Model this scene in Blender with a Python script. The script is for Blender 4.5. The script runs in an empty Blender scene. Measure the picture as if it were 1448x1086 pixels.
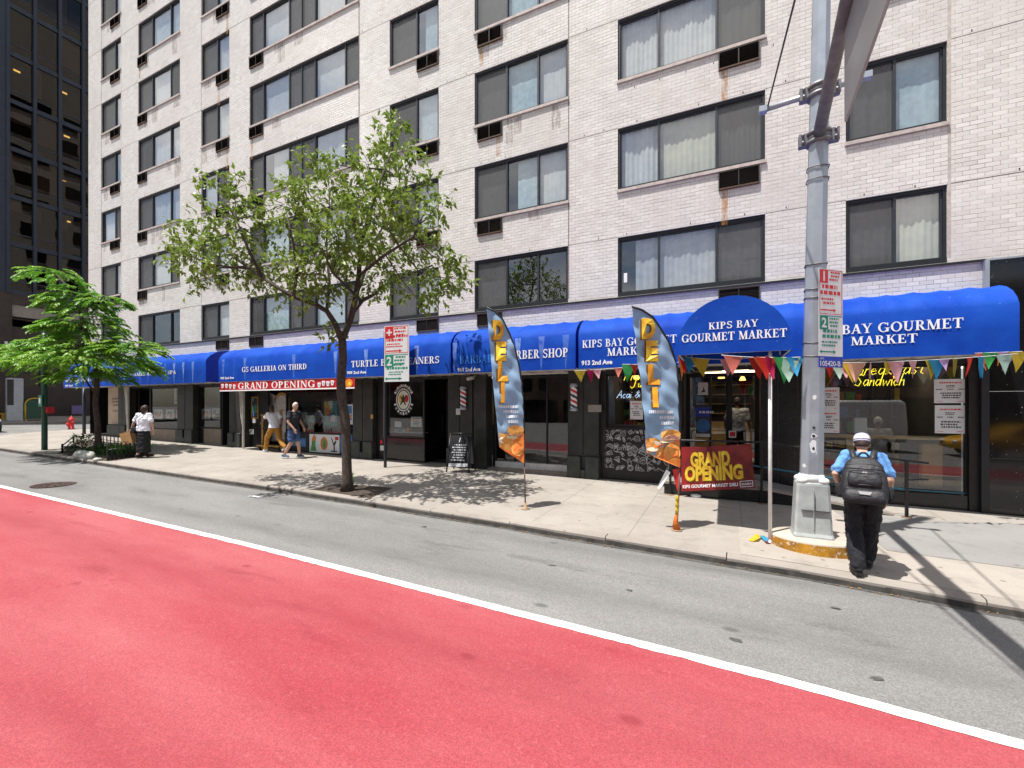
import bpy, bmesh, math, random
from mathutils import Vector, Matrix, noise
R = math.radians
SC = bpy.context.scene
COL = SC.collection
rnd = random.Random(7)
PI = math.pi

# ------------------------------------------------------------------ camera frame (photo is 1448 x 1086)
FPX, CX, HY = 630.0, 724.0, 573.0
PSI = math.atan2(FPX, 1309.0)
CS, SN = math.cos(PSI), math.sin(PSI)

def _ray(px, py):
    u = (px - CX) / FPX; v = -(py - HY) / FPX
    return (-SN + u * CS, CS + u * SN, v)
def at(px, py, Y=11.0):
    r = _ray(px, py); t = Y / r[1]
    return Vector((r[0] * t, Y, r[2] * t))
def fx(px, Y=11.0): return at(px, HY, Y).x
def fz(px, py, Y=11.0): return at(px, py, Y).z
def atx(px, py, X):
    r = _ray(px, py); t = X / r[0]
    return Vector((X, r[1] * t, r[2] * t))
def zb(X): return -1.94 - (X - 4) * .0155 if X > -46 else -1.94 + 50 * .0155
def zs(X, Y=11.0): return zb(X) - .018 * (11 - min(Y, 11))
def zr(X, Y): return zb(X) - .018 * (11 - max(min(Y, 11), 3)) - .11
def gp(px, py, f=None):
    f = f or zs
    r = _ray(px, py); t = 2.0
    for i in range(900):
        if r[2] * t <= f(r[0] * t, r[1] * t): break
        t *= 1.01
    a, b = t / 1.01, t
    for k in range(30):
        m = (a + b) / 2
        if r[2] * m <= f(r[0] * m, r[1] * m): b = m
        else: a = m
    return Vector((r[0] * a, r[1] * a, r[2] * a))
def kerb_y(X):
    pts = [(-80, 6.72), (-9, 6.68), (-3.65, 6.56), (.57, 6.39), (2.66, 6.18), (14, 5.3)]
    for (a, b), (c, d) in zip(pts, pts[1:]):
        if X <= c: return b + (d - b) * (X - a) / (c - a)
    return pts[-1][1]

# ------------------------------------------------------------------ mesh builder
class MB:
    def __init__(s): s.v = []; s.f = []; s.m = []; s.sm = []
    def add(s, vs, fs, m=0, smooth=False):
        n = len(s.v); s.v += [tuple(p) for p in vs]
        for f in fs: s.f.append([i + n for i in f]); s.m.append(m); s.sm.append(smooth)
    def quad(s, a, b, c, d, m=0): s.add([a, b, c, d], [(0, 1, 2, 3)], m)
    def poly(s, ps, m=0): s.add(ps, [tuple(range(len(ps)))], m)
    def box(s, x0, x1, y0, y1, z0, z1, m=0):
        if x0 > x1: x0, x1 = x1, x0
        if y0 > y1: y0, y1 = y1, y0
        if z0 > z1: z0, z1 = z1, z0
        s.add([(x0, y0, z0), (x1, y0, z0), (x1, y1, z0), (x0, y1, z0), (x0, y0, z1), (x1, y0, z1), (x1, y1, z1), (x0, y1, z1)],
              [(0, 3, 2, 1), (4, 5, 6, 7), (0, 1, 5, 4), (1, 2, 6, 5), (2, 3, 7, 6), (3, 0, 4, 7)], m)
    def bbox(s, x0, x1, y0, y1, z0, z1, m=0, e=.008):
        # box with chamfered vertical and top edges
        if x0 > x1: x0, x1 = x1, x0
        if y0 > y1: y0, y1 = y1, y0
        pr = lambda q: [(x0 + e + q, y0 + q), (x1 - e - q, y0 + q), (x1 - q, y0 + e + q), (x1 - q, y1 - e - q), (x1 - e - q, y1 - q), (x0 + e + q, y1 - q), (x0 + q, y1 - e - q), (x0 + q, y0 + e + q)]
        rings = [[(x, y, z0) for x, y in pr(0)], [(x, y, z1 - e) for x, y in pr(0)], [(x, y, z1) for x, y in pr(e)]]
        s.loft(rings, m, True)
    def loft(s, rings, m=0, caps=True, smooth=False, closed=True):
        n = len(rings[0]); vs = [p for r in rings for p in r]; fs = []
        for i in range(len(rings) - 1):
            for j in range(n if closed else n - 1):
                k = (j + 1) % n
                fs.append((i * n + j, i * n + k, (i + 1) * n + k, (i + 1) * n + j))
        if caps and closed:
            fs.append(tuple(range(n - 1, -1, -1))); fs.append(tuple(range((len(rings) - 1) * n, len(rings) * n)))
        s.add(vs, fs, m, smooth)
    def tube(s, pts, r, n=8, m=0, caps=True, smooth=True, up=None):
        pts = [Vector(p) for p in pts]; rs = r if isinstance(r, (list, tuple)) else [r] * len(pts)
        rings = []; ref = Vector(up) if up else None
        for i, p in enumerate(pts):
            t = (pts[min(i + 1, len(pts) - 1)] - pts[max(i - 1, 0)])
            t = t.normalized() if t.length > 1e-9 else Vector((0, 0, 1))
            if ref is None:
                ref = Vector((1, 0, 0)) if abs(t.x) < .8 else Vector((0, 1, 0))
            a = (ref - t * ref.dot(t)).normalized(); b = t.cross(a); ref = a
            rings.append([tuple(p + (a * math.cos(2 * PI * k / n) + b * math.sin(2 * PI * k / n)) * rs[i]) for k in range(n)])
        s.loft(rings, m, caps, smooth)
    def lathe(s, c, prof, n=16, m=0, smooth=True, sx=1, sy=1):
        rings = [[(c[0] + r * sx * math.cos(2 * PI * k / n), c[1] + r * sy * math.sin(2 * PI * k / n), c[2] + z) for k in range(n)] for r, z in prof]
        s.loft(rings, m, True, smooth)
    def ball(s, c, rx, ry=None, rz=None, n=12, m=0, k=7):
        ry = ry or rx; rz = rz or rx
        rings = []
        for i in range(k + 1):
            a = -PI / 2 + PI * i / k; cr = max(math.cos(a), .02)
            rings.append([(c[0] + rx * cr * math.cos(2 * PI * j / n), c[1] + ry * cr * math.sin(2 * PI * j / n), c[2] + rz * math.sin(a)) for j in range(n)])
        s.loft(rings, m, True, True)
    def prism(s, poly, ax, d0, d1, m=0):
        # extrude a 2D polygon along axis ax ('x','y','z')
        g = {'y': lambda p, d: (p[0], d, p[1]), 'x': lambda p, d: (d, p[0], p[1]), 'z': lambda p, d: (p[0], p[1], d)}[ax]
        s.loft([[g(p, d0) for p in poly], [g(p, d1) for p in poly]], m, True)
    def move(s, M):
        s.v = [tuple(M @ Vector(p)) for p in s.v]; return s
    def build(s, name, mats, parent=None, world=True, recalc=True):
        me = bpy.data.meshes.new(name); me.from_pydata(s.v, [], s.f)
        if not isinstance(mats, (list, tuple)): mats = [mats]
        for x in mats: me.materials.append(x)
        for p, mi, sm in zip(me.polygons, s.m, s.sm): p.material_index = min(mi, len(mats) - 1); p.use_smooth = sm
        if recalc:
            bm = bmesh.new(); bm.from_mesh(me); bmesh.ops.recalc_face_normals(bm, faces=bm.faces); bm.to_mesh(me); bm.free()
        me.update()
        o = bpy.data.objects.new(name, me); COL.objects.link(o)
        if parent:
            o.parent = parent
            if world: o.matrix_parent_inverse = world_m(parent).inverted()
        return o

def world_m(o):
    m = o.matrix_basis.copy()
    return (world_m(o.parent) @ o.matrix_parent_inverse @ m) if o.parent else m
def tag(o, label=None, cat=None, group=None, kind=None):
    if label: o['label'] = label
    if cat: o['category'] = cat
    if group: o['group'] = group
    if kind: o['kind'] = kind
    return o
def thing(name, label, cat, loc=(0, 0, 0), rz=0, group=None):
    o = bpy.data.objects.new(name, None); COL.objects.link(o); o.location = loc; o.rotation_euler = (0, 0, rz)
    o.empty_display_size = .2
    return tag(o, label, cat, group)
def struct(o): o['kind'] = 'structure'; return o

# ------------------------------------------------------------------ materials
def nt(name):
    m = bpy.data.materials.new(name); m.use_nodes = True; t = m.node_tree
    return m, t, t.nodes['Principled BSDF'], t.nodes.new, t.links.new
def pbr(name, col, rough=.6, metal=0, var=.12, scale=6, bump=0, bscale=60, emit=0, col2=None, detail=4, spec=None, coord='Object', trans=0):
    m, t, b, N, L = nt(name)
    b.inputs['Roughness'].default_value = rough; b.inputs['Metallic'].default_value = metal
    if spec is not None: b.inputs['Specular IOR Level'].default_value = spec
    tc = N('ShaderNodeTexCoord')
    if var or col2:
        n = N('ShaderNodeTexNoise'); n.inputs['Scale'].default_value = scale; n.inputs['Detail'].default_value = detail
        L(tc.outputs[coord], n.inputs['Vector'])
        r = N('ShaderNodeValToRGB')
        c2 = col2 or tuple(min(1, c * (1 + var)) for c in col[:3]); c1 = col if col2 else tuple(c * (1 - var) for c in col[:3])
        r.color_ramp.elements[0].position = .3; r.color_ramp.elements[1].position = .7
        r.color_ramp.elements[0].color = (*c1[:3], 1); r.color_ramp.elements[1].color = (*c2[:3], 1)
        L(n.outputs['Fac'], r.inputs['Fac']); L(r.outputs['Color'], b.inputs['Base Color'])
    else: b.inputs['Base Color'].default_value = (*col[:3], 1)
    if bump:
        n2 = N('ShaderNodeTexNoise'); n2.inputs['Scale'].default_value = bscale; n2.inputs['Detail'].default_value = 5
        L(tc.outputs[coord], n2.inputs['Vector'])
        bp = N('ShaderNodeBump'); bp.inputs['Strength'].default_value = bump; bp.inputs['Distance'].default_value = .02
        L(n2.outputs['Fac'], bp.inputs['Height']); L(bp.outputs['Normal'], b.inputs['Normal'])
    if emit:
        b.inputs['Emission Color'].default_value = (*col[:3], 1); b.inputs['Emission Strength'].default_value = emit
    if trans:
        out = t.nodes['Material Output']; tr = N('ShaderNodeBsdfTranslucent'); tr.inputs['Color'].default_value = (*[min(1, c * 1.2) for c in col[:3]], 1)
        mx = N('ShaderNodeMixShader'); mx.inputs[0].default_value = trans
        L(b.outputs[0], mx.inputs[1]); L(tr.outputs[0], mx.inputs[2]); L(mx.outputs[0], out.inputs['Surface'])
    return m
def glass_mat(name, tint=(.8, .86, .86), ior=1.7, rough=.01, wav=0, gcol=(1, 1, 1), base=0):
    m, t, b, N, L = nt(name); t.nodes.remove(b); out = t.nodes['Material Output']
    tr = N('ShaderNodeBsdfTransparent'); tr.inputs['Color'].default_value = (*tint, 1)
    g = N('ShaderNodeBsdfGlossy'); g.inputs['Roughness'].default_value = rough; g.inputs['Color'].default_value = (*gcol, 1)
    lw = N('ShaderNodeLayerWeight'); lw.inputs['Blend'].default_value = .5; f0 = ((ior - 1) / (ior + 1)) ** 2 + base
    fr = mth(t, 'ADD', mth(t, 'MULTIPLY', mth(t, 'POWER', lw.outputs['Facing'], 5), 1 - f0), f0, True)
    mx = N('ShaderNodeMixShader'); L(fr, mx.inputs[0]); L(tr.outputs[0], mx.inputs[1]); L(g.outputs[0], mx.inputs[2]); L(mx.outputs[0], out.inputs['Surface'])
    if wav:
        tc = N('ShaderNodeTexCoord'); n = N('ShaderNodeTexNoise'); n.inputs['Scale'].default_value = .8; n.inputs['Detail'].default_value = 1
        bp = N('ShaderNodeBump'); bp.inputs['Strength'].default_value = wav; bp.inputs['Distance'].default_value = .1
        L(tc.outputs['Object'], n.inputs['Vector']); L(n.outputs['Fac'], bp.inputs['Height']); L(bp.outputs['Normal'], g.inputs['Normal'])
    return m
def mixc(t, fac, a, b):
    n = t.nodes.new('ShaderNodeMix'); n.data_type = 'RGBA'
    L = t.links.new
    for i, x in ((0, fac), (6, a), (7, b)):
        if hasattr(x, 'is_output'): L(x, n.inputs[i])
        else: n.inputs[i].default_value = x if i == 0 else (*x[:3], 1)
    return n.outputs[2]
def mth(t, op, a, b=None, clamp=False):
    n = t.nodes.new('ShaderNodeMath'); n.operation = op; n.use_clamp = clamp
    for i, x in enumerate((a, b)):
        if x is None: continue
        if hasattr(x, 'is_output'): t.links.new(x, n.inputs[i])
        else: n.inputs[i].default_value = x
    return n.outputs[0]
def ramp(t, fac, p0, p1, c0=(0, 0, 0), c1=(1, 1, 1)):
    r = t.nodes.new('ShaderNodeValToRGB'); e = r.color_ramp.elements
    e[0].position = p0; e[1].position = p1; e[0].color = (*c0, 1); e[1].color = (*c1, 1)
    t.links.new(fac, r.inputs['Fac']); return r.outputs['Color']
def noi(t, vec, scale, detail=4, rough=.5):
    n = t.nodes.new('ShaderNodeTexNoise'); n.inputs['Scale'].default_value = scale; n.inputs['Detail'].default_value = detail; n.inputs['Roughness'].default_value = rough
    t.links.new(vec, n.inputs['Vector']); return n.outputs['Fac']

def brick_mat():
    m, t, b, N, L = nt('white_glazed_brick')
    tc = N('ShaderNodeTexCoord'); sx = N('ShaderNodeSeparateXYZ'); cx = N('ShaderNodeCombineXYZ')
    L(tc.outputs['Object'], sx.inputs[0]); L(sx.outputs['Z'], cx.inputs['Y'])
    ad = mth(t, 'ADD', sx.outputs['X'], sx.outputs['Y']); L(ad, cx.inputs['X'])
    br = N('ShaderNodeTexBrick'); L(cx.outputs[0], br.inputs['Vector'])
    for k, v in (('Scale', 1), ('Mortar Size', .0042), ('Mortar Smooth', .25), ('Bias', 0.0), ('Brick Width', .203), ('Row Height', .0813)): br.inputs[k].default_value = v
    br.offset = .5
    br.inputs['Color1'].default_value = (.79, .765, .735, 1); br.inputs['Color2'].default_value = (.60, .57, .545, 1); br.inputs['Mortar'].default_value = (.20, .165, .145, 1)
    # some bricks darker / stained in blotches
    fade = ramp(t, noi(t, cx.outputs[0], 2.2, 5, .7), .30, .62); brc = mixc(t, mth(t, 'MULTIPLY', fade, .6), br.outputs['Color'], mixc(t, noi(t, cx.outputs[0], 7, 2), (.785, .76, .73), (.69, .66, .63)))
    big = noi(t, tc.outputs['Object'], .55, 6, .6)
    f1 = ramp(t, big, .42, .72)
    c1 = mixc(t, f1, brc, (.60, .56, .53))
    st = N('ShaderNodeMapping'); st.inputs['Scale'].default_value = (1.4, 1, .16); L(tc.outputs['Object'], st.inputs['Vector'])
    f2 = ramp(t, noi(t, st.outputs[0], 1.6, 6, .65), .55, .85)
    f2 = mth(t, 'MULTIPLY', f2, .8)
    c2 = mixc(t, f2, c1, (.52, .45, .41))
    c2b = mixc(t, .35, c1, c2) if False else c2
    # thin shadow lines of the bed joints, painted dark into the colour here and there
    rw_ = mth(t, 'FRACT', mth(t, 'DIVIDE', sx.outputs['Z'], .0813)); bj = mth(t, 'LESS_THAN', rw_, .13)
    ms = N('ShaderNodeMapping'); ms.inputs['Scale'].default_value = (1.1, 1.1, 5.5); L(tc.outputs['Object'], ms.inputs['Vector'])
    bj = mth(t, 'MULTIPLY', bj, mth(t, 'MULTIPLY', ramp(t, noi(t, ms.outputs[0], 1.5, 4, .7), .48, .60), .8)); c2b = mixc(t, bj, c2b, (.17, .13, .11))
    # fine chips
    f3 = ramp(t, noi(t, tc.outputs['Object'], 38, 3, .7), .62, .74); f3 = mth(t, 'MULTIPLY', f3, .35)
    c3 = mixc(t, f3, c2b, (.50, .44, .42))
    L(mixc(t, .8, brc, c3), b.inputs['Base Color'])
    b.inputs['Roughness'].default_value = .32; b.inputs['Specular IOR Level'].default_value = .4
    bp = N('ShaderNodeBump'); bp.inputs['Strength'].default_value = .55; bp.inputs['Distance'].default_value = .006; bp.invert = True
    L(br.outputs['Fac'], bp.inputs['Height']); L(bp.outputs['Normal'], b.inputs['Normal'])
    return m

def asphalt_mat(name, base, light, dark, speck=1.0, crack=True, vs=105, tracks=None):
    m, t, b, N, L = nt(name)
    tc = N('ShaderNodeTexCoord'); o = tc.outputs['Object']
    st = N('ShaderNodeMapping'); st.inputs['Scale'].default_value = (.28, 1, 1); L(o, st.inputs['Vector'])
    f = ramp(t, noi(t, st.outputs[0], .9, 7, .62), .35, .68)
    c = mixc(t, f, base, light)
    f2 = ramp(t, noi(t, st.outputs[0], 2.3, 5, .6), .60, .78); f2 = mth(t, 'MULTIPLY', f2, .7)
    c = mixc(t, f2, c, dark)
    vo = N('ShaderNodeTexVoronoi'); vo.inputs['Scale'].default_value = vs; L(o, vo.inputs['Vector'])
    sp = N('ShaderNodeSeparateColor'); L(vo.outputs['Color'], sp.inputs[0])
    g = ramp(t, sp.outputs[0], .15, .95, (.62, .62, .62), (1.28, 1.28, 1.28))
    mu = N('ShaderNodeMix'); mu.data_type = 'RGBA'; mu.blend_type = 'MULTIPLY'; mu.inputs[0].default_value = speck; L(c, mu.inputs[6]); L(g, mu.inputs[7])
    c = mu.outputs[2]
    f7 = ramp(t, noi(t, o, 26, 4, .75), .56, .70); f7 = mth(t, 'MULTIPLY', f7, .28 if tracks else .15)
    c = mixc(t, f7, c, tuple(min(1, x * 1.25 + .06) for x in light))
    if tracks:
        sy = N('ShaderNodeSeparateXYZ'); L(o, sy.inputs[0])
        for yc, wd in tracks:
            d = mth(t, 'ABSOLUTE', mth(t, 'SUBTRACT', mth(t, 'ADD', sy.outputs['Y'], mth(t, 'MULTIPLY', noi(t, st.outputs[0], .6, 2), .25)), yc + .12))
            ft = mth(t, 'MULTIPLY', ramp(t, d, 0, wd, (1, 1, 1), (0, 0, 0)), mth(t, 'MULTIPLY', ramp(t, noi(t, st.outputs[0], 1.7, 6, .7), .3, .7), .55)); c = mixc(t, ft, c, dark)
    # round oil / gum spots stretched along the traffic
    sp2 = N('ShaderNodeMapping'); sp2.inputs['Scale'].default_value = (.55, 1, 1); L(o, sp2.inputs['Vector'])
    v2 = N('ShaderNodeTexVoronoi'); v2.inputs['Scale'].default_value = 1.9; v2.inputs['Randomness'].default_value = 1; L(sp2.outputs[0], v2.inputs['Vector'])
    f4 = ramp(t, v2.outputs['Distance'], .05, .11, (1, 1, 1), (0, 0, 0)); f4 = mth(t, 'MULTIPLY', f4, ramp(t, noi(t, o, 1.1, 2), .43, .50)); f4 = mth(t, 'MULTIPLY', f4, .7)
    c = mixc(t, f4, c, dark)
    if crack:
        wv = noi(t, o, 1.5, 5, .7)
        cr = ramp(t, mth(t, 'ABSOLUTE', mth(t, 'SUBTRACT', wv, .5)), .0025, .006, (1, 1, 1), (0, 0, 0))
        cr = mth(t, 'MULTIPLY', cr, ramp(t, noi(t, o, .35, 2), .55, .62)); cr = mth(t, 'MULTIPLY', cr, .5)
        c = mixc(t, cr, c, dark)
    L(c, b.inputs['Base Color']); b.inputs['Roughness'].default_value = .82; b.inputs['Specular IOR Level'].default_value = .3
    bp = N('ShaderNodeBump'); bp.inputs['Strength'].default_value = .5; bp.inputs['Distance'].default_value = .008
    L(noi(t, o, 110, 3, .7), bp.inputs['Height']); L(bp.outputs['Normal'], b.inputs['Normal'])
    return m

def concrete_mat(name, a, b_, joints=True, gum=True):
    m, t, b, N, L = nt(name)
    tc = N('ShaderNodeTexCoord'); o = tc.outputs['Object']
    f = ramp(t, noi(t, o, .7, 8, .62), .32, .7)
    c = mixc(t, f, a, b_)
    dk = tuple(x * .55 for x in a)
    f2 = mth(t, 'MULTIPLY', ramp(t, noi(t, o, 3.1, 6, .65), .52, .8), .6)
    c = mixc(t, f2, c, dk)
    f5 = mth(t, 'MULTIPLY', ramp(t, noi(t, o, 60, 3, .8), .35, .72), .42)
    c = mixc(t, f5, c, tuple(x * .7 for x in a))
    if gum:
        v2 = N('ShaderNodeTexVoronoi'); v2.inputs['Scale'].default_value = 4.2; L(o, v2.inputs['Vector'])
        gs = N('ShaderNodeSeparateColor'); L(v2.outputs['Color'], gs.inputs[0]); f4 = ramp(t, v2.outputs['Distance'], .09, .13, (1, 1, 1), (0, 0, 0)); f4 = mth(t, 'MULTIPLY', mth(t, 'MULTIPLY', f4, ramp(t, gs.outputs[0], .55, .62)), .6)
        c = mixc(t, f4, c, tuple(x * .3 for x in a))
    if joints:
        sx = N('ShaderNodeSeparateXYZ'); L(o, sx.inputs[0])
        fj = None
        for ax, p, off in (('X', 1.55, .35), ('Y', 1.52, .42)):
            q = mth(t, 'FRACT', mth(t, 'ADD', mth(t, 'DIVIDE', sx.outputs[ax], p), off))
            d = mth(t, 'ABSOLUTE', mth(t, 'SUBTRACT', q, .5))
            w = ramp(t, d, .0035, .0065, (1, 1, 1), (0, 0, 0))
            fj = w if fj is None else mth(t, 'MAXIMUM', fj, w)
        fj = mth(t, 'MULTIPLY', fj, .5)
        c = mixc(t, fj, c, tuple(x * .4 for x in a))
    L(c, b.inputs['Base Color']); b.inputs['Roughness'].default_value = .85; b.inputs['Specular IOR Level'].default_value = .25
    bp = N('ShaderNodeBump'); bp.inputs['Strength'].default_value = .3; bp.inputs['Distance'].default_value = .006
    L(noi(t, o, 70, 4, .7), bp.inputs['Height']); L(bp.outputs['Normal'], b.inputs['Normal'])
    return m

def awning_mat(name, stains=True, pitch=.62):
    m, t, b, N, L = nt(name)
    tc = N('ShaderNodeTexCoord'); o = tc.outputs['Object']; sx = N('ShaderNodeSeparateXYZ'); L(o, sx.inputs[0])
    c = mixc(t, ramp(t, noi(t, o, 1.4, 6, .6), .35, .7), (.0012, .042, .35), (.007, .075, .44))
    fd = mth(t, 'MULTIPLY', ramp(t, noi(t, o, 22, 3, .7), .66, .76), .45)
    c = mixc(t, fd, c, (.25, .38, .75))
    if stains:
        q = mth(t, 'FRACT', mth(t, 'DIVIDE', sx.outputs['X'], pitch))
        d = mth(t, 'ABSOLUTE', mth(t, 'SUBTRACT', q, .5))
        # drip stains under each rib: wide at the fold, narrowing downwards
        h = mth(t, 'DIVIDE', mth(t, 'SUBTRACT', sx.outputs['Z'], .86), .78, True)
        wd = mth(t, 'MULTIPLY', h, .12)
        w = mth(t, 'LESS_THAN', mth(t, 'ADD', d, mth(t, 'MULTIPLY', noi(t, o, 30, 3), .05)), mth(t, 'ADD', wd, .035))
        low = mth(t, 'LESS_THAN', sx.outputs['Z'], 1.66)
        wn_ = N('ShaderNodeTexWhiteNoise'); wn_.noise_dimensions = '1D'; L(mth(t, 'FLOOR', mth(t, 'DIVIDE', sx.outputs['X'], pitch)), wn_.inputs['W']); w = mth(t, 'MULTIPLY', w, ramp(t, wn_.outputs['Value'], .25, .8))
        f = mth(t, 'MULTIPLY', mth(t, 'MULTIPLY', w, low), mth(t, 'MULTIPLY', ramp(t, noi(t, o, 5, 4), .25, .65), .75))
        c = mixc(t, f, c, (.22, .33, .66))
    L(c, b.inputs['Base Color']); b.inputs['Roughness'].default_value = .7; b.inputs['Specular IOR Level'].default_value = .15
    bp = N('ShaderNodeBump'); bp.inputs['Strength'].default_value = .45; bp.inputs['Distance'].default_value = .03
    L(noi(t, o, 2.2, 3), bp.inputs['Height']); L(bp.outputs['Normal'], b.inputs['Normal'])
    return m

def speck_mat(name, base, spk, scale=40, th=.09, rough=.12, amount=1.0):
    m, t, b, N, L = nt(name)
    tc = N('ShaderNodeTexCoord'); o = tc.outputs['Object']
    v = N('ShaderNodeTexVoronoi'); v.inputs['Scale'].default_value = scale; L(o, v.inputs['Vector'])
    f = ramp(t, v.outputs['Distance'], th, th + .03, (1, 1, 1), (0, 0, 0))
    sp = N('ShaderNodeSeparateColor'); L(v.outputs['Color'], sp.inputs[0])
    f = mth(t, 'MULTIPLY', f, ramp(t, sp.outputs[0], .6, .7)); f = mth(t, 'MULTIPLY', f, amount)
    c = mixc(t, ramp(t, noi(t, o, 5, 6, .6), .3, .7), base, tuple(x * 1.6 for x in base))
    L(mixc(t, f, c, spk), b.inputs['Base Color']); b.inputs['Roughness'].default_value = rough
    return m
def stain_mat(name, col, dens=.6):
    m, t, b, N, L = nt(name); out = t.nodes['Material Output']
    tc = N('ShaderNodeTexCoord'); mp = N('ShaderNodeMapping'); mp.inputs['Scale'].default_value = (14, 14, 3); L(tc.outputs['Object'], mp.inputs['Vector'])
    f = mth(t, 'MULTIPLY', ramp(t, noi(t, mp.outputs[0], 1.0, 5, .65), .38, .7), dens)
    b.inputs['Base Color'].default_value = (*col, 1); b.inputs['Roughness'].default_value = .8
    tr = N('ShaderNodeBsdfTransparent'); mx = N('ShaderNodeMixShader')
    L(f, mx.inputs[0]); L(tr.outputs[0], mx.inputs[1]); L(b.outputs[0], mx.inputs[2]); L(mx.outputs[0], out.inputs['Surface'])
    return m

M = {}
M['brick'] = brick_mat()
M['limestone'] = pbr('sill_limestone', (.50, .43, .40), .7, var=.18, scale=9, bump=.2)
M['joint'] = pbr('dark_joint_sealant', (.16, .13, .12), .8, var=.3, scale=4)
M['frame'] = pbr('dark_bronze_aluminium', (.012, .014, .018), .5, .1, var=.15)
M['frame2'] = pbr('grey_window_mullion', (.035, .040, .050), .45, .2, var=.15)
M['black'] = pbr('black_metal', (.012, .012, .013), .4, .2, var=.3)
M['louvre'] = pbr('louvre_brown_black', (.018, .014, .012), .55, .1, var=.35, scale=14)
def screen_mat():
    m, t, b, N, L = nt('insect_screen'); out = t.nodes['Material Output']
    b.inputs['Base Color'].default_value = (.080, .077, .075, 1); b.inputs['Roughness'].default_value = .6
    tr = N('ShaderNodeBsdfTransparent'); mx = N('ShaderNodeMixShader'); mx.inputs[0].default_value = .62
    L(tr.outputs[0], mx.inputs[1]); L(b.outputs[0], mx.inputs[2]); L(mx.outputs[0], out.inputs['Surface']); return m
M['screen'] = screen_mat()
M['glass'] = glass_mat('window_glass', (.94, .97, .97), 1.6, .012, .05, base=.12)
M['skyglass'] = glass_mat('upper_window_glass', (.94, .97, .97), 1.6, .012, .08, base=.28)
M['shopglass'] = glass_mat('shop_glass', (.66, .70, .70), 1.6, .006, .02, base=.06)
M['tintglass'] = glass_mat('bronze_glass', (.24, .225, .21), 1.75, .01, .06, (.80, .73, .66))
M['curtain_white'] = pbr('curtain_white', (.88, .90, .90), .9, var=.08, trans=.25)
M['curtain_cream'] = pbr('curtain_cream', (.88, .86, .70), .9, var=.08, trans=.25)
M['curtain_blue'] = pbr('curtain_blue', (.58, .74, .82), .9, var=.15, scale=9, trans=.25)
M['curtain_grey'] = pbr('curtain_grey', (.58, .61, .64), .9, var=.15, trans=.2)
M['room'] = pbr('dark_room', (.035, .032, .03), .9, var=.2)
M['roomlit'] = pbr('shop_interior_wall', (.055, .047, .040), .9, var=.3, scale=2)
M['pier'] = pbr('dark_green_slate', (.024, .027, .022), .5, var=.4, scale=3.2, bump=.15, bscale=25, detail=8)
M['pier2'] = pbr('dark_green_slate_plinth', (.034, .040, .036), .55, var=.35, scale=4, bump=.15, bscale=25, detail=8)
M['granite'] = speck_mat('black_speckled_granite', (.007, .007, .0075), (.55, .55, .55), 16, .06, .07)
M['blackpanel'] = speck_mat('black_polished_panel', (.010, .010, .010), (.3, .3, .3), 26, .05, .22, .35)
M['tan'] = pbr('tan_stone', (.30, .24, .19), .7, var=.15, scale=5, bump=.1)
M['awning'] = awning_mat('blue_awning_vinyl_stained', True)
M['awning2'] = awning_mat('blue_awning_vinyl', False)
M['awnend'] = pbr('blue_awning_end', (.003, .035, .40), .5, var=.15)
M['white'] = pbr('white_lettering', (.86, .86, .88), .5, var=0)
M['ghost'] = pbr('faded_blue_lettering', (.03, .20, .72), .5, var=.3, scale=20)
M['soffit'] = pbr('awning_frame_white', (.62, .61, .58), .5, var=.15)
M['road'] = asphalt_mat('weathered_asphalt', (.168, .164, .160), (.235, .229, .222), (.075, .073, .070), .6, True, 120, ((4.75, .35), (6.2, .3)))
M['bus'] = asphalt_mat('red_bus_lane_coating', (.32, .045, .058), (.38, .095, .105), (.215, .026, .036), .55, True, 150, ((1.35, .5), (3.15, .5)))
M['line'] = pbr('white_road_paint', (.60, .59, .57), .7, var=0, col2=(.82, .82, .81), scale=9, bump=.4, detail=8)
M['walk'] = concrete_mat('sidewalk_concrete', (.29, .262, .230), (.39, .357, .32))
M['walk2'] = concrete_mat('sidewalk_concrete_grey', (.235, .23, .22), (.30, .29, .28), False)
M['walk3'] = concrete_mat('sidewalk_concrete_pinkish', (.33, .295, .26), (.42, .38, .34), False)
M['kerb'] = concrete_mat('kerb_stone', (.28, .25, .22), (.37, .335, .30), False)
M['gutter'] = pbr('gutter_grime', (.075, .07, .064), .9, var=.5, scale=8, detail=8)
M['soil'] = pbr('tree_pit_soil', (.055, .040, .030), .95, var=.5, scale=12, bump=.8, bscale=30)
M['bark'] = pbr('tree_bark', (.060, .045, .036), .9, var=.45, scale=18, bump=.7, bscale=45)
M['leaf'] = pbr('tree_leaf', (.13, .20, .028), .4, var=0, col2=(.30, .37, .07), scale=2.2, trans=.42)
M['leaf2'] = pbr('bright_compound_leaf', (.08, .25, .015), .4, var=0, col2=(.33, .50, .04), scale=1.5, trans=.45)
M['leaf3'] = pbr('dark_shrub_leaf', (.035, .10, .025), .6, var=0, col2=(.08, .17, .04), scale=6, trans=.3, spec=.2)
M['grass'] = pbr('bright_grass_blade', (.06, .19, .02), .5, var=0, col2=(.12, .30, .04), scale=6, trans=.3)
M['galv'] = pbr('galvanised_steel', (.40, .44, .49), .42, .55, var=.10, scale=5, bump=.05)
M['paintgrey'] = pbr('grey_painted_iron', (.40, .43, .43), .5, .1, var=.15, scale=7, bump=.1)
M['paintwhite'] = pbr('white_painted_iron', (.72, .73, .72), .5, .0, var=.1, scale=8)
M['armgrey'] = pbr('brown_grey_pipe', (.17, .165, .155), .6, .05, var=.25, scale=9)
M['clamp'] = pbr('cast_clamp', (.20, .20, .215), .5, .5, var=.2, scale=12)
M['skin'] = pbr('skin', (.52, .31, .22), .5, var=.08, scale=9)
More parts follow.
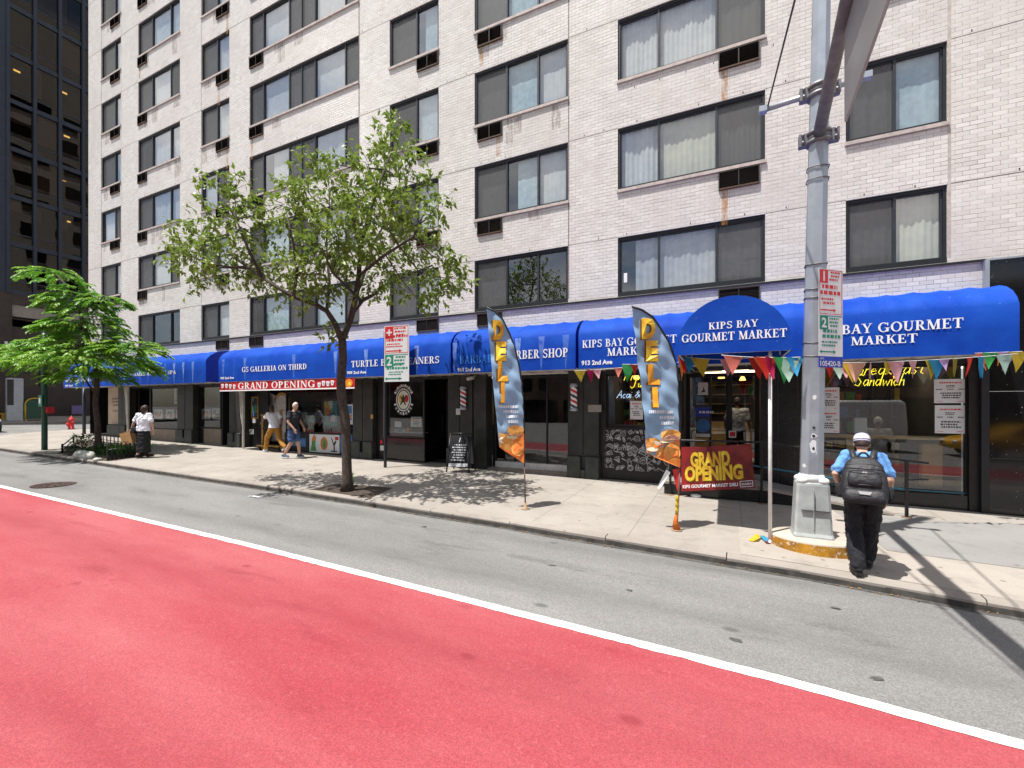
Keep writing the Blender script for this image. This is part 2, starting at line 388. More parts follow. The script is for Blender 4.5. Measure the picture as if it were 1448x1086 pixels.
M['skindark'] = pbr('brown_skin', (.17, .085, .05), .5, var=.1, scale=9)
M['hair'] = pbr('dark_brown_hair', (.035, .018, .012), .6, var=.4, scale=60)
M['hairgrey'] = pbr('white_stubble', (.62, .50, .45), .7, var=.1, scale=40)
M['tblue'] = pbr('sky_blue_cotton', (.12, .30, .64), .85, var=.15, scale=7, bump=1.0, bscale=8)
M['tblack'] = pbr('black_cotton', (.007, .0075, .011), .85, var=.35, scale=8, bump=1.0, bscale=7)
M['twhite'] = pbr('white_cotton', (.72, .74, .80), .85, var=.05, bump=.4, bscale=9)
M['tnavy'] = pbr('dark_navy_cotton', (.022, .024, .035), .85, var=.2, bump=.4, bscale=9)
M['shorts'] = pbr('blue_shorts', (.05, .10, .24), .85, var=.15, bump=.4, bscale=9)
M['mustard'] = pbr('mustard_cotton', (.36, .17, .025), .85, var=.15, bump=.5, bscale=9)
M['bagnylon'] = pbr('black_nylon', (.012, .0125, .016), .6, var=.35, scale=14, bump=.9, bscale=11)
M['bagtrim'] = pbr('grey_reflective_trim', (.55, .56, .58), .4, var=0)
M['shoe'] = pbr('black_shoe', (.018, .018, .02), .6, var=.2)
M['shoenavy'] = pbr('navy_sneaker', (.03, .06, .12), .6, var=.2)
M['sole'] = pbr('pale_sole', (.55, .58, .62), .6, var=.1)
M['paper'] = pbr('brown_paper_bag', (.42, .24, .10), .8, var=.1)
M['red'] = pbr('banner_red', (.52, .015, .02), .5, var=.2, scale=3)
M['darkred'] = pbr('banner_dark_red', (.07, .008, .010), .4, var=0, col2=(.36, .018, .02), scale=2.2)
M['gold'] = pbr('gold_lettering', (.60, .26, .01), .5, var=0, col2=(.92, .72, .05), scale=6)
M['golddk'] = pbr('gold_lettering_side', (.16, .07, .005), .6, var=.2)
M['wood'] = pbr('oak_counter', (.58, .38, .17), .5, var=.2, scale=6)
M['brass'] = pbr('brass', (.60, .38, .10), .3, .8, var=.1)
M['woodgold'] = pbr('gilt_wood', (.45, .26, .06), .5, .1, var=.2, scale=8)
M['neonY'] = pbr('yellow_neon', (1.0, .78, .04), .5, var=0, emit=1.6)
M['neonW'] = pbr('white_blue_neon', (.55, .75, 1.0), .5, var=0, emit=1.2)
M['lampW'] = pbr('warm_ceiling_lamp', (1.0, .62, .16), .5, var=0, emit=2.5)
M['panelW'] = pbr('warm_fill_light', (1.0, .80, .55), .5, var=0, emit=4.5)  # glow of the added panels that fill the market interior
M['rust'] = stain_mat('rust_streak', (.55, .25, .05), .75)
M['scuff'] = stain_mat('tyre_scuff', (.06, .035, .04), .8)
M['dirt'] = stain_mat('dirt_streak', (.30, .24, .21), .55)
M['hydrant'] = pbr('red_hydrant_paint', (.50, .02, .02), .45, var=.15)
M['mailgreen'] = pbr('dark_green_paint', (.015, .075, .045), .45, var=.15)
M['yellow'] = pbr('yellow_paint', (.62, .36, .03), .5, var=.15)
M['signwhite'] = pbr('sign_white_sheet', (.70, .72, .74), .4, var=.05)
M['signred'] = pbr('sign_red', (.60, .02, .03), .45, var=.05)
M['signgreen'] = pbr('sign_green', (.0, .24, .15), .45, var=.05)
M['signblue'] = pbr('sign_blue', (.01, .04, .42), .45, var=.05)
M['ink'] = pbr('black_print', (.02, .02, .02), .6, var=0)
M['chalk'] = pbr('white_chalk_line', (.50, .50, .50), .7, var=.3, scale=9)
M['blue2'] = pbr('teal_rail_paint', (.03, .14, .22), .4, .3, var=.15)
M['sand'] = pbr('dark_brown_stone', (.050, .036, .032), .7, var=.2, scale=1.6)
M['navyst'] = pbr('blue_grey_steel', (.032, .042, .064), .5, .2, var=.15, scale=2)
M['beam'] = pbr('pale_concrete_beam', (.30, .27, .24), .8, var=.15)
M['blind'] = pbr('beige_blind', (.40, .31, .23), .9, var=.1)
# ------------------------------------------------------------------ lettering
S_, T_ = .19, .075
def _rect(x0, y0, x1, y1): return [(x0, y0), (x1, y0), (x1, y1), (x0, y1)]
def _par(x0, y0, x1, y1, w): return [(x0, y0), (x0 + w, y0), (x1 + w, y1), (x1, y1)]
def _ring(cx, cy, rx, ry, tx, ty, a0, a1, n=14):
    out = []
    for i in range(n):
        p, q = R(a0 + (a1 - a0) * i / n), R(a0 + (a1 - a0) * (i + 1) / n)
        out.append([(cx + rx * math.cos(p), cy + ry * math.sin(p)), (cx + rx * math.cos(q), cy + ry * math.sin(q)),
                    (cx + (rx - tx) * math.cos(q), cy + (ry - ty) * math.sin(q)), (cx + (rx - tx) * math.cos(p), cy + (ry - ty) * math.sin(p))])
    return out
def _stem(x, w=S_, b=True, t=True):
    o = [_rect(x, 0, x + w, 1)]
    if b: o.append(_rect(x - .09, 0, x + w + .09, .055))
    if t: o.append(_rect(x - .09, .945, x + w + .09, 1))
    return o
def serif_glyph(c):
    S, T = S_, T_
    if c == 'A': return [_par(.04, 0, .36, 1, T + .02), _par(.56, 0, .30, 1, S), _rect(.17, .28, .62, .28 + T), _rect(-.05, 0, .22, .055), _rect(.48, 0, .84, .055)], .82
    if c == 'B': return _stem(.1) + [_rect(.2, 1 - T, .4, 1), _rect(.2, .48, .44, .48 + T), _rect(.2, 0, .44, T)] + _ring(.38, .745, .27, .255, S * .9, T, -90, 90) + _ring(.42, .265, .30, .265, S, T, -90, 90), .78
    if c in 'CG':
        o = _ring(.46, .5, .44, .51, S, T, 45, 318, 22) + [_rect(.76, .66, .76 + T, .98)]
        if c == 'C': return o + [_rect(.77, .06, .77 + T * .8, .30)], .90
        return o + [_rect(.68, .04, .68 + S, .43), _rect(.56, .40, .95, .455)], .97
    if c == 'D': return _stem(.1) + [_rect(.2, 1 - T, .4, 1), _rect(.2, 0, .4, T)] + _ring(.38, .5, .44, .5, S, T, -90, 90, 18), .88
    if c == 'E': return _stem(.1) + [_rect(.2, 1 - T, .62, 1), _rect(.2, 0, .66, T), _rect(.2, .47, .50, .47 + T), _rect(.58, .76, .64, 1), _rect(.61, 0, .68, .25), _rect(.46, .38, .51, .63)], .74
    if c == 'H': return _stem(.1) + _stem(.62) + [_rect(.2, .47, .7, .47 + T)], .92
    if c == 'I': return _stem(.12), .44
    if c == 'K': return _stem(.1) + [_par(.24, .40, .62, 1, T + .02), _par(.60, 0, .32, .58, S), _rect(.54, .945, .82, 1), _rect(.52, 0, .88, .055)], .86
    if c == 'L': return _stem(.1) + [_rect(.2, 0, .66, T), _rect(.60, 0, .66, .28)], .70
    if c == 'M': return [_rect(.09, 0, .09 + T, 1), _par(.42, 0, .07, 1, S), _par(.46, .0, .76, 1, T), _rect(.76, 0, .76 + S, 1), _rect(-.02, 0, .26, .055), _rect(.67, 0, 1.03, .055), _rect(-.02, .945, .2, 1), _rect(.76, .945, 1.03, 1)], 1.06
    if c == 'N': return [_rect(.1, 0, .1 + T, 1), _par(.66, 0, .07, 1, S), _rect(.72, 0, .72 + T, 1), _rect(-.01, 0, .28, .055), _rect(-.02, .945, .2, 1), _rect(.62, .945, .9, 1)], .92
    if c == 'O': return _ring(.46, .5, .45, .515, S, T, 0, 360, 28), .93
    if c in 'PR':
        o = _stem(.1) + [_rect(.2, 1 - T, .4, 1), _rect(.2, .45, .4, .45 + T)] + _ring(.38, .725, .29, .275, S, T, -90, 90)
        return (o, .74) if c == 'P' else (o + [_par(.58, 0, .34, .47, S), _rect(.58, 0, .86, .055)], .84)
    if c == 'S': return _ring(.35, .745, .29, .27, .15, .10, 25, 275, 16) + _ring(.35, .27, .31, .285, .15, .10, -155, 95, 16) + [_rect(.57, .70, .63, .98), _rect(.04, .02, .10, .31)], .70
    if c == 'T': return [_rect(.29, 0, .29 + S, 1), _rect(0, 1 - T, .77, 1), _rect(0, .72, .06, 1), _rect(.71, .72, .77, 1), _rect(.2, 0, .57, .055)], .80
    if c == 'U': return [_rect(.1, .3, .1 + S, 1), _rect(.66, .3, .66 + T, 1), _rect(0, .945, .38, 1), _rect(.57, .945, .84, 1)] + _ring(.415, .32, .318, .335, S * .8, T * 1.3, 180, 360), .86
    if c == 'Y': return [_rect(.32, 0, .32 + S, .46), _par(.32, .44, .03, 1, S), _par(.42, .44, .68, 1, T), _rect(-.05, .945, .3, 1), _rect(.56, .945, .84, 1), _rect(.22, 0, .62, .055)], .82
    return [], .42
def serif_polys(txt, h, sp=.06, wx=1.0):
    x = 0; out = []
    for c in txt:
        ps, ad = serif_glyph(c)
        out += [[((px + x) * h * wx, py * h) for px, py in p] for p in ps]
        x += ad + (sp if c != ' ' else 0)
    return out, (x - sp) * h * wx
_fc = {}
def sans_polys(txt, h, bold=0.0, shear=0, wx=1.0, sp=1.0):
    k = (txt, bold, shear, sp)
    if k not in _fc:
        cu = bpy.data.curves.new('t', 'FONT'); cu.body = txt; cu.size = 1; cu.offset = bold; cu.shear = shear; cu.resolution_u = 3; cu.space_character = sp
        ob = bpy.data.objects.new('t', cu); COL.objects.link(ob)
        dg = bpy.context.evaluated_depsgraph_get(); me = bpy.data.meshes.new_from_object(ob.evaluated_get(dg))
        ps = [[(me.vertices[i].co.x / .69, me.vertices[i].co.y / .69) for i in p.vertices] for p in me.polygons]
        bpy.data.objects.remove(ob); bpy.data.curves.remove(cu); bpy.data.meshes.remove(me)
        _fc[k] = ps
    ps = [[(x * h * wx, y * h) for x, y in p] for p in _fc[k]]
    xs = [x for p in ps for x, y in p] or [0]
    mn = min(xs); ps = [[(x - mn, y) for x, y in p] for p in ps]
    return ps, max(xs) - mn
def lay(mb, polys, O, U, V, m=0, off=.004, step=.00035, align='l', width=0, fn=None):
    # put 2D polygons onto a plane through O with axes U, V, standing off along the normal
    O = Vector(O); U = Vector(U).normalized(); V = Vector(V).normalized(); Nn = U.cross(V)
    dx = {'l': 0, 'c': -width / 2, 'r': -width}[align]
    for i, p in enumerate(polys):
        d = off + step * (i % 9)
        if fn: mb.add([fn(x + dx, y, d) for x, y in p], [tuple(range(len(p)))], m)
        else: mb.add([O + U * (x + dx) + V * y + Nn * d for x, y in p], [tuple(range(len(p)))], m)
XU, ZU = Vector((1, 0, 0)), Vector((0, 0, 1))
def scribble(mb, O, U, V, w, h, rows, m, r_=rnd, off=.003, fill=.55, ragged=True):
    # rows of tiny print: short bars that read as lines of small type
    O = Vector(O); U = Vector(U).normalized(); V = Vector(V).normalized(); Nn = U.cross(V)
    rh = h / rows
    for k in range(rows):
        y = h - rh * (k + 1) + rh * (1 - fill) / 2; x = w * (r_.uniform(.02, .2) if ragged else 0)
        end = w * (r_.uniform(.75, .98) if ragged else 1)
        while x < end:
            l = r_.uniform(.25, .9) * rh
            a = O + U * x + V * y + Nn * off; l2 = min(l, end - x)
            mb.quad(a, a + U * l2, a + U * l2 + V * rh * fill, a + V * rh * fill, m); x += l + rh * .22

# ------------------------------------------------------------------ ground
def grid(xs, ys, zf):
    vs = [(x, y, zf(x, y)) for y in ys for x in xs]; n = len(xs)
    return vs, [(j * n + i, j * n + i + 1, (j + 1) * n + i + 1, (j + 1) * n + i) for j in range(len(ys) - 1) for i in range(n - 1)]
def frange(a, b, n): return [a + (b - a) * i / n for i in range(n + 1)]
mb = MB()
mb.add(*grid([-420, -200, -120, -80, -60] + frange(-46, 20, 22) + [40, 90, 300], [-260, -90, -30, -12, -6, 0, 3, 4.5, 6, 7, 9, 11, 14, 20, 40, 90, 300], lambda x, y: zr(x, y)))
struct(mb.build('road', M['road']))
# bus lane + white line (line gently converges on the kerb)
def line_y(X):
    pts = [(-120, 4.3), (-6.2, 4.16), (.36, 4.02), (1.7, 3.94), (14, 3.2)]
    for (a, b), (c, d) in zip(pts, pts[1:]):
        if X <= c: return b + (d - b) * (X - a) / (c - a)
    return pts[-1][1]
xs = frange(-30, 14, 88)
mb = MB(); rr = random.Random(3)
far = [line_y(x) - .06 for x in xs]; near = [.55] * len(xs)
mb.add([(x, y, zr(x, y) + .004) for x, y in zip(xs, near)] + [(x, y, zr(x, y) + .004) for x, y in zip(xs, far)], [(i, i + 1, len(xs) + i + 1, len(xs) + i) for i in range(len(xs) - 1)])
struct(mb.build('bus_lane', M['bus']))
mb = MB(); xs = frange(-30, 14, 620)
lo = [line_y(x) - .085 + rr.uniform(-.005, .005) + (.008 if rr.random() < .05 else 0) for x in xs]; hi = [line_y(x) + .030 + rr.uniform(-.004, .004) for x in xs]
mb.add([(x, y, zr(x, y) + .008) for x, y in zip(xs, lo)] + [(x, y, zr(x, y) + .008) for x, y in zip(xs, hi)], [(i, i + 1, len(xs) + i + 1, len(xs) + i) for i in range(len(xs) - 1)])
struct(mb.build('lane_line', M['line']))
# sidewalk with a rounded corner at the side street
CCX, CCY, CR = -27.0, 13.02, 6.3
def walk_edge():
    pts = []
    for i in range(0, 17):
        a = PI + (PI / 2) * i / 16
        pts.append((CCX + CR * math.cos(a), CCY + CR * math.sin(a)))
    x = -26.4
    while x < 14.1: pts.append((x, kerb_y(x))); x += .8
    return pts
E_ = walk_edge()
def off_edge(d):
    out = []
    for i, (x, y) in enumerate(E_):
        a = E_[max(i - 1, 0)]; b = E_[min(i + 1, len(E_) - 1)]; t = Vector((b[0] - a[0], b[1] - a[1])).normalized()
        out.append((x - t.y * d, y + t.x * d))
    return out
I_ = off_edge(.17)
mb = MB(); n = len(E_)
def yin(x, y, k):  # rows running from the kerb line to the building line and beyond
    return y + (13.2 - y) * k
rows = []
for k in (0, .12, .3, .5, .66, .8, 1):
    rows.append([(x, yin(x, y, k) if y < 13.2 else y, 0) for x, y in I_])
vs = [(x, y, zs(x, y)) for r in rows for x, y, _ in r]
mb.add(vs, [(j * n + i, j * n + i + 1, (j + 1) * n + i + 1, (j + 1) * n + i) for j in range(len(rows) - 1) for i in range(n - 1)])
x0 = I_[0][0]
mb.add([(x0, 13.0, zs(x0, 13)), (-29.0, 13.0, zs(-29, 13)), (-29.0, 60, zs(-29, 13)), (x0, 60, zs(x0, 13))], [(0, 1, 2, 3)])
struct(mb.build('sidewalk', M['walk']))
mb = MB()
# kerb stones, slightly proud of each other with joints between
i = 0; rr = random.Random(5)
while i < n - 1:
    j = min(i + rr.choice((2, 3, 3)), n - 1); dz = rr.uniform(-.004, .006)
    top = .012; g = .006
    def pt(k, d, first, last):
        p = Vector(E_[k]); q = Vector(off_edge_cache[k]); t = Vector(E_[min(k + 1, n - 1)]) - Vector(E_[max(k - 1, 0)]); t.normalize()
        s = t * (g if first else (-g if last else 0)); v = p.lerp(q, d) + s
        return v
    off_edge_cache = I_
    ring = []
    for k in range(i, j + 1):
        a = pt(k, 0, k == i, k == j); b = pt(k, 1.0, k == i, k == j); zt = zs(a.x, a.y) + .006 + dz; zg = zr(a.x, a.y) - .05
        t = Vector(E_[min(k + 1, n - 1)]) - Vector(E_[max(k - 1, 0)]); t.normalize(); nn = Vector((-t.y, t.x))
        a2 = a + nn * .025
        ring.append([(a.x, a.y, zg), (a.x, a.y, zt - .025), (a2.x, a2.y, zt), (b.x, b.y, zt), (b.x, b.y, zg)])
    mb.loft(ring, 0, True); i = j
mb.add([(E_[0][0], E_[0][1], zr(*E_[0]) - .05), (E_[0][0], 60, zr(E_[0][0], 13) - .05), (E_[0][0], 60, zs(E_[0][0], 13) + .006), (E_[0][0], E_[0][1], zs(*E_[0]) + .006)], [(0, 1, 2, 3)])
struct(mb.build('kerb', M['kerb']))
# grime along the gutter
mb = MB(); rr = random.Random(8)
A = [(x, y) for x, y in E_ if y < 9]; outer = [(x, y - .05 - rr.uniform(0, .05)) for x, y in A]
mb.add([(x, y - .001, zr(x, y) + .003) for x, y in A] + [(x, y, zr(x, y) + .003) for x, y in outer], [(i, i + 1, len(A) + i + 1, len(A) + i) for i in range(len(A) - 1)])
for (xa, ya), (xb, yb_) in zip(A, A[1:]):
    mb.quad((xa, ya - .004, zr(xa, ya) - .01), (xb, yb_ - .004, zr(xb, yb_) - .01), (xb, yb_ - .004, zs(xb, yb_) - .035 - rr.uniform(0, .02)), (xa, ya - .004, zs(xa, ya) - .035 - rr.uniform(0, .02)))
struct(mb.build('gutter', M['gutter']))
for px, py, w, h, a in ((345, 985, .07, .04, .4), (505, 1020, .06, .03, .1), (905, 975, .09, .04, .2), (1040, 905, .13, .06, 0), (1180, 860, .12, .05, .1), (780, 800, .14, .05, .1), (890, 835, .10, .05, 0), (1240, 960, .13, .05, .4), (600, 745, .14, .06, 0), (240, 900, .05, .03, .2), (415, 853, .55, .22, .2), (185, 966, .10, .05, .5), (537, 934, .12, .05, .1), (60, 998, .22, .05, .3), (700, 950, .5, .06, .05), (300, 800, .35, .05, .0), (960, 1010, .3, .04, .1), (120, 800, .3, .05, 0)):
    p = gp(px, py, zr); b = MB(); r_ = random.Random(px)
    for q in range(7):
        y = -h / 2 + h * q / 7; x0, x1 = -w / 2 * r_.uniform(.4, 1), w / 2 * r_.uniform(.4, 1); pts = [(x0, y), (x1, y + r_.uniform(-.01, .01)), (x1 * .9, y + h / 11), (x0 * .8, y + h / 12)]
        P = [(p.x + x * math.cos(a) - yy * math.sin(a), p.y + x * math.sin(a) + yy * math.cos(a)) for x, yy in pts]; b.poly([(x, yy, zr(x, yy) + .0065 + .0002 * q) for x, yy in P])
    struct(b.build('road_scuff', M['scuff'] if w > .15 else M['gutter']))
mb = MB(); rr = random.Random(18)
for i in range(420):
    x = rr.uniform(-24, 5); y = kerb_y(x) - abs(rr.gauss(0, .045)) - .01; s = rr.uniform(.008, .024); a = rr.uniform(0, 6.3); z = zr(x, y) + .008
    c, d = math.cos(a) * s, math.sin(a) * s
    mb.add([(x - c, y - d, z), (x + d * .5, y - c * .5, z + .006), (x + c, y + d, z), (x - d * .5, y + c * .5, z + .009)], [(0, 1, 2, 3)], rr.choice((0, 0, 1)))
tag(mb.build('leaf_litter', [pbr('dry_leaf', (.30, .17, .06), .9, var=.4), M['gutter']]), kind='stuff')
# repaired slabs beside the lamp post
def slab(name, pts, mat, dz):
    b = MB(); b.add([(x, y, zs(x, y) + dz) for x, y in pts], [tuple(range(len(pts)))]); return struct(b.build(name, mat))
kx = [(x, kerb_y(x) + .18) for x in (.17, .8, 1.4, 2, 2.7, 3.4, 4.2, 5, 6, 7, 8)]
slab('sidewalk_slab', kx + [(8, 7.0), (5, 7.35), (3.4, 7.55), (1.95, 7.62), (1.92, 8.0), (1.75, 9.9), (1.35, 9.9), (1.35, 7.85), (.17, 7.95)], M['walk3'], .004)
slab('sidewalk_slab', [(1.96, 7.64), (3.4, 7.57), (5, 7.37), (8, 7.02), (8, 10.2), (4.2, 10.2), (3.2, 9.85), (1.8, 9.88)], M['walk2'], .004)
# side street far kerb and pavement
mb = MB()
zk = zb(-44)
mb.add([(-44, -6, zk - .1), (-44, 80, zk - .1), (-44, 80, zk + .03), (-44, -6, zk + .03), (-44.3, 80, zk + .03), (-44.3, -6, zk + .03), (-49.2, 80, zk + .32), (-49.2, -6, zk + .32)], [(0, 1, 2, 3), (3, 2, 4, 5), (5, 4, 6, 7)])
struct(mb.build('far_sidewalk', M['walk']))
mb = MB(); mb.lathe((0, 0, 0), [(.39, 0), (.39, .012), (.36, .014), (.355, .010), (.0, .012)], 28)
for a in range(0, 360, 30):
    for r_ in (.12, .22, .30): mb.box(r_ * math.cos(R(a)) - .02, r_ * math.cos(R(a)) + .02, r_ * math.sin(R(a)) - .015, r_ * math.sin(R(a)) + .015, .011, .018)
p = gp(76, 686, zr)
o = mb.build('manhole_cover', pbr('rusty_cast_iron', (.06, .035, .03), .7, .3, var=.35, scale=12)); o.location = (p.x, p.y, p.z + .004); o.rotation_euler = (0, .0155, .3)
tag(o, 'round rusty brown manhole cover set in the grey asphalt near the white line', 'manhole cover')
# ------------------------------------------------------------------ apartment building
APT = thing('apartment_building', 'tall white brick apartment block with dark-framed windows above a row of blue-awninged shops', 'building', (-8, 11, zb(-8)))
def part(mb, name, mats, parent=None, recalc=True): return mb.build(name, mats, parent or APT, True, recalc)
ZT = lambda k: 4.12 + 2.68 * k
ZS = lambda k: 5.20 + 2.675 * (k - 1)
# columns: left px, right px, mullion px list, pane kinds, AC px range, rows
COLS = [
 ('a', 143.5, 171.0, [161.5], 'sg', (156.8, 169.6), 8),
 ('b', 195.5, 254.5, [214, 240], 'sgg', (195.6, 208), 8),
 ('c', 285, 324.3, [306], 'sg', (306.5, 324), 7),
 ('d', 353, 507.3, [371, 407.5, 425, 444, 487], 'sgssgs', (353.5, 372.3), 6),
 ('e', 551, 620.3, [588], 'sg', (590, 620), 5),
 ('f', 671, 803.3, [715.5, 760], 'sgg', (675.5, 710), 4),
 ('g', 873.6, 1082, [931, 1013], 'ggs', (1016, 1074), 4),
 ('h', 1196, 1339.5, [1266], 'sg', None, 3),
]
XR, ZTOP, XG = 14.0, 44.0, 4.25
holes = []
for c in COLS:
    for k in range(c[6]):
        holes.append((fx(c[1]), fx(c[2]), 2.66 if k == 0 else ZS(k) + .085, ZT(k)))
xs = sorted({-29.04, XG, XR} | {h[0] for h in holes} | {h[1] for h in holes})
zz = sorted({.9, 2.62, ZTOP} | {h[2] for h in holes} | {h[3] for h in holes})
mb = MB()
for i in range(len(xs) - 1):
    for j in range(len(zz) - 1):
        mx, mz = (xs[i] + xs[i + 1]) / 2, (zz[j] + zz[j + 1]) / 2
        if any(h[0] < mx < h[1] and h[2] < mz < h[3] for h in holes): continue
        if mx > XG and mz < 2.62: continue
        mb.quad((xs[i], 11, zz[j]), (xs[i + 1], 11, zz[j]), (xs[i + 1], 11, zz[j + 1]), (xs[i], 11, zz[j + 1]))
for x0, x1, z0, z1 in holes:
    for a, b in (((x0, z0), (x0, z1)), ((x0, z1), (x1, z1)), ((x1, z1), (x1, z0)), ((x1, z0), (x0, z0))):
        mb.quad((a[0], 11, a[1]), (b[0], 11, b[1]), (b[0], 11.30, b[1]), (a[0], 11.30, a[1]))
mb.quad((-29.04, 11, .9), (-29.04, 45, .9), (-29.04, 45, ZTOP), (-29.04, 11, ZTOP))
mb.quad((-29.04, 11, ZTOP), (XR, 11, ZTOP), (XR, 45, ZTOP), (-29.04, 45, ZTOP))
mb.quad((-29.04, 11, .9), (XR, 11, .9), (XR, 11.2, .9), (-29.04, 11.2, .9))
part(mb, 'wall', M['brick'])
for k in range(1, 15):
    for y in (13.2, 16.4, 20.2, 24.0, 28.5):
        mb = MB(); frame = ZS(k); mb.box(-29.08, -29.03, y, y + 1.9, frame + .09, frame + 1.55, 0); mb.box(-29.10, -29.03, y - .02, y + 1.92, frame, frame + .08, 1); mb.box(-29.09, -29.08, y + .9, y + .96, frame + .09, frame + 1.55, 0)
        if k < 12: part(mb, 'side_window', [M['granite'], M['limestone']])
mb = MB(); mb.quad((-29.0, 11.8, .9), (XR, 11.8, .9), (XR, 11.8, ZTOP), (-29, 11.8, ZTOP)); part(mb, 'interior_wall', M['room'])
# control joints, shelf-angle lines and weep holes
mb = MB(); rr = random.Random(11)
for px, w, m in ((143.2, .03, 0), (171.4, .02, 1), (284.6, .02, 0), (507.8, .035, 0), (804.2, .022, 0), (1342.5, .045, 1)):
    x = fx(px); mb.box(x - w / 2, x + w / 2, 10.9975, 11.02, 2.75, ZTOP - .1, m)
for k in range(0, 8):
    z = ZT(k) + .006; seg = [-29.03] + sum([[fx(c[1]) - .0, fx(c[2])] for c in COLS if k < c[6]], []) + [XG + 3]
    for a, b in zip(seg[::2], seg[1::2]):
        if b - a > .3 and rr.random() < .8: mb.box(a, b, 10.9978, 11.02, z - rr.choice((.004, .006, .009)), z + .006, 0)
    x = -29
    while x < 9:
        x += rr.uniform(.5, .95)
        if rr.random() < .55: mb.box(x - .009, x + .009, 10.997, 11.02, z + .035, z + .075, 2)
for x in frange(-2.0, .9, 5): mb.box(x - .008, x + .008, 10.997, 11.02, ZS(2) - .2, ZS(2) - .155, 2)
part(mb, 'expansion_joint', [M['joint'], M['limestone'], M['ink']])
# ledge over the shop storey
mb = MB()
mb.box(-29.06, XG - .02, 10.955, 11.0, 2.605, 2.645, 0); mb.box(-29.06, XG - .02, 10.975, 10.998, 2.585, 2.605, 1)
part(mb, 'ledge', [M['frame'], M['limestone']])
CURT = {'w': 'curtain_white', 'c': 'curtain_cream', 'b': 'curtain_blue', 'g': 'curtain_grey'}
def curtain(parent, x0, x1, z0, z1, kind, r_, folds=True):
    b = MB(); n = max(8, int((x1 - x0) * 34)); ph = r_.uniform(0, 6); amp = r_.uniform(.006, .013) if folds else .003
    f1, f2 = r_.uniform(38, 60), r_.uniform(11, 19)
    yy = lambda x, q: 11.17 + amp * math.sin(x * f1 + ph + .3 * math.sin(q * 3)) + amp * 1.2 * math.sin(x * f2 + ph * 2) * (1 - .3 * q)
    rows = []
    for q in (0, .3, .65, 1): rows.append([(x0 + (x1 - x0) * i / n, yy(x0 + (x1 - x0) * i / n, q), z1 + (z0 - z1) * q) for i in range(n + 1)])
    b.loft(rows, 0, False, True, closed=False)
    b.build('curtain', M[CURT[kind]], parent, recalc=False)
def window(c, k, r_):
    x0, x1 = fx(c[1]), fx(c[2]); z0 = 2.66 if k == 0 else ZS(k) + .085; z1 = ZT(k); fw = .05
    b = MB(); Y0, Y1 = 11.035, 11.145
    b.box(x0, x1, Y0, Y1, z1 - fw - .02, z1, 0); b.box(x0, x1, Y0 - .02, Y1, z0, z0 + fw + (.05 if k == 0 else 0), 0)
    zl = z0 + fw + (.05 if k == 0 else 0); zh = z1 - fw - .02
    b.box(x0, x0 + fw, Y0, Y1, zl, zh, 0); b.box(x1 - fw, x1, Y0, Y1, zl, zh, 0)
    b.box(x0 + fw, x0 + fw + .03, Y0 + .03, Y1 - .01, zl, zh, 1); b.box(x1 - fw - .03, x1 - fw, Y0 + .03, Y1 - .01, zl, zh, 1)
    ms = [fx(p) for p in c[3]]; ed = [x0 + fw + .03] + ms + [x1 - fw - .03]
    for m_ in ms:
        b.box(m_ - .024, m_ + .024, Y0 + .01, Y1 - .005, zl, zh, 1)
    b.box(ed[0], ed[-1], Y0 + .02, Y1 - .012, zl, zl + .025, 1); b.box(ed[0], ed[-1], Y0 + .02, Y1 - .012, zh - .02, zh, 1)
    w = b.build('window', [M['frame'], M['frame2']], APT)
    kinds = list(c[4])
    if c[0] == 'a' and k in (2,): kinds = ['g', 's']
    if c[0] == 'b' and k % 3 == 1: kinds = ['s', 'g', 's']
    if c[0] == 'c' and k == 2: kinds = ['g', 's']
    for i, kd in enumerate(kinds):
        a, e = ed[i] + (.024 if i else 0), ed[i + 1] - (.024 if i < len(kinds) - 1 else 0)
        q = MB(); y = 11.095 + r_.uniform(-.004, .004); tl = r_.uniform(-.004, .004); tv = r_.uniform(-.003, .003)
        q.quad((a, y - tl - tv, zl), (e, y + tl - tv, zl), (e, y + tl + tv, zh), (a, y - tl + tv, zh)); q.build('pane', M['skyglass' if c[0] in 'abcde' and k >= 2 else 'glass'], w, recalc=False)
        if kd == 's':
            q = MB(); q.quad((a, 11.072, zl), (e, 11.072, zl), (e, 11.072, zh), (a, 11.072, zh)); q.build('screen', M['screen'], w, recalc=False)
        # what hangs behind the glass
        if c[0] == 'g' and k == 0: ck = ('g', 'g', 'g')[i]
        elif c[0] == 'g': ck = 'wcw'[i] if k == 1 else 'www'[i]
        elif c[0] == 'h': ck = ('g', 'c')[i] if k == 0 else ('g', 'b')[i]
        elif c[0] == 'f': ck = ('g', 'b', 'w')[i] if k else ('g', None, None)[i]
        elif c[0] == 'b' and k == 0: ck = None
        else: ck = r_.choice(('w', 'w', 'w', 'w', 'b')) if kd == 'g' else r_.choice(('g', 'g', None))
        if ck:
            part_ = r_.random()
            ca, ce = a - .02, e + .02
            if c[0] == 'g' and k == 0 and i == 0: ca = a + (e - a) * .38
            elif kd == 'g' and part_ < .15 and c[0] not in 'gh': ca = a + (e - a) * .3
            curtain(w, ca, ce, zl + .02, zh - .02, ck, r_, folds=ck in 'wcg' and c[0] != 'f' and (c[0] in 'gh' or r_.random() < .5))
    if k:
        s = MB(); s.box(x0 - .02, x1 + .02, 10.955, 11.035, z0 - .075, z0 - .004, 0); s.build('sill', M['limestone'], w)
    if c[0] == 'g' and k == 0:
        s = MB(); s.quad((x0 + .13, 11.085, 3.02), (x0 + .21, 11.085, 3.02), (x0 + .21, 11.085, 3.25), (x0 + .13, 11.085, 3.25)); s.build('sticker', M['white'], w)
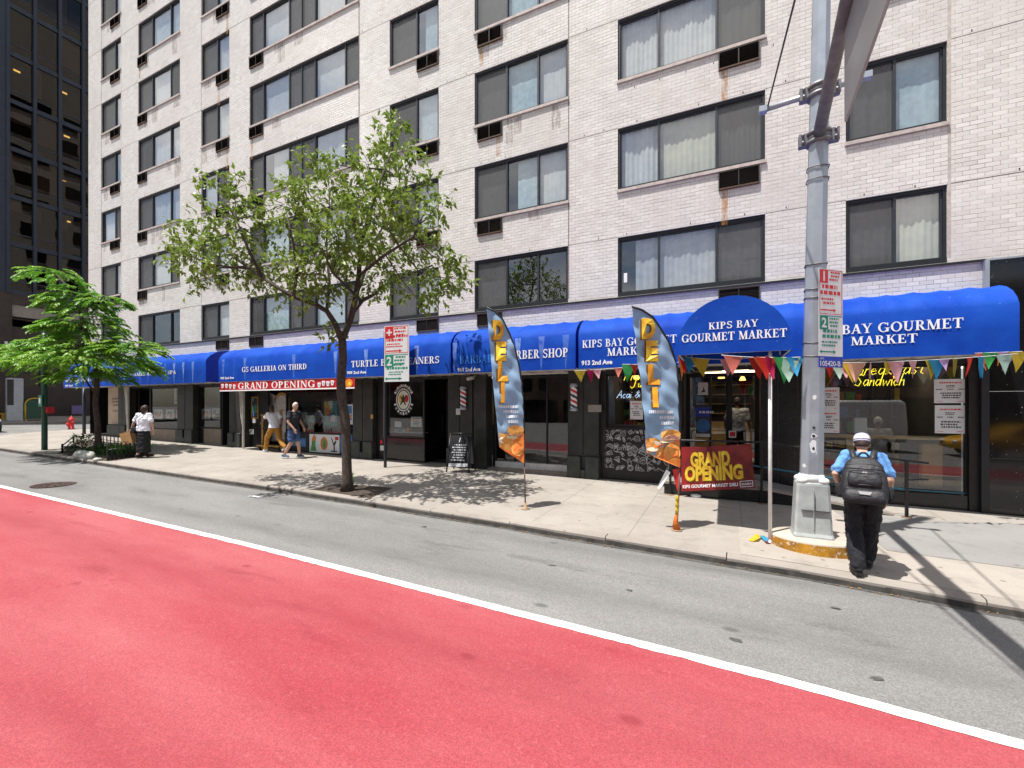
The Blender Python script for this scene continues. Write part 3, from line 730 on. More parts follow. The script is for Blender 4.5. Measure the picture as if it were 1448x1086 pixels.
def aircon(c, k, r_):
    xa, xe = fx(c[5][0]), fx(c[5][1]); zt = (2.58 if k == 0 else ZS(k) - .005); h = .40
    b = MB(); y0 = 10.955; t = .02
    if k == 0: h = .36
    b.box(xa, xa + t, y0, 11.02, zt - h, zt); b.box(xe - t, xe, y0, 11.02, zt - h, zt); b.box(xa + t, xe - t, y0, 11.02, zt - t, zt); b.box(xa + t, xe - t, y0 - .01, 11.02, zt - h, zt - h + .03, 1)
    b.box((xa + xe) / 2 - .012, (xa + xe) / 2 + .012, y0 + .004, 11.02, zt - h + .03, zt - t)
    z = zt - h + .045
    while z < zt - .04:
        b.add([(xa + t, y0 + .012, z), (xe - t, y0 + .012, z), (xe - t, y0 + .045, z + .02), (xa + t, y0 + .045, z + .02)], [(0, 1, 2, 3)], 0); z += .032
    b.quad((xa + t, 10.998, zt - h + .02), (xe - t, 10.998, zt - h + .02), (xe - t, 10.998, zt - .02), (xa + t, 10.998, zt - .02), 2)
    g = b.build('air_conditioner_grille', [M['louvre'], pbr('rusty_lip', (.10, .055, .035), .8, var=.4, scale=20) if 'lip' not in M else M['lip'], M['room']], APT)
    M['lip'] = g.data.materials[1]
    if k and r_.random() < (.9 if c[0] in 'fg' else .35):
        s = MB(); x = r_.choice((xa + .06, xe - .18)); l = r_.uniform(.5, .85)
        s.quad((x, 10.9965, zt - h - l), (x + .13, 10.9965, zt - h - l), (x + .13, 10.9965, zt - h), (x, 10.9965, zt - h)); s.build('rust_stain', M['rust'], g)
rw = random.Random(21)
for c in COLS:
    for k in range(c[6]):
        window(c, k, rw)
        if c[5] and not (k == 0 and c[0] == 'a'): aircon(c, k, rw)
# dirt runs under some sills
mb = MB(); rr = random.Random(31)
for c in COLS[:6]:
    for k in range(1, c[6]):
        for q in range(rr.choice((1, 2, 3))):
            x = rr.uniform(fx(c[1]), fx(c[2]) - .3); w = rr.uniform(.15, .5); l = rr.uniform(.25, .75)
            mb = MB(); mb.quad((x, 10.9972, ZS(k) - l), (x + w, 10.9972, ZS(k) - l), (x + w, 10.9972, ZS(k) - .01), (x, 10.9972, ZS(k) - .01)); part(mb, 'dirt_stain', M['dirt'])

# ------------------------------------------------------------------ shop fronts (parts of the building)
def B(x): return zb(x) - .04
def pier(p0, p1, ph=.55, groove=True, name='pier'):
    x0, x1 = fx(p0), fx(p1); b = MB(); mid = (x0 + x1) / 2; zl = min(B(x0), B(x1)); zp = zb(mid) + ph
    if groove:
        b.bbox(x0, mid - .012, 10.86, 11.25, zp, .93, 0, .01); b.bbox(mid + .012, x1, 10.86, 11.25, zp, .93, 0, .01); b.box(mid - .012, mid + .012, 10.885, 11.25, zp, .93, 0)
        g = .06
        b.bbox(x0 - .02, mid - g, 10.79, 11.25, zl, zp - .003, 1, .02); b.bbox(mid + g, x1 + .02, 10.79, 11.25, zl, zp - .003, 1, .02); b.bbox(mid - g, mid + g, 10.792, 11.25, zl, zb(mid) + ph * .38, 1, .01); b.box(mid - g, mid + g, 10.9, 11.25, zb(mid) + ph * .38, zp - .01, 1)
    else:
        b.bbox(x0, x1, 10.88, 11.25, zl, .93, 0, .01)
    return part(b, name, [M['pier'], M['pier2']])
pier(172, 183.5); pier(255.5, 278); pier(329, 345.5); pier(503, 531); pier(637, 671); pier(672.5, 690, groove=False); pier(806, 848.5)
def frame_rect(b, x0, x1, z0, z1, y, w=.05, d=.08, m=0, sills=True):
    b.box(x0, x0 + w, y, y + d, z0, z1, m); b.box(x1 - w, x1, y, y + d, z0, z1, m); b.box(x0 + w, x1 - w, y, y + d, z1 - w, z1, m); b.box(x0 + w, x1 - w, y, y + d, z0, z0 + w, m)
def shop_window(p0, p1, ptop, pbot, Y, mull=(), mat='frame', gm='shopglass', tilt=0, pm=None):
    x0, x1 = fx(p0, Y), fx(p1, Y); pm = pm or (p0 + p1) / 2; z0 = fz(pm, pbot, Y); z1 = ptop if ptop < 5 else fz(pm, ptop, Y)
    b = MB(); frame_rect(b, x0, x1, z0, z1, Y)
    for p in mull:
        x = fx(p, Y); b.box(x - .02, x + .02, Y + .01, Y + .07, z0 + .05, z1 - .05, 0)
    w = part(b, 'shop_window', [M[mat]])
    q = MB(); q.quad((x0 + .05, Y + .04, z0 + .05), (x1 - .05, Y + .04 + tilt, z0 + .05), (x1 - .05, Y + .04 + tilt, z1 - .05), (x0 + .05, Y + .04, z1 - .05)); q.build('pane', M[gm], w, recalc=False)
    return w, x0, x1, z0, z1
def bulkhead(p0, p1, ytop, Y, mat, name='bulkhead', d=.2, pm=None):
    x0, x1 = fx(p0, Y), fx(p1, Y); b = MB(); zt = fz(pm or (p0 + p1) / 2, ytop, Y)
    b.bbox(x0, x1, Y, Y + d, min(B(x0), B(x1)), zt, 0, .008); return part(b, name, M[mat])
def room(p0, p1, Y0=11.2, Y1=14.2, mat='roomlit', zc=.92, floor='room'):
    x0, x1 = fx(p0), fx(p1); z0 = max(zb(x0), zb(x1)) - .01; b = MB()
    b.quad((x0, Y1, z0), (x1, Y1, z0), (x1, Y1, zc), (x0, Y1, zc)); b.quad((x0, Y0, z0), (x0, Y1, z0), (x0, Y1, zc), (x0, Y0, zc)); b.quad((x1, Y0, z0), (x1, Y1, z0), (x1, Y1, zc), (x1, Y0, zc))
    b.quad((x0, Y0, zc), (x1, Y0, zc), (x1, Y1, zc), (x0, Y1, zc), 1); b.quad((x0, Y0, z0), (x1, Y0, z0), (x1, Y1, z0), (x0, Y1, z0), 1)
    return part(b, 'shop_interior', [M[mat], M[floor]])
def header(p0, p1, Y=11.0, z=.78, mat='frame'):
    b = MB(); b.box(fx(p0), fx(p1), Y, Y + .12, z, .93); part(b, 'header', M[mat])
# corner post and dark corner recess
mb = MB(); mb.tube([(-28.95, 10.8, B(-29)), (-28.95, 10.8, .86)], .07, 14); part(mb, 'corner_post', M['navyst'])
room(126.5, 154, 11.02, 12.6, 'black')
mb = MB(); mb.box(fx(153), fx(172.5), 11.0, 11.2, fz(162, 600), .93); part(mb, 'stone_panel', pbr('beige_panel', (.46, .37, .28), .7, var=.1, scale=2))
mb = MB(); O = Vector((fx(157.5), 11.0, fz(162, 575))); scribble(mb, O, XU, ZU, 1.0, .46, 3, 0, random.Random(4)); scribble(mb, O + Vector((0, 0, -.25)), XU, ZU, .9, .10, 2, 0, random.Random(5)); part(mb, 'panel_lettering', pbr('brown_print', (.16, .11, .08), .7))
bulkhead(151, 172, 601, 10.8, 'pier2')
# nail salon bay
room(184, 255, 11.3); header(183.5, 255.5)
shop_window(184, 212, .78, 619, 11.35, (), 'black', 'tintglass'); shop_window(212, 255, .78, 607, 11.05); bulkhead(212, 255, 607, 11.06, 'tan')
# second small bay
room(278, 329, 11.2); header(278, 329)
shop_window(279, 312, .78, 605.5, 11.05, pm=297); bulkhead(288, 312, 606, 11.06, 'tan', pm=297); bulkhead(279, 288, 606, 11.06, 'black', pm=297)
mb = MB(); x = fx(313); mb.box(x, x + .04, 11.02, 12.3, B(x), .8); mb.box(x + .04, fx(329), 12.2, 12.25, B(x), .8, 1); part(mb, 'recessed_door', [M['frame'], M['room']])
# gallery bay
room(345.5, 503, 11.25, 14.6); header(345.5, 503)
mb = MB(); x0, x1 = fx(346), fx(372); mb.box(x0, x1, 11.2, 11.26, B(x0), .78)
door = part(mb, 'shop_door', M['black'])
mb = MB()
for i, (a, b_, c, d) in enumerate(((349, 565, 352.5, 571), (349, 574, 352.5, 580), (349, 584, 352, 590), (349, 591, 351.5, 594), (356.5, 592, 362, 598), (349, 607, 358.5, 614))):
    mb.quad(at(a, d, 11.195), at(c, d, 11.195), at(c, b_, 11.195), at(a, b_, 11.195), 0)
mb.poly([at(351, 612.5, 11.19), at(352, 613, 11.19), at(357, 608.5, 11.19), at(356, 608, 11.19)], 1)
mb.build('door_sticker', [M['signwhite'], M['ink']], door)
shop_window(404, 502, .78, 613.5, 11.05, (), 'black', pm=450)
bulkhead(402, 503, 613, 11.06, 'black', pm=450)
# cleaners bay
room(531, 637, 11.25, 14.0, 'roomlit'); header(531, 637)
mb = MB(); mb.box(fx(531), fx(543), 11.02, 11.14, B(-10), .78); mb.box(fx(543.3), fx(545.5), 10.97, 11.10, fz(545, 619), .78, 1); part(mb, 'window_post', [M['black'], M['soffit']])
shop_window(545.5, 600, .78, 619, 11.05, (), 'frame'); bulkhead(531, 600.3, 619.3, 11.03, 'granite', pm=560)
mb = MB(); xx = fx(600); frame = [(xx, y, z) for y, z in ((11.13, -1.05), (12.1, -1.05), (12.1, .78), (11.13, .78))]; mb.poly(frame, 0); part(mb, 'side_pane', M['shopglass'], None, False)
mb = MB(); mb.box(xx - .05, xx - .02, 11.2, 12.1, B(xx), -1.05); part(mb, 'side_bulkhead', M['granite'])
mb = MB(); frame_rect(mb, fx(600) + .05, fx(637), B(-7), .78, 12.1, .07); mb.box(fx(622, 12), fx(623.5, 12), 12.05, 12.1, -1.2, -.3, 0)
d2 = part(mb, 'recessed_door', M['frame']); q = MB(); q.quad((fx(600) + .1, 12.13, B(-7) + .07), (fx(637) - .07, 12.13, B(-7) + .07), (fx(637) - .07, 12.13, .7), (fx(600) + .1, 12.13, .7)); q.build('pane', M['tintglass'], d2, recalc=False)
# barber bay
room(690, 806, 11.3, 14.6, 'roomlit'); header(690, 806, 11.0, .82, 'soffit')
mb = MB(); xa, xb = fx(690), fx(699); mb.box(xa, xb, 11.32, 11.36, B(-6), .82); dd = part(mb, 'barber_door', M['black'])
for p, a, b_ in ((691.2, 553, 599), (695.3, 541, 606), (697.5, 552, 601)):
    q = MB(); q.tube([at(p, a, 11.27), at(p, b_, 11.27)], .016, 8)
    for yy_ in (a + 4, b_ - 4): q.tube([at(p, yy_, 11.27), at(p, yy_, 11.33)], .01, 6)
    q.build('handle', M['brass'], dd)
shop_window(699, 805.5, .80, 659, 11.18, (727, 773), 'frame', pm=750)
b0 = MB(); b0.box(fx(697), fx(805.5), 11.14, 11.3, fz(750, 664, 11.14), fz(750, 655, 11.14), 0); b0.box(fx(690), fx(805.5), 10.98, 11.3, B(-3.5), fz(750, 665, 10.98), 1); part(b0, 'threshold', [M['soffit'], M['tan']])
# market bays
room(848.5, 965, 11.25, 14.4); header(848.5, 1396)
mb = MB(); mb.box(fx(848.5), fx(857), 11.0, 11.14, B(-3), .78); part(mb, 'window_post', M['black'])
shop_window(857, 965, .78, 604, 11.08, (), 'black', pm=905)
bulkhead(848.5, 966, 604.5, 11.02, 'black', 'mural_panel', pm=905)
mb = MB(); x0, x1 = fx(966), fx(1077); zf = zb(0) + .36
mb.quad((x0, 11.1, zf), (x1, 11.1, zf), (x1, 16, zf), (x0, 16, zf), 1); mb.quad((x0, 16, zf), (x1, 16, zf), (x1, 16, .95), (x0, 16, .95), 0); mb.quad((x0, 11.1, zf), (x0, 16, zf), (x0, 16, .95), (x0, 11.1, .95), 0); mb.quad((x1, 11.1, zf), (x1, 16, zf), (x1, 16, .95), (x1, 11.1, .95), 0); mb.quad((x0, 11.1, .95), (x1, 11.1, .95), (x1, 16, .95), (x0, 16, .95), 1)
mb.box(x0, x1, 15.2, 15.9, zf, zf + 1.0, 2)
for q in range(4): mb.box(x0, x1, 15.6, 15.95, zf + 1.25 + q * .3, zf + 1.27 + q * .3, 2)
part(mb, 'shop_interior', [M['roomlit'], M['room'], M['wood']])
mb = MB(); frame_rect(mb, x0, x1, zf, .78, 11.9, .09, .1); xm = fx(1031, 11.9); mb.box(xm - .05, xm + .05, 11.88, 12.0, zf + .09, .69); mb.box(fx(1004, 11.9) - .03, fx(1004, 11.9) + .03, 11.9, 12.0, zf + .09, .69)
ed = part(mb, 'entrance_door', M['black'])
q = MB(); q.quad((x0 + .09, 11.95, zf + .09), (xm - .05, 11.95, zf + .09), (xm - .05, 11.95, .69), (x0 + .09, 11.95, .69)); q.build('pane', M['shopglass'], ed, recalc=False)
q = MB(); q.quad((xm + .05, 11.95, zf + .09), (x1 - .09, 11.95, zf + .09), (x1 - .09, 11.95, .69), (xm + .05, 11.95, .69)); q.build('pane', M['shopglass'], ed, recalc=False)
for px in (1027.5, 1034.5):
    q = MB(); q.tube([at(px, 520, 11.84), at(px, 632, 11.84)], .014, 8); q.build('handle', M['frame2'], ed)
mb = MB(); x0, x1 = fx(1077), fx(1157); mb.box(x0, x1, 11.0, 11.2, B(1), .78)
for p in (1100, 1128): mb.box(fx(p) - .008, fx(p) + .008, 10.994, 11.0, B(1), .78, 1)
part(mb, 'black_wall', [M['blackpanel'], M['ink']])
room(1157, 1370, 11.3, 15.0)
mb = MB(); W_, wx0, wx1, wz0, wz1 = shop_window(1157, 1370, .78, 693, 11.06, (), 'black', pm=1260)
bulkhead(1157, 1396, 694, 11.02, 'blackpanel', pm=1260)
mb = MB(); mb.box(wx0 + .06, wx1 - .06, 11.055, 11.06, wz0 + .015, wz0 + .04); part(mb, 'blue_strip', M['blue2'])
zc = fz(1260, 617, 11.25); mb = MB(); mb.bbox(wx0 + .1, wx1 - .06, 11.2, 11.6, zc - .05, zc); mb.box(fx(1197, 11.3), fx(1208, 11.3), 11.3, 11.36, wz0 - .2, zc - .05); part(mb, 'window_counter', M['wood'])
mb = MB(); mb.box(fx(1370), fx(1384), 10.98, 11.2, B(4), .78); mb.box(fx(1384), XG - .003, 10.9, 11.2, B(4), .93, 1); part(mb, 'frame_post', [M['black'], M['frame']])
mb = MB(); zl = B(XG)
zc_ = [-.62, .62, 1.7]
z0 = zl
for z in (-.95, .25, 1.45, 2.62):
    for a, b_ in ((XG, 6.4), (6.406, 8.6), (8.606, 14)): mb.box(a, b_, 10.94, 11.2, z0, z - .005)
    z0 = z
part(mb, 'granite_cladding', M['granite'])
mb = MB(); mb.box(XG - .06, XG, 10.90, 11.0, .93, 2.62); mb.box(XG, 14, 10.92, 10.94, 2.60, 2.63); part(mb, 'steel_edge', M['galv'])
# stock on shelves behind the market windows
rr = random.Random(55); SHC = [pbr('stock_' + n_, c_, .6, var=.2, scale=12) for n_, c_ in (('red', (.40, .04, .03)), ('yellow', (.55, .40, .05)), ('green', (.06, .22, .06)), ('blue', (.05, .12, .35)), ('white', (.55, .53, .48)), ('brown', (.25, .13, .06)))]
for p0, p1, Y in ((1165, 1235, 14.6), (1262, 1350, 14.6), (870, 950, 13.9)):
    xa, xb = fx(p0, Y), fx(p1, Y); b = MB(); zf = zb(1)
    for q in range(6): b.box(xa, xb, Y, Y + .35, zf + .3 + q * .42, zf + .33 + q * .42)
    for x in (xa, xb): b.box(x - .03, x, Y, Y + .35, zf, zf + 2.6)
    sh = part(b, 'stock_shelf', M['frame2'])
    for q in range(6):
        b = MB(); x = xa + .05
        while x < xb - .25:
            w = rr.uniform(.08, .22); h = rr.uniform(.14, .32)
            if rr.random() < .85: b.box(x, x + w, Y + .02, Y + .25, zf + .332 + q * .42, zf + .33 + q * .42 + h, rr.randrange(6))
            x += w + .02
        b.build('stock_row', SHC, sh)
for x, y in ((fx(1195, 13), 13), (fx(1290, 13), 13), (fx(1330, 14.3), 14.3), (fx(1010, 13.6), 13.6), (fx(1040, 12.25), 12.25), (fx(1052, 13.3), 13.3), (fx(905, 12.8), 12.8)):  # added glowing panels, put in to brighten the market interior and doorway
    b = MB(); b.box(x - .3, x + .3, y - .3, y + .3, .87, .9); part(b, 'fill_light_panel', M['panelW'])
# ceiling lamps inside the market
for x, y in ((fx(1020, 13.2), 13.2), (fx(1050, 14.5), 14.5), (fx(900, 12.2), 12.2)):
    b = MB(); b.lathe((x, y, .72), [(.02, .12), (.05, .1), (.09, .0), (.0, -.01)], 10); part(b, 'ceiling_lamp', M['lampW'])

# ------------------------------------------------------------------ dark office tower across the side street
TW = thing('office_tower', 'dark glass office tower with blue-grey mullions behind the bright tree at left', 'building', (-49, 13.8, zb(-44)))
DX = -49.0
ty = lambda px: atx(px, 300, DX).y
yb = [ty(10.4), ty(47.6), ty(83.6), ty(117.4)]; bay = (yb[3] - yb[0]) / 3
ys = [yb[0] + bay * i for i in range(-1, 12)]
zfl0 = atx(11.7, 414, DX).z; fh = 3.62
mb = MB()
mb.quad((DX - .5, ys[1], zfl0), (DX - .5, ys[-1], zfl0), (DX - .5, ys[-1], 60), (DX - .5, ys[1], 60))
part(mb, 'floor_core', M['room'], TW)
mb = MB(); mb.box(DX - 20, DX + .12, 4, ys[1] - .08, zfl0, 60); part(mb, 'corner_slab', M['navyst'], TW)
mb = MB()
for y in ys[1:]: mb.box(DX - .1, DX + .17, y - .10, y + .10, zfl0, 60)
part(mb, 'mullion', M['navyst'], TW)
mb = MB()
for k in range(0, 15):
    z = zfl0 + fh * k; mb.box(DX - .12, DX + .06, ys[1], ys[-1], z - .02, z + .32); mb.box(DX - .12, DX - .02, ys[1], ys[-1], z + .95, z + 1.03, 0)
part(mb, 'spandrel', M['navyst'], TW)
rt = random.Random(14)
for k in range(0, 8):
    for i in range(1, 6):
        z0 = zfl0 + fh * k + .32; z1 = zfl0 + fh * (k + 1) - .02; a, e = ys[i] + .1, ys[i + 1] - .1
        q = MB(); t1 = rt.uniform(-.012, .012); t2 = rt.uniform(-.012, .012)
        q.quad((DX - .03 + t1, a, z0), (DX - .03 - t1, e, z0), (DX - .03 - t1 + t2, e, z1), (DX - .03 + t1 + t2, a, z1)); w = part(q, 'window', M['tintglass'], TW, False)
        if rt.random() < .55:
            b = MB(); f = rt.choice((.3, .35, 1, 1)); zz0 = z0 + (z1 - z0) * rt.choice((.3, .32, .62, .75)); b.quad((DX - .25, a, zz0), (DX - .25, a + (e - a) * f, zz0), (DX - .25, a + (e - a) * f, z1 - .1), (DX - .25, a, z1 - .1)); b.build('blind', M['blind'], w)
        if (k, i) in ((3, 1), (3, 2), (3, 3), (2, 1), (2, 3), (1, 3), (4, 1)) or rt.random() < .08:
            b = MB(); yc = a + (e - a) * rt.uniform(.2, .7); zc = z1 - rt.uniform(.3, .9); b.box(DX - .45, DX - .40, yc - .18, yc + .18, zc - .06, zc + .06); b.build('ceiling_light', M['lampW'], w)
        b = MB(); b.quad((DX - .42, a, z0), (DX - .42, e, z0), (DX - .42, e, z0 + .85), (DX - .42, a, z0 + .85)); b.build('radiator_cover', M['black'], w)
# stone base of the tower
zz_ = lambda py: atx(60, py, DX).z
g0 = zb(-44) + .2
mb = MB()
yA = ty(16.5)
mb.box(DX - 6, DX + .1, 4, yA, g0, zfl0); mb.box(DX - 6, DX + .1, yA, 60, zz_(436), zfl0); mb.box(DX - 6, DX - .05, yA, 60, zz_(500), zz_(466)); mb.box(DX - 6, DX + .05, yA, 60, g0, zz_(547))
for y in (ty(47), ty(90)): mb.box(DX + .1, DX + .102, y, y + .03, zz_(436), zfl0)
part(mb, 'stone_base', M['sand'], TW)
mb = MB(); mb.box(DX - 6, DX - .02, yA, 60, zz_(452), zz_(436) - .01); part(mb, 'concrete_beam', M['beam'], TW)
mb = MB(); mb.quad((DX - .6, yA, zz_(547)), (DX - .6, 60, zz_(547)), (DX - .6, 60, zz_(500)), (DX - .6, yA, zz_(500))); mb.quad((DX - .6, yA, zz_(466)), (DX - .6, 60, zz_(466)), (DX - .6, 60, zz_(452)), (DX - .6, yA, zz_(452)))
part(mb, 'lobby_glass', M['tintglass'], TW, False)
mb = MB()
y = yA
while y < 60: mb.box(DX - .6, DX - .5, y, y + .08, zz_(547), zz_(500)); y += 1.7
mb.box(DX - .6, DX - .52, yA, 60, zz_(528) - .03, zz_(528) + .03); part(mb, 'lobby_mullion', M['frame2'], TW)
mb = MB(); mb.quad((DX - 1.6, yA, g0), (DX - 1.6, 60, g0), (DX - 1.6, 60, zfl0), (DX - 1.6, yA, zfl0)); part(mb, 'lobby_wall', M['room'], TW)
for py in (497, 540):
    b = MB(); p = atx(8, py, DX + .1); b.tube([p + Vector((.1, 0, -.55)), p + Vector((.1, 0, .75))], .09, 10); b.tube([p + Vector((.1, 0, -.75)), p + Vector((.1, 0, -.55))], .10, 10, 1); part(b, 'wall_lamp', [M['signwhite'], M['black']], TW)
    break
# ------------------------------------------------------------------ awnings (each hangs on the wall: a thing of its own)
YA, ZA = 10.0, .845
PROF = [(10.985, 2.10), (10.80, 2.105), (10.58, 2.075), (10.36, 2.0), (10.18, 1.89), (10.06, 1.76), (10.0, 1.64)]
NAVE = M['awning']
def awning(name, label, x0, x1, nr, mat, seed, lines=(), text_mat='white'):
    t = thing(name, label, 'awning', ((x0 + x1) / 2, 11, ZA))
    r_ = random.Random(seed); b = MB(); ns = nr * 8; secs = []
    for i in range(ns + 1):
        x = x0 + (x1 - x0) * i / ns; ph = (i % 8) / 8
        sag = .030 * math.sin(PI * ph) ** .8 if 0 < ph < 1 else 0
        jit = .004 * math.sin(x * 9 + seed)
        sec = []
        for q, (y, z) in enumerate(PROF):
            wgt = min(1, q / 2) * (1 if q < 5 else .35)
            sec.append((x, y + sag * .5 * wgt, z - sag * .8 * wgt + jit))
        sec += [(x, YA + .004 * math.sin(PI * ph), 1.25), (x, YA, ZA)]
        secs.append(sec)
    b.loft(secs, 0, False, True, closed=False)
    c = b.build('canopy', mat, t, recalc=False)
    for x in (x0, x1):
        e = MB(); e.poly([(x, y, z) for y, z in PROF] + [(x, YA, ZA), (x, 10.985, ZA)], 0); e.build('end_panel', M['awnend'], t)
    f = MB(); f.box(x0, x1, YA + .012, YA + .05, ZA - .012, ZA + .02); f.box(x0, x1, YA + .05, 10.98, ZA + .03, ZA + .04)
    for i in range(nr + 1):
        x = x0 + (x1 - x0) * i / nr; f.tube([(x, YA + .05, ZA + .012), (x, 10.98, ZA + .012)], .014, 6)
    f.build('awning_frame', M['soffit'], t)
    for txt, h, xl, xr, zb_, style, mt in lines:
        # lettering between world x = xl..xr on the vertical front
        b = MB()
        if style == 's':
            ps, w = serif_polys(txt, h); k = (xr - xl) / w; ps = [[(x * k, y) for x, y in p] for p in ps]
        else:
            ps, w = sans_polys(txt, h, .035); k = (xr - xl) / w; ps = [[(x * k, y) for x, y in p] for p in ps]
        lay(b, ps, (xl, YA, zb_), XU, ZU, 0, .009)
        b.build('lettering', M[mt], t)
    return t
def ax(px): return fx(px, YA)
def az(px, py): return fz(px, py, YA)
def tl(txt, p0, ybase, ytop, p1, style='s', mt='white'):
    return (txt, az((p0 + p1) / 2, ytop) - az((p0 + p1) / 2, ybase), ax(p0), ax(p1), az((p0 + p1) / 2, ybase), style, mt)
xs_ = [-29.0, ax(291), ax(309), ax(484), ax(637.2), ax(640.3), ax(813.8), ax(818), XG]
XL = ax(90)
awning('awning', 'blue awning over the nail salon and street corner, farthest left, half behind the bright tree', XL, ax(291), 17, NAVE, 1,
       [tl('ANGEL NAILS AND DAY SPA', 169, 530.8, 526, 249), tl('HEIL LE HILEL', 93, 539.5, 535, 131), tl('909 2nd', 92.5, 546.5, 544.2, 103, 'n')])
awning('awning', 'blue awning lettered GS GALLERIA ON THIRD above the red banner', ax(309), ax(484), 11, NAVE, 2,
       [tl('GS GALLERIA ON THIRD', 342.5, 524, 516.6, 434), tl('909 2nd Ave', 312, 536, 533, 331, 'n')])
awning('awning', 'blue awning lettered TURTLE BAY CLEANERS with a dark water streak, behind the parking sign', ax(484.4), ax(637.2), 8, NAVE, 3,
       [tl('TURTLE BAY CLEANERS', 497, 516.3, 507, 621.5), tl('909 2nd Ave', 491, 528.5, 524.7, 518, 'n')])
awning('awning', 'blue awning lettered BARBER SHOP with a faded first word, above the barber shop glass', ax(640.3), ax(813.8), 7, NAVE, 4,
       [tl('BARBARA', 650, 513.3, 502, 706, 's', 'ghost'), tl('BARBER SHOP', 714, 506.5, 494.3, 803.5), tl('911 2nd Ave', 647.5, 525, 520, 679.5, 'n')])
awning('awning', 'long straight blue awning lettered KIPS BAY GOURMET MARKET, rightmost of the awning row', ax(818), XG, 19, M['awning2'], 5,
       [tl('KIPS BAY GOURMET', 823.5, 488.2, 477.2, 957), tl('MARKET', 859, 501.8, 490.7, 921), tl('913 2nd Ave', 822.5, 515.5, 509.5, 866, 'n'),
        tl('KIPS BAY GOURMET', 1136, 469.6, 456.2, 1362.5), tl('MARKET', 1203.5, 486.2, 474, 1297.5)])
# dark water streak on the cleaners' awning and the barbers' end
o_ = MB()
# barrel canopy reaching out to the kerb over the market door
CXm, CYf, CZ, CRr = .07, 7.2, .762, .75
t = thing('arched_canopy', 'arched blue entrance canopy over the sidewalk, half-round front lettered KIPS BAY GOURMET MARKET', 'awning', (CXm, 9, CZ))
b = MB(); N_ = 28
arc = [(CXm + CRr * math.cos(PI * i / N_), CZ + .075 + CRr * math.sin(PI * i / N_)) for i in range(N_ + 1)]
outl = [(CXm + CRr, CZ)] + arc + [(CXm - CRr, CZ)]
secs = []
for y in frange(CYf, 10.05, 14):
    secs.append([(x, y, z) for x, z in outl])
b.loft(secs, 0, False, True, closed=False); b.build('canopy', M['awning2'], t, recalc=False)
b = MB(); b.poly([(x, CYf - .002, z) for x, z in outl], 0); b.build('front_panel', M['awning2'], t)
b = MB()
for y in (CYf + .03, 8.6, 9.9):
    pts = [(x, y, z) for x, z in [(CXm + CRr * .985 * math.cos(PI * i / N_), CZ + .075 + CRr * .985 * math.sin(PI * i / N_)) for i in range(N_ + 1)]]
    b.tube(pts, .014, 6)
for x in (CXm - .73, CXm + .73): b.tube([(x, CYf + .02, CZ + .01), (x, 10.98, CZ + .01)], .014, 6)
b.tube([(CXm - .73, CYf + .03, CZ + .01), (CXm + .73, CYf + .03, CZ + .01)], .014, 6)
b.build('pipe_frame', M['galv'], t)
def tl2(txt, p0, yb_, yt, p1):
    b = MB(); Y = CYf - .002; pm = (p0 + p1) / 2; h = fz(pm, yt, Y) - fz(pm, yb_, Y); xl, xr = fx(p0, Y), fx(p1, Y)
    ps, w = serif_polys(txt, h); k = (xr - xl) / w
    lay(b, [[(x * k, y) for x, y in p] for p in ps], (xl, Y, fz(pm, yb_, Y)), XU, ZU, 0, .006); b.build('lettering', M['white'], t)
tl2('KIPS BAY', 1002, 463.8, 453.9, 1072); tl2('GOURMET MARKET', 964, 480.3, 468.8, 1113)
# thin posts carrying it
for px, lab in ((1089, 'thin white steel post standing beside the big lamp post, carrying the canopy corner'),):
    x = fx(px, 7.27); t = thing('canopy_post', lab, 'post', (x, 7.27, zs(x, 7.27)))
    b = MB(); b.tube([(x, 7.27, zs(x, 7.27)), (x, 7.27, CZ)], .024, 12); b.build('pole', M['paintwhite'] if px > 1000 else M['galv'], t)
    b = MB(); b.lathe((x, 7.27, zs(x, 7.27)), [(.05, 0), (.05, .012), (.03, .02), (.026, .05)], 12); b.build('base_plate', M['galv'], t)

# ------------------------------------------------------------------ posters and banners
def sheet(name, label, cat, p0, y0, p1, y1, Y, mat, pm=None, thick=.008, group=None):
    pm = pm or (p0 + p1) / 2
    x0, x1 = fx(p0, Y), fx(p1, Y); z1 = fz(pm, y0, Y); z0 = fz(pm, y1, Y)
    t = thing(name, label, cat, ((x0 + x1) / 2, Y, z0), 0, group)
    b = MB(); b.box(x0, x1, Y, Y + thick, z0, z1); b.build('sheet', mat, t)
    return t, x0, x1, z0, z1
def put(t, fn, name, mats, Y):
    b = MB(); fn(b); return b.build(name, mats, t)
def disc(b, x, y, z, rx, rz, m=0, n=20, off=0): b.poly([(x + rx * math.cos(2 * PI * i / n), y - off, z + rz * math.sin(2 * PI * i / n)) for i in range(n)], m)
def blob(b, x, y, z, pts, s, m=0): b.poly([(x + px * s, y, z + pz * s) for px, pz in pts], m)

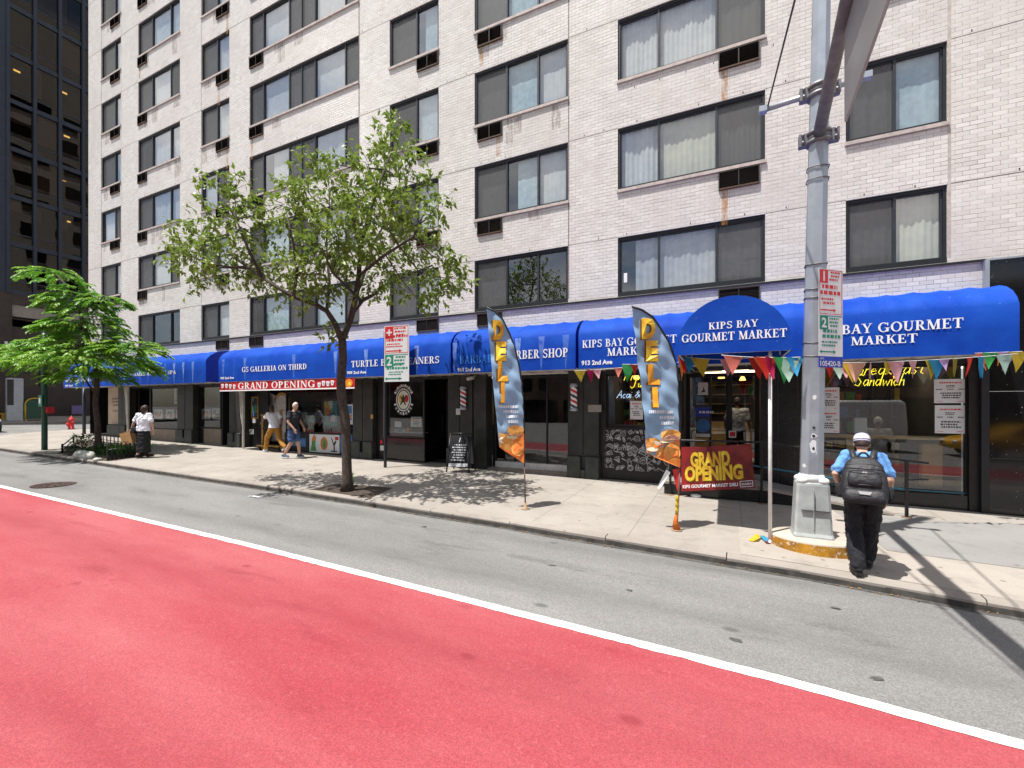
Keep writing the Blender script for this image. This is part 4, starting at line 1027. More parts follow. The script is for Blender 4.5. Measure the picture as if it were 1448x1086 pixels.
# red GRAND OPENING banner under the gallery awning
YB = 10.02
t = thing('grand_opening_banner', 'long red GRAND OPENING banner with white lettering hung under the gallery awning', 'banner', (fx(395, YB), YB, ZA - .3))
xl, xr = fx(311.5, YB), fx(502, YB); zt, zbt = ZA - .015, ZA - .335
b = MB(); n = 40
vs = []; fs = []
for i in range(n + 1):
    x = xl + (xr - xl) * i / n; o = .012 * math.sin(i * .9)
    vs += [(x, YB + o, zbt + .012 * math.sin(i * .35)), (x, YB + o * .4, zt)]
for i in range(n): fs.append((2 * i, 2 * i + 2, 2 * i + 3, 2 * i + 1))
b.add(vs, fs); b.build('sheet', M['red'], t)
b = MB(); b.box(xl, xr, YB - .022, YB - .018, zbt - .01, zbt + .03); b.build('hem', M['white'], t)
ps, w = serif_polys('GRAND OPENING', .225, .08); x0, x1 = fx(337.5, YB), fx(446.5, YB); k = (x1 - x0) / w
b = MB(); lay(b, [[(x * k, y) for x, y in p] for p in ps], (x0, YB, zbt + .06), XU, ZU, 0, .022); b.build('lettering', M['white'], t)
b = MB(); rr = random.Random(6)
for c0, c1 in ((313, 335), (449, 474)):
    xa, xb = fx(c0, YB), fx(c1, YB)
    for q in range(4):
        x = xa + (xb - xa) * (q + .5) / 4; z = zbt + rr.uniform(.13, .2); s = .085
        blob(b, x, YB - .022 - q * .0006, z, [(-.9, .6), (-.5, -.9), (.5, -.9), (.9, .6), (.4, 1.0), (0, .75), (-.45, 1.05)], s, 0)
        blob(b, x, YB - .026 - q * .0006, z, [(-.45, .3), (-.25, -.5), (.3, -.45), (.5, .35), (.1, .6)], s, 1)
xa = fx(494, YB); disc(b, xa, YB - .024, (zt + zbt) / 2, .16, .13, 2); disc(b, xa + .03, YB - .026, (zt + zbt) / 2 - .02, .08, .06, 3)
b.build('gift_picture', [M['white'], pbr('pale_blue_print', (.35, .52, .62), .6), pbr('orange_print', (.75, .22, .02), .6), M['gold']], t)

# art in and on the gallery window
def art(label, p0, y0, p1, y1, Y, fr, cols, seed, tilt=0):
    t, x0, x1, z0, z1 = sheet('framed_picture', label, 'picture', p0, y0, p1, y1, Y, fr, thick=.03, group=None)
    r_ = random.Random(seed); b = MB(); m_ = (x1 - x0) * .12
    b.quad((x0 + m_, Y - .002, z0 + m_), (x1 - m_, Y - .002, z0 + m_), (x1 - m_, Y - .002, z1 - m_), (x0 + m_, Y - .002, z1 - m_), 0)
    for q in range(9):
        cx, cz = r_.uniform(x0 + m_ * 1.6, x1 - m_ * 1.6), r_.uniform(z0 + m_ * 1.6, z1 - m_ * 1.6); s = min((x1 - x0), (z1 - z0)) * .22
        n = r_.randint(5, 8); a0 = r_.uniform(0, 6)
        pts = [(max(x0 + m_, min(x1 - m_, cx + s * r_.uniform(.3, 1) * math.cos(a0 + 2 * PI * k / n))), Y - .003 - q * .0006, max(z0 + m_, min(z1 - m_, cz + s * 1.5 * r_.uniform(.3, 1) * math.sin(a0 + 2 * PI * k / n)))) for k in range(n)]
        b.poly(pts, 1 + q % (len(cols) - 1))
    b.build('painting', cols, t); return t
cB, cT, cO, cY, cG, cW, cD = [pbr(n_, c_, .6, var=.25, scale=9) for n_, c_ in (('print_blue', (.05, .17, .42)), ('print_teal', (.10, .30, .34)), ('print_orange', (.60, .19, .03)), ('print_yellow', (.65, .45, .06)), ('print_green', (.07, .28, .07)), ('print_white', (.66, .66, .62)), ('print_dark', (.05, .05, .06)))]
cP = pbr('print_pink', (.60, .30, .25), .6, var=.2)
art('tall abstract painting leaning in the gallery window, blue with orange and yellow strokes', 456, 563, 480, 606, 11.22, M['pier2'], [cT, cB, cY, cO, cW, cD], 1)
art('small dark framed landscape beside the bald man in the gallery window', 428, 583, 446, 601, 11.24, M['frame'], [cD, cG, cT, cD], 2)
art('bright blue and orange beach poster behind the tree trunk at the gallery window end', 488, 572, 499, 600, 11.03, M['signwhite'], [cB, cO, cT, cW], 3)
art('gilt framed picture hanging inside the gallery door', 355, 561, 365, 592, 11.19, M['woodgold'], [cD, cB, cT, cG], 4)
# white poster strip under the gallery window
t, x0, x1, z0, z1 = sheet('art_poster', 'white poster with green figure, orange leaf and black brush strokes under the gallery window', 'poster', 437.5, 614.5, 480, 640, 11.03, M['signwhite'], pm=459)
def f(b):
    Y = 11.026; w = x1 - x0; h = z1 - z0
    blob(b, x0 + w * .14, Y, z0 + h * .48, [(-.6, -1.0), (.6, -1.0), (.35, -.1), (.5, .75), (.1, 1), (-.25, .7), (-.3, -.1)], h * .42, 0)
    blob(b, x0 + w * .15, Y - .001, z0 + h * .62, [(-.4, .0), (.4, 0), (.4, .6), (.1, .95), (-.25, .5)], h * .4, 1)
    b.poly([(x0 + w * (.5 + .12 * math.cos(a)), Y, z0 + h * (.5 + .36 * math.sin(a))) for a in [2 * PI * k / 18 for k in range(18)]], 1)
    b.poly([(x0 + w * (.51 + .06 * math.cos(a)), Y - .001, z0 + h * (.5 + .25 * math.sin(a))) for a in [2 * PI * k / 18 for k in range(18)]], 0)
    blob(b, x0 + w * .83, Y, z0 + h * .5, [(-.1, -.9), (.15, -.9), (.1, -.2), (.4, .3), (.25, .45), (-.05, .1), (-.4, .8), (-.5, .7), (-.1, -.2)], h * .45, 2)
    b.quad((x0 + w * .86, Y, z0 + h * .72), (x0 + w * .97, Y, z0 + h * .72), (x0 + w * .97, Y, z0 + h * .9), (x0 + w * .86, Y, z0 + h * .9), 3)
    b.quad((x0 + w * .72, Y - .001, z0 + h * .07), (x0 + w * .93, Y - .001, z0 + h * .07), (x0 + w * .93, Y - .001, z0 + h * .13), (x0 + w * .72, Y - .001, z0 + h * .13), 2)
put(t, f, 'painting', [cG, cO, M['ink'], M['red']], 0)
art('colourful collage panel left of the white poster under the gallery window', 402.5, 613.5, 436.5, 637, 11.03, M['frame'], [cB, cO, cT, cW, cP, cD], 8)
art('blue comic style panel right of the white poster, beside the tree trunk', 481, 615, 498, 641, 11.03, cB, [cB, cW, cY, cP, cD], 9)
art('pink framed print on the second small shop window, left one', 285.5, 578, 297, 593, 11.16, M['signwhite'], [cW, cP, cO, cD], 10)
art('pale framed print on the second small shop window, right one', 300, 577.5, 312, 593, 11.16, M['signwhite'], [cT, cP, cW, cD], 11)
art('pink portrait print in the nail salon window, left of three', 217.5, 579, 230, 592.5, 11.16, M['signwhite'], [cW, cP, cO], 12)
art('cream print with a dark figure in the nail salon window, middle of three', 234.5, 579, 246, 592.5, 11.16, M['signwhite'], [cW, cD, cP], 13)
art('pink print at the right edge of the nail salon window', 249.5, 579, 254.5, 592, 11.16, M['signwhite'], [cP, cW, cO], 14)
t, x0, x1, z0, z1 = sheet('price_list', 'white printed price list high in the nail salon window', 'notice', 246.5, 549, 255, 571, 11.13, M['signwhite'])
put(t, lambda b: scribble(b, (x0 + .05, 11.13, z0 + .06), XU, ZU, x1 - x0 - .1, z1 - z0 - .12, 9, 0, random.Random(2)), 'print', M['ink'], 0)
# arched mirrors and gilt posts at the gallery door
for px, lab in ((380.5, 'white arched mirror leaning at the gallery door, left one behind the walker'), (398, 'white arched mirror with gilt top at the gallery door, right one')):
    Y = 11.45; xc = fx(px, Y); hw = .42; t = thing('arched_mirror', lab, 'mirror', (xc, Y, zb(xc)))
    zt_ = fz(px, 569, Y); b = MB(); o = [(xc - hw, zb(xc) + .25)] + [(xc + hw * math.cos(a), zt_ + hw * .9 * math.sin(a)) for a in [PI - PI * k / 14 for k in range(15)]] + [(xc + hw, zb(xc) + .25)]
    b.prism(o, 'y', Y, Y + .05); b.build('mirror_frame', M['woodgold'] if px > 390 else M['signwhite'], t)
    b = MB(); b.poly([(xc + (x - xc) * .84, Y - .003, zb(xc) + .3 + (z - zb(xc) - .25) * .92) for x, z in o]); b.build('mirror_face', pbr('mirror_glass', (.55, .55, .56), .25, .0, var=.15), t)
t = thing('rolling_rack', 'gilt wooden rack with two posts and a low shelf in front of the gallery door', 'rack', (fx(384, 10.75), 10.75, zb(-14)))
zg = zb(-14) + .01
for px, y0 in ((371.3, 587), (397.8, 580)):
    b = MB(); x = fx(px, 10.75); b.tube([(x, 10.75, zg), (x, 10.75, fz(px, y0, 10.75))], .035, 8); b.tube([(x - .07, 10.75, fz(px, y0, 10.75)), (x + .07, 10.75, fz(px, y0, 10.75))], .035, 8); b.build('rack_post', M['woodgold'], t)
b = MB(); b.box(fx(368, 10.75), fx(399, 10.75), 10.6, 10.9, zg + .16, zg + .2); b.build('shelf', M['woodgold'], t)
b = MB(); b.box(fx(371.3, 10.75), fx(397.8, 10.75), 10.72, 10.78, zg + .78, zg + .82); b.build('crossbar', M['black'], t)
for px in (370, 397):
    b = MB(); x = fx(px, 10.75); b.tube([(x - .02, 10.7, zg + .05), (x + .02, 10.7, zg + .05)], .05, 10); b.build('castor', M['black'], t)

# cleaners' round emblem, notices and shelf
t = thing('round_emblem', 'round emblem with a black figure in a lettered ring on the cleaners window', 'sign', (fx(570.5), 11.08, fz(570.5, 565)))
xc, zc, Y = fx(570.5, 11.085), fz(570.5, 565.5, 11.085), 11.085
b = MB(); disc(b, xc, Y, zc, .29, .36, 0, 32); disc(b, xc, Y - .001, zc, .255, .325, 1, 32); b.build('disc', [M['signwhite'], M['ink']], t)
b = MB(); disc(b, xc, Y - .002, zc, .225, .29, 0, 32); b.build('disc_field', pbr('pale_green_print', (.62, .68, .58), .6), t)
b = MB(); disc(b, xc - .09, Y - .003, zc + .03, .10, .13, 0); disc(b, xc + .12, Y - .003, zc + .04, .08, .12, 1)
blob(b, xc, Y - .0045, zc, [(-.75, .55), (-.45, .25), (-.35, -.1), (-.7, -.75), (-.5, -.8), (-.05, -.3), (.35, -.85), (.55, -.8), (.25, -.15), (.3, .15), (.75, .6), (.6, .75), (.15, .4), (.15, .7), (-.05, .85), (-.2, .6), (-.2, .4)], .2, 2); b.build('figure', [cY, M['red'], M['ink']], t)
b = MB()
for a0, a1, n_ in ((150, 30, 11), (-160, -20, 9)):
    for i in range(n_):
        a = R(a0 + (a1 - a0) * i / (n_ - 1)); px_, pz_ = xc + .36 * math.cos(a), zc + .44 * math.sin(a); u = Vector((math.sin(a), 0, -math.cos(a) * 1.0)); v = Vector((math.cos(a), 0, math.sin(a)))
        if a0 < 0: u, v = -u, -v
        c = Vector((px_, Y, pz_)); w_ = .030
        for s0, s1 in ((-1, -.45), (.45, 1)): b.quad(c + u * w_ * s0 - v * .04, c + u * w_ * s1 - v * .04, c + u * w_ * s1 + v * .04, c + u * w_ * s0 + v * .04)
        b.quad(c - u * w_ * .45 + v * .015 * (1 if i % 2 else -1), c + u * w_ * .45 + v * .015 * (1 if i % 2 else -1), c + u * w_ * .45 + v * .03 * (1 if i % 2 else 2), c - u * w_ * .45 + v * .03 * (1 if i % 2 else 2))
b.build('ring_lettering', M['signwhite'], t)
t, x0, x1, z0, z1 = sheet('notice', 'pale notice with orange heading taped inside the cleaners window', 'notice', 581, 589.5, 596, 603.5, 11.14, M['signwhite'])
put(t, lambda b: (scribble(b, (x0 + .04, 11.14, z0 + .03), XU, ZU, (x1 - x0) * .85, (z1 - z0) * .45, 3, 1, random.Random(2)), scribble(b, (x0 + .04, 11.14, z0 + (z1 - z0) * .5), XU, ZU, (x1 - x0) * .85, (z1 - z0) * .42, 2, 0, random.Random(3))), 'print', [cO, M['ink']], 0)
t, x0, x1, z0, z1 = sheet('notice', 'small white card standing on the cleaners window shelf', 'notice', 558, 596, 567.5, 604, 11.2, M['signwhite'])
t = thing('window_shelf', 'glass shelf of small boxes behind the cleaners window', 'shelf', (fx(570, 11.2), 11.3, fz(570, 611, 11.2)))
zsf = fz(572, 611, 11.2); b = MB(); b.box(fx(547, 11.2), fx(598, 11.2), 11.16, 11.5, zsf - .02, zsf); b.build('shelf_board', M['sole'], t)
rr = random.Random(9)
for i, px in enumerate((551, 555.5, 561, 567, 572, 578)):
    b = MB(); x = fx(px, 11.3); h = rr.uniform(.08, .18); b.box(x - .05, x + .05, 11.25, 11.36, zsf, zsf + h); b.build('box', [cW, cO, M['signwhite'], cT][i % 4], t)
t = thing('red_tag', 'two small red discs above a white plate on the post beside the cleaners window', 'fitting', (fx(541), 11.0, fz(541, 625)))
b = MB(); 
for px in (539, 545.5): disc(b, fx(px, 11.015), 11.015, fz(px, 625), .055, .07, 0)
b.quad(at(537.5, 637, 11.015), at(547, 637, 11.015), at(547, 630, 11.015), at(537.5, 630, 11.015), 1); b.build('plate', [M['signred'], M['signwhite']], t)

# barber poles, camera and small plate on the piers
def barber_pole(px, y0, y1, lab):
    Y = 10.80; x = fx(px, Y); zt, zb_ = fz(px, y0, Y), fz(px, y1, Y); h = zt - zb_; r = .085
    t = thing('barber_pole', lab, 'barber pole', (x, Y, zb_), 0, 'barber poles')
    for z in (zb_, zt - h * .13):
        b = MB(); b.lathe((x, Y, z), [(.05, 0), (.10, .01), (.11, h * .06), (.09, h * .10), (.09, h * .13)], 16); b.build('end_cap', M['galv'], t)
    b = MB(); n = 24; m = 60; z0 = zb_ + h * .13; z1 = zt - h * .13
    for j in range(m):
        for i in range(n):
            a0, a1 = 2 * PI * i / n, 2 * PI * (i + 1) / n; q0, q1 = z0 + (z1 - z0) * j / m, z0 + (z1 - z0) * (j + 1) / m
            s = int(((i / n * 1.0 + j / m * 2.0) % 1) * 8); mi = {0: 0, 1: 0, 2: 1, 3: 1, 4: 0, 5: 0, 6: 2, 7: 2}[s]
            b.add([(x + r * math.cos(a), Y + r * math.sin(a), z) for a, z in ((a0, q0), (a1, q0), (a1, q1), (a0, q1))], [(0, 1, 2, 3)], mi, True)
    b.build('striped_tube', [M['white'], M['signred'], M['navyst']], t)
    b = MB(); b.box(x - .02, x + .02, Y + .05, 10.87, zb_ + h * .3, zb_ + h * .36); b.box(x - .02, x + .02, Y + .05, 10.87, zb_ + h * .66, zb_ + h * .72); b.build('bracket', M['galv'], t)
barber_pole(655, 546.5, 580, 'striped barber pole on the pier left of the barber shop, above the chalkboard sign')
barber_pole(811.5, 542.5, 581.5, 'striped barber pole on the pier right of the barber shop, under the bunting end')
t = thing('security_camera', 'small pale security camera under the awning at the barber shop pier', 'camera', (fx(666, 10.8), 10.8, fz(666, 535, 10.8)))
b = MB(); c = at(665.5, 535, 10.7); b.tube([c + Vector((-.05, -.1, -.02)), c + Vector((.04, .08, .02))], .05, 10); b.build('camera_body', M['soffit'], t); b = MB(); b.tube([c + Vector((.03, .05, .03)), c + Vector((.04, .17, .08))], .02, 6); b.build('bracket', M['soffit'], t)
for nm, lab, px, py, w, h, mt in (('wall_plate', 'small beige number plate on the pier right of the barber shop', 841, 577.5, .17, .09, 'beam'), ('door_bell', 'tiny white bell plate on the pier under the left barber pole', 648, 582, .07, .09, 'soffit'), ('door_knob', 'small copper knob on the groove of the pier left of the cleaners', 526, 589, .05, .07, 'brass')):
    c = at(px, py, 10.855); b = MB(); b.bbox(c.x - w, c.x + w, 10.835, 10.87, c.z - h, c.z + h, 0, .01); o = b.build(nm, M[mt], APT)
# rolled white blinds hanging beside two piers
for px, y0, y1, lab in ((180, 548, 612, 'pale furled canvas wrapped round a pipe between the beige panel and the nail salon'), (342.5, 543, 632, 'pale furled canvas wrapped round a pipe beside the gallery door')):
    Y = 10.72; x = fx(px, Y); t = thing('furled_canvas', lab, 'canvas', (x, Y, zs(x, Y)))
    zt_ = .84; zm = fz(px, 606, Y); b = MB()
    b.loft([[(x - .24 * k, Y - .03, z), (x + .10, Y - .03, z), (x + .10, Y + .04, z), (x - .24 * k, Y + .04, z)] for k, z in ((1, zt_), (.55, zt_ * .4), (.2, zm * .5), (-.2, zm))]); b.build('canvas', pbr('pale_canvas', (.42, .43, .38), .8, var=.2, scale=5), t)
    b = MB(); b.tube([(x + .06, Y, zs(x, Y)), (x + .06, Y, zt_)], .045, 10); b.build('pipe', M['soffit'], t)

# market window: doodles, neon, menus
t = thing('doodle_panel', 'black panel under the market window covered in white chalk drawings of food', 'mural', (fx(905), 11.0, -1.2))
rr = random.Random(12); Y = 11.012
x0, x1 = fx(853, Y), fx(948, Y); z0, z1 = fz(900, 667, Y), fz(900, 607, Y)
b = MB(); b.box(x0, x1, Y, Y + .006, z0, z1); b.build('board', M['black'], t)
b = MB()
def stroke(pts, w=.011, cl=False):
    pts = [(max(x0 + .02, min(x1 - .02, x)), max(z0 + .02, min(z1 - .02, z))) for x, z in pts]
    if cl: pts = pts + [pts[0]]
    b.tube([(x, Y - .006, z) for x, z in pts], w, 4, 0, True, False)
def rot(pts, c, a, s): return [(c[0] + s * (x * math.cos(a) - z * math.sin(a)), c[1] + s * (x * math.sin(a) + z * math.cos(a))) for x, z in pts]
SH = [([(1, 0), (.7, .7), (0, 1), (-.7, .7), (-1, 0), (-.7, -.7), (0, -1), (.7, -.7)], True), ([(-.4, -1), (-.5, .3), (-.2, .6), (-.2, 1), (.2, 1), (.2, .6), (.5, .3), (.4, -1)], True), ([(-.6, -1), (-.8, .6), (.8, .6), (.6, -1)], True),
      ([(-1, -.3), (1, -.3), (.9, .2), (.4, .6), (-.4, .6), (-.9, .2)], True), ([(0, -1), (-.9, .7), (0, .95), (.9, .7)], True), ([(-1, 0), (-.5, .35), (.5, .3), (1, 0), (.5, -.35), (-.5, -.3)], True), ([(-1, -.2), (-.3, .5), (.2, -.4), (.6, .5), (1, 0)], False), ([(-.9, .9), (.9, -.9)], False)]
cols_ = 11; rows_ = 6
for i in range(cols_):
    for j in range(rows_):
        c = (x0 + (x1 - x0) * (i + .5 + rr.uniform(-.28, .28)) / cols_, z0 + (z1 - z0) * (j + .5 + rr.uniform(-.25, .25)) / rows_); sh, cl = rr.choice(SH); a = rr.uniform(-1.5, 1.5); s = rr.uniform(.055, .105)
        stroke(rot(sh, c, a, s), rr.choice((.007, .009, .012)), cl)
        if rr.random() < .75: stroke(rot([(x * .5, z * .5) for x, z in sh], c, a, s), .006, cl)
        if rr.random() < .5: stroke(rot([(-.5, .1), (.5, .15)], c, a, s), .008)
        if rr.random() < .3: disc(b, c[0], Y - .012, c[1], s * .3, s * .3)
for w_, px, py, hh in (('Yum!', 867, 636, .13), ('Stay', 902, 640, .12)):
    ps, wd = sans_polys(w_, hh, .0, .3); lay(b, ps, at(px, py, Y), XU, Vector((.12, 0, 1)), 0, .012)
b.build('chalk_drawing', M['chalk'], t)
# single-stroke script for the neon
SCR = {'B': [[(0, 0), (.1, 1), (.5, .95), (.45, .55), (.1, .5), (.55, .4), (.5, 0), (0, 0)]], 'F': [[(.1, 0), (.2, 1), (.65, 1)], [(.1, .5), (.5, .55)]], 'J': [[(.5, 1), (.45, .1), (.2, -.1), (0, .15)], [(.2, 1), (.8, 1)]], 'S': [[(.6, .85), (.35, 1), (.1, .8), (.5, .35), (.35, 0), (0, .12)]], 'A': [[(0, 0), (.4, 1), (.6, 0)], [(.15, .4), (.55, .4)]], 'C': [[(.6, .8), (.3, 1), (0, .5), (.25, 0), (.6, .2)]],
       'r': [[(0, 0), (.08, .5), (.1, .4), (.3, .52)]], 'e': [[(0, .25), (.35, .3), (.2, .55), (0, .3), (.15, 0), (.4, .12)]], 'a': [[(.38, .5), (.1, .5), (0, .2), (.15, 0), (.35, .2), (.38, .5), (.4, 0)]], 'k': [[(0, 0), (.1, 1)], [(.4, .52), (.05, .25), (.4, 0)]], 'f': [[(.5, .9), (.3, 1), (.15, .5), (.1, -.35)], [(0, .48), (.4, .52)]], 's': [[(.35, .45), (.15, .55), (.05, .4), (.3, .18), (.2, 0), (0, .08)]], 't': [[(.2, .9), (.12, .1), (.3, 0)], [(0, .6), (.4, .62)]],
       'n': [[(0, 0), (.05, .5), (.08, .35), (.3, .5), (.36, 0)]], 'd': [[(.36, .5), (.1, .5), (0, .2), (.15, 0), (.35, .2), (.45, 1), (.4, 0)]], 'w': [[(0, .5), (.1, 0), (.28, .4), (.42, 0), (.58, .5)]], 'i': [[(0, .5), (.05, 0)], [(.04, .72), (.06, .78)]], 'c': [[(.35, .42), (.15, .52), (0, .25), (.15, 0), (.35, .1)]], 'h': [[(0, 0), (.12, 1)], [(.05, .35), (.3, .5), (.36, 0)]], 'u': [[(0, .5), (.08, .05), (.3, .1), (.35, .5), (.38, 0)]], '&': [[(.6, .1), (.1, .75), (.3, .95), (.4, .75), (.0, .25), (.2, 0), (.6, .45)]]}
def neon(t, txt, O, h, mat, r=.008, wx=1.0, sl=.25):
    b = MB(); x = 0
    for c in txt:
        for st in SCR.get(c, []):
            b.tube([(O.x + (x + px + sl * pz) * h * wx, O.y, O.z + pz * h) for px, pz in st], r, 5)
        x += (max(px for st in SCR[c] for px, _ in st) + .13) if c in SCR else .4
    return b.build('neon_tube', M[mat], t)
Y = 11.22
t = thing('neon_sign', 'yellow neon script sign reading Breakfast Sandwich in the big market window at right', 'neon sign', (fx(1245, Y), Y, .4))
neon(t, 'Breakfast', at(1208, 530.5, Y), .25, 'neonY', .0075, .93); neon(t, 'Sandwich', at(1208, 546, Y), .24, 'neonY', .0075, .80)
t = thing('neon_sign', 'small yellow and white neon script sign in the left market window above the doodles', 'neon sign', (fx(890, Y), Y, .4))
neon(t, 'Fresh', at(881, 538, Y), .24, 'neonY', .009); neon(t, 'Juice', at(891, 548, Y), .20, 'neonY', .009); neon(t, 'Acai & C', at(872, 563, Y), .19, 'neonW', .008)
def menu(lab, p0, y0, p1, y1, seed, Y=11.075, heads=1):
    t, x0, x1, z0, z1 = sheet('menu_poster', lab, 'menu', p0, y0, p1, y1, Y, M['signwhite'])
    w, h = x1 - x0, z1 - z0; b = MB(); r_ = random.Random(seed)
    for k in range(heads):
        zt_ = z1 - h * k / heads; hh = h / heads
        scribble(b, (x0 + w * .16, Y, zt_ - hh * .20), XU, ZU, w * .7, hh * .10, 1, 1, r_, ragged=False)
        for q in range(3): scribble(b, (x0 + w * (.06 + .34 * q), Y, zt_ - hh * .46), XU, ZU, w * .2, hh * .07, 1, 0, r_, ragged=False)
        scribble(b, (x0 + w * .3, Y, zt_ - hh * .36), XU, ZU, w * .4, hh * .12, 2, 0, r_); scribble(b, (x0 + w * .15, Y, zt_ - hh * .82), XU, ZU, w * .7, hh * .28, 3, 0, r_)
        scribble(b, (x0 + w * .04, Y, zt_ - hh * .95), XU, ZU, w * .25, hh * .04, 1, 1, r_); scribble(b, (x0 + w * .7, Y, zt_ - hh * .95), XU, ZU, w * .25, hh * .04, 1, 1, r_)
    b.build('print', [M['ink'], M['signred']], t)
menu('upper of the two white menu posters at the right end of the big market window', 1321, 536, 1367, 570, 3)
menu('lower of the two white menu posters at the right end of the big market window', 1322, 573, 1366, 613, 4)
menu('tall white menu poster in the big market window, partly behind the lamp post', 1157, 548, 1187, 612, 5, heads=2)
menu('small red and white menu poster in the left market window beside the nearer flag', 891, 567, 909, 593, 6)
t, x0, x1, z0, z1 = sheet('notice', 'white paper taped on the market entrance glass', 'notice', 987, 541, 1001, 558.5, 11.87, M['signwhite'])
put(t, lambda b: b.poly([(x0 + (x1 - x0) * u, 11.868, z0 + (z1 - z0) * v) for u, v in ((.25, .2), (.75, .25), (.55, .7), (.5, .4))], 0), 'print', M['frame2'], 0)
t, x0, x1, z0, z1 = sheet('door_poster', 'blue and grey poster low on the market entrance glass', 'poster', 984, 573, 1004, 619, 11.87, M['frame2'])
put(t, lambda b: (b.quad((x0, 11.867, z1 - .28), (x1, 11.867, z1 - .28), (x1, 11.867, z1 - .05), (x0, 11.867, z1 - .05), 0), b.quad((x0, 11.867, z0 + .02), (x1, 11.867, z0 + .02), (x1, 11.867, z0 + .1), (x0, 11.867, z0 + .1), 1), scribble(b, (x0 + .05, 11.867, z1 - .22), XU, ZU, .4, .1, 1, 1, random.Random(3)), disc(b, (x0 + x1) / 2, 11.866, (z0 + z1) / 2 - .1, .17, .17, 2)), 'print', [M['signblue'], M['signwhite'], cB], 0)
t, x0, x1, z0, z1 = sheet('door_notice', 'red and white notice on the market door beside the handle', 'notice', 1030.5, 609, 1041, 619, 11.82, M['signwhite'])
put(t, lambda b: b.quad((x0 + .02, 11.818, z0 + .03), (x1 - .02, 11.818, z0 + .03), (x1 - .02, 11.818, z1 - .03), (x0 + .02, 11.818, z1 - .03), 0), 'print', M['signred'], 0)
# things on the counter of the big window
for lab, px, py, s, mt in (('white paper bag standing on the window counter behind the man in the cap', 1216, 612, .22, 'signwhite'), ('brown paper bag hanging low in the big market window at right', 1317, 660, .32, 'paper')):
    c = at(px, py, 11.35); b = MB(); b.bbox(c.x - s * .5, c.x + s * .5, 11.3, 11.45, c.z - (0 if py < 620 else s * 1.2), c.z + s * 1.4, 0, .02); o = b.build('paper_bag', M[mt]); tag(o, lab, 'bag')

# GRAND OPENING vinyl hung on the ramp rail
YV = 9.80
TLp, TRp, BRp, BLp = at(963.5, 632, YV), at(1061.5, 627, YV), at(1068, 690, YV - .03), at(963.5, 695, YV - .03)
t = thing('vinyl_banner', 'dark red vinyl GRAND OPENING banner with gold block letters tied to the ramp railing', 'banner', tuple(BLp))
def bv(u, v, d=0):
    p = BLp.lerp(BRp, u).lerp(TLp.lerp(TRp, u), v); sg = .02 * math.sin(PI * u) * v
    return Vector((p.x, p.y - d + .02 * math.sin(7 * u + 3 * v) + .015 * math.sin(13 * u * v), p.z - sg))
b = MB(); n, m = 24, 12
b.add([bv(i / n, j / m) for j in range(m + 1) for i in range(n + 1)], [(j * (n + 1) + i, j * (n + 1) + i + 1, (j + 1) * (n + 1) + i + 1, (j + 1) * (n + 1) + i) for j in range(m) for i in range(n)], 0, True)
b.build('sheet', M['darkred'], t, recalc=False)
def vtext(txt, u0, u1, v0, v1, bold, mats, shadow=True, fn=sans_polys):
    ps, w = fn(txt, 1.0, bold) if bold is not None else fn(txt, 1.0)
    for k, (mt, du, dv, d0) in enumerate(([(mats[1], .012, -.03, .010)] if shadow else []) + [(mats[0], 0, 0, .016)]):
        b = MB()
        for i, p in enumerate(ps): b.add([bv(u0 + du + (u1 - u0) * x / w, v0 + dv + (v1 - v0) * y, d0 + .0003 * (i % 9)) for x, y in p], [tuple(range(len(p)))])
        b.build('lettering', M[mt], t)
vtext('GRAND', .135, .70, .56, .86, .05, ('gold', 'golddk')); vtext('OPENING', .05, .86, .24, .54, .05, ('gold', 'golddk')); vtext('KIPS GOURMET MARKET DELI', .02, .78, .07, .14, .03, ('white', None), False); vtext('DASH', .83, .955, .075, .125, .02, ('white', None), False)
b = MB(); 
for a, c in (((.81, .04), (.975, .04)), ((.975, .04), (.975, .165)), ((.975, .165), (.81, .165)), ((.81, .165), (.81, .04))): b.tube([bv(*a, .016), bv(*c, .016)], .007, 4)
b.build('badge_outline', M['white'], t)

# ------------------------------------------------------------------ ramp and railing
YR = 9.93
xr0, xr1, xr2 = fx(939, YR), fx(1085, YR), fx(1262, YR)
zg = lambda x: zs(x, YR) - .03
t = thing('entrance_ramp', 'low concrete ramp and landing with dark side wall in front of the market door', 'ramp', ((xr0 + xr2) / 2, 10.4, zs(0, 10.4)))
zl = zs(xr0, YR) + .27
b = MB(); ze = zs(xr2, YR) + .02
b.prism([(xr0, zg(xr0)), (xr1, zg(xr1)), (xr2, zg(xr2)), (xr2, ze), (xr1, zl - .02), (xr0, zl - .02)], 'y', YR + .02, 10.99); b.build('side_wall', M['blackpanel'], t)
b = MB(); b.prism([(xr0 - .02, zl - .05), (xr1, zl - .05), (xr2 + .02, ze - .02), (xr2 + .02, ze + .02), (xr1, zl), (xr0 - .02, zl)], 'y', YR - .02, YR + .16); b.build('edge_curb', M['kerb'], t)
b = MB(); b.prism([(xr0, zl - .03), (xr1, zl - .03), (xr2, ze - .01), (xr2, ze + .004), (xr1, zl - .012), (xr0, zl - .012)], 'y', YR + .16, 10.985); b.build('ramp_floor', M['walk2'], t)
t = thing('ramp_railing', 'black and teal pipe railing along the front edge of the market ramp', 'railing', ((xr0 + xr2) / 2, YR - .04, zs(0, YR)))
yp = YR - .05
def zrail(px, py): return fz(px, py, yp)
top = [(fx(964, yp), zrail(964, 622.5)), (fx(1077, yp), zrail(1077, 625.5)), (fx(1313, yp), zrail(1313, 655))]
low = [(fx(1068, yp), zrail(1068, 659)), (fx(1282, yp), zrail(1282, 690)), (fx(1313, yp), zrail(1313, 677))]
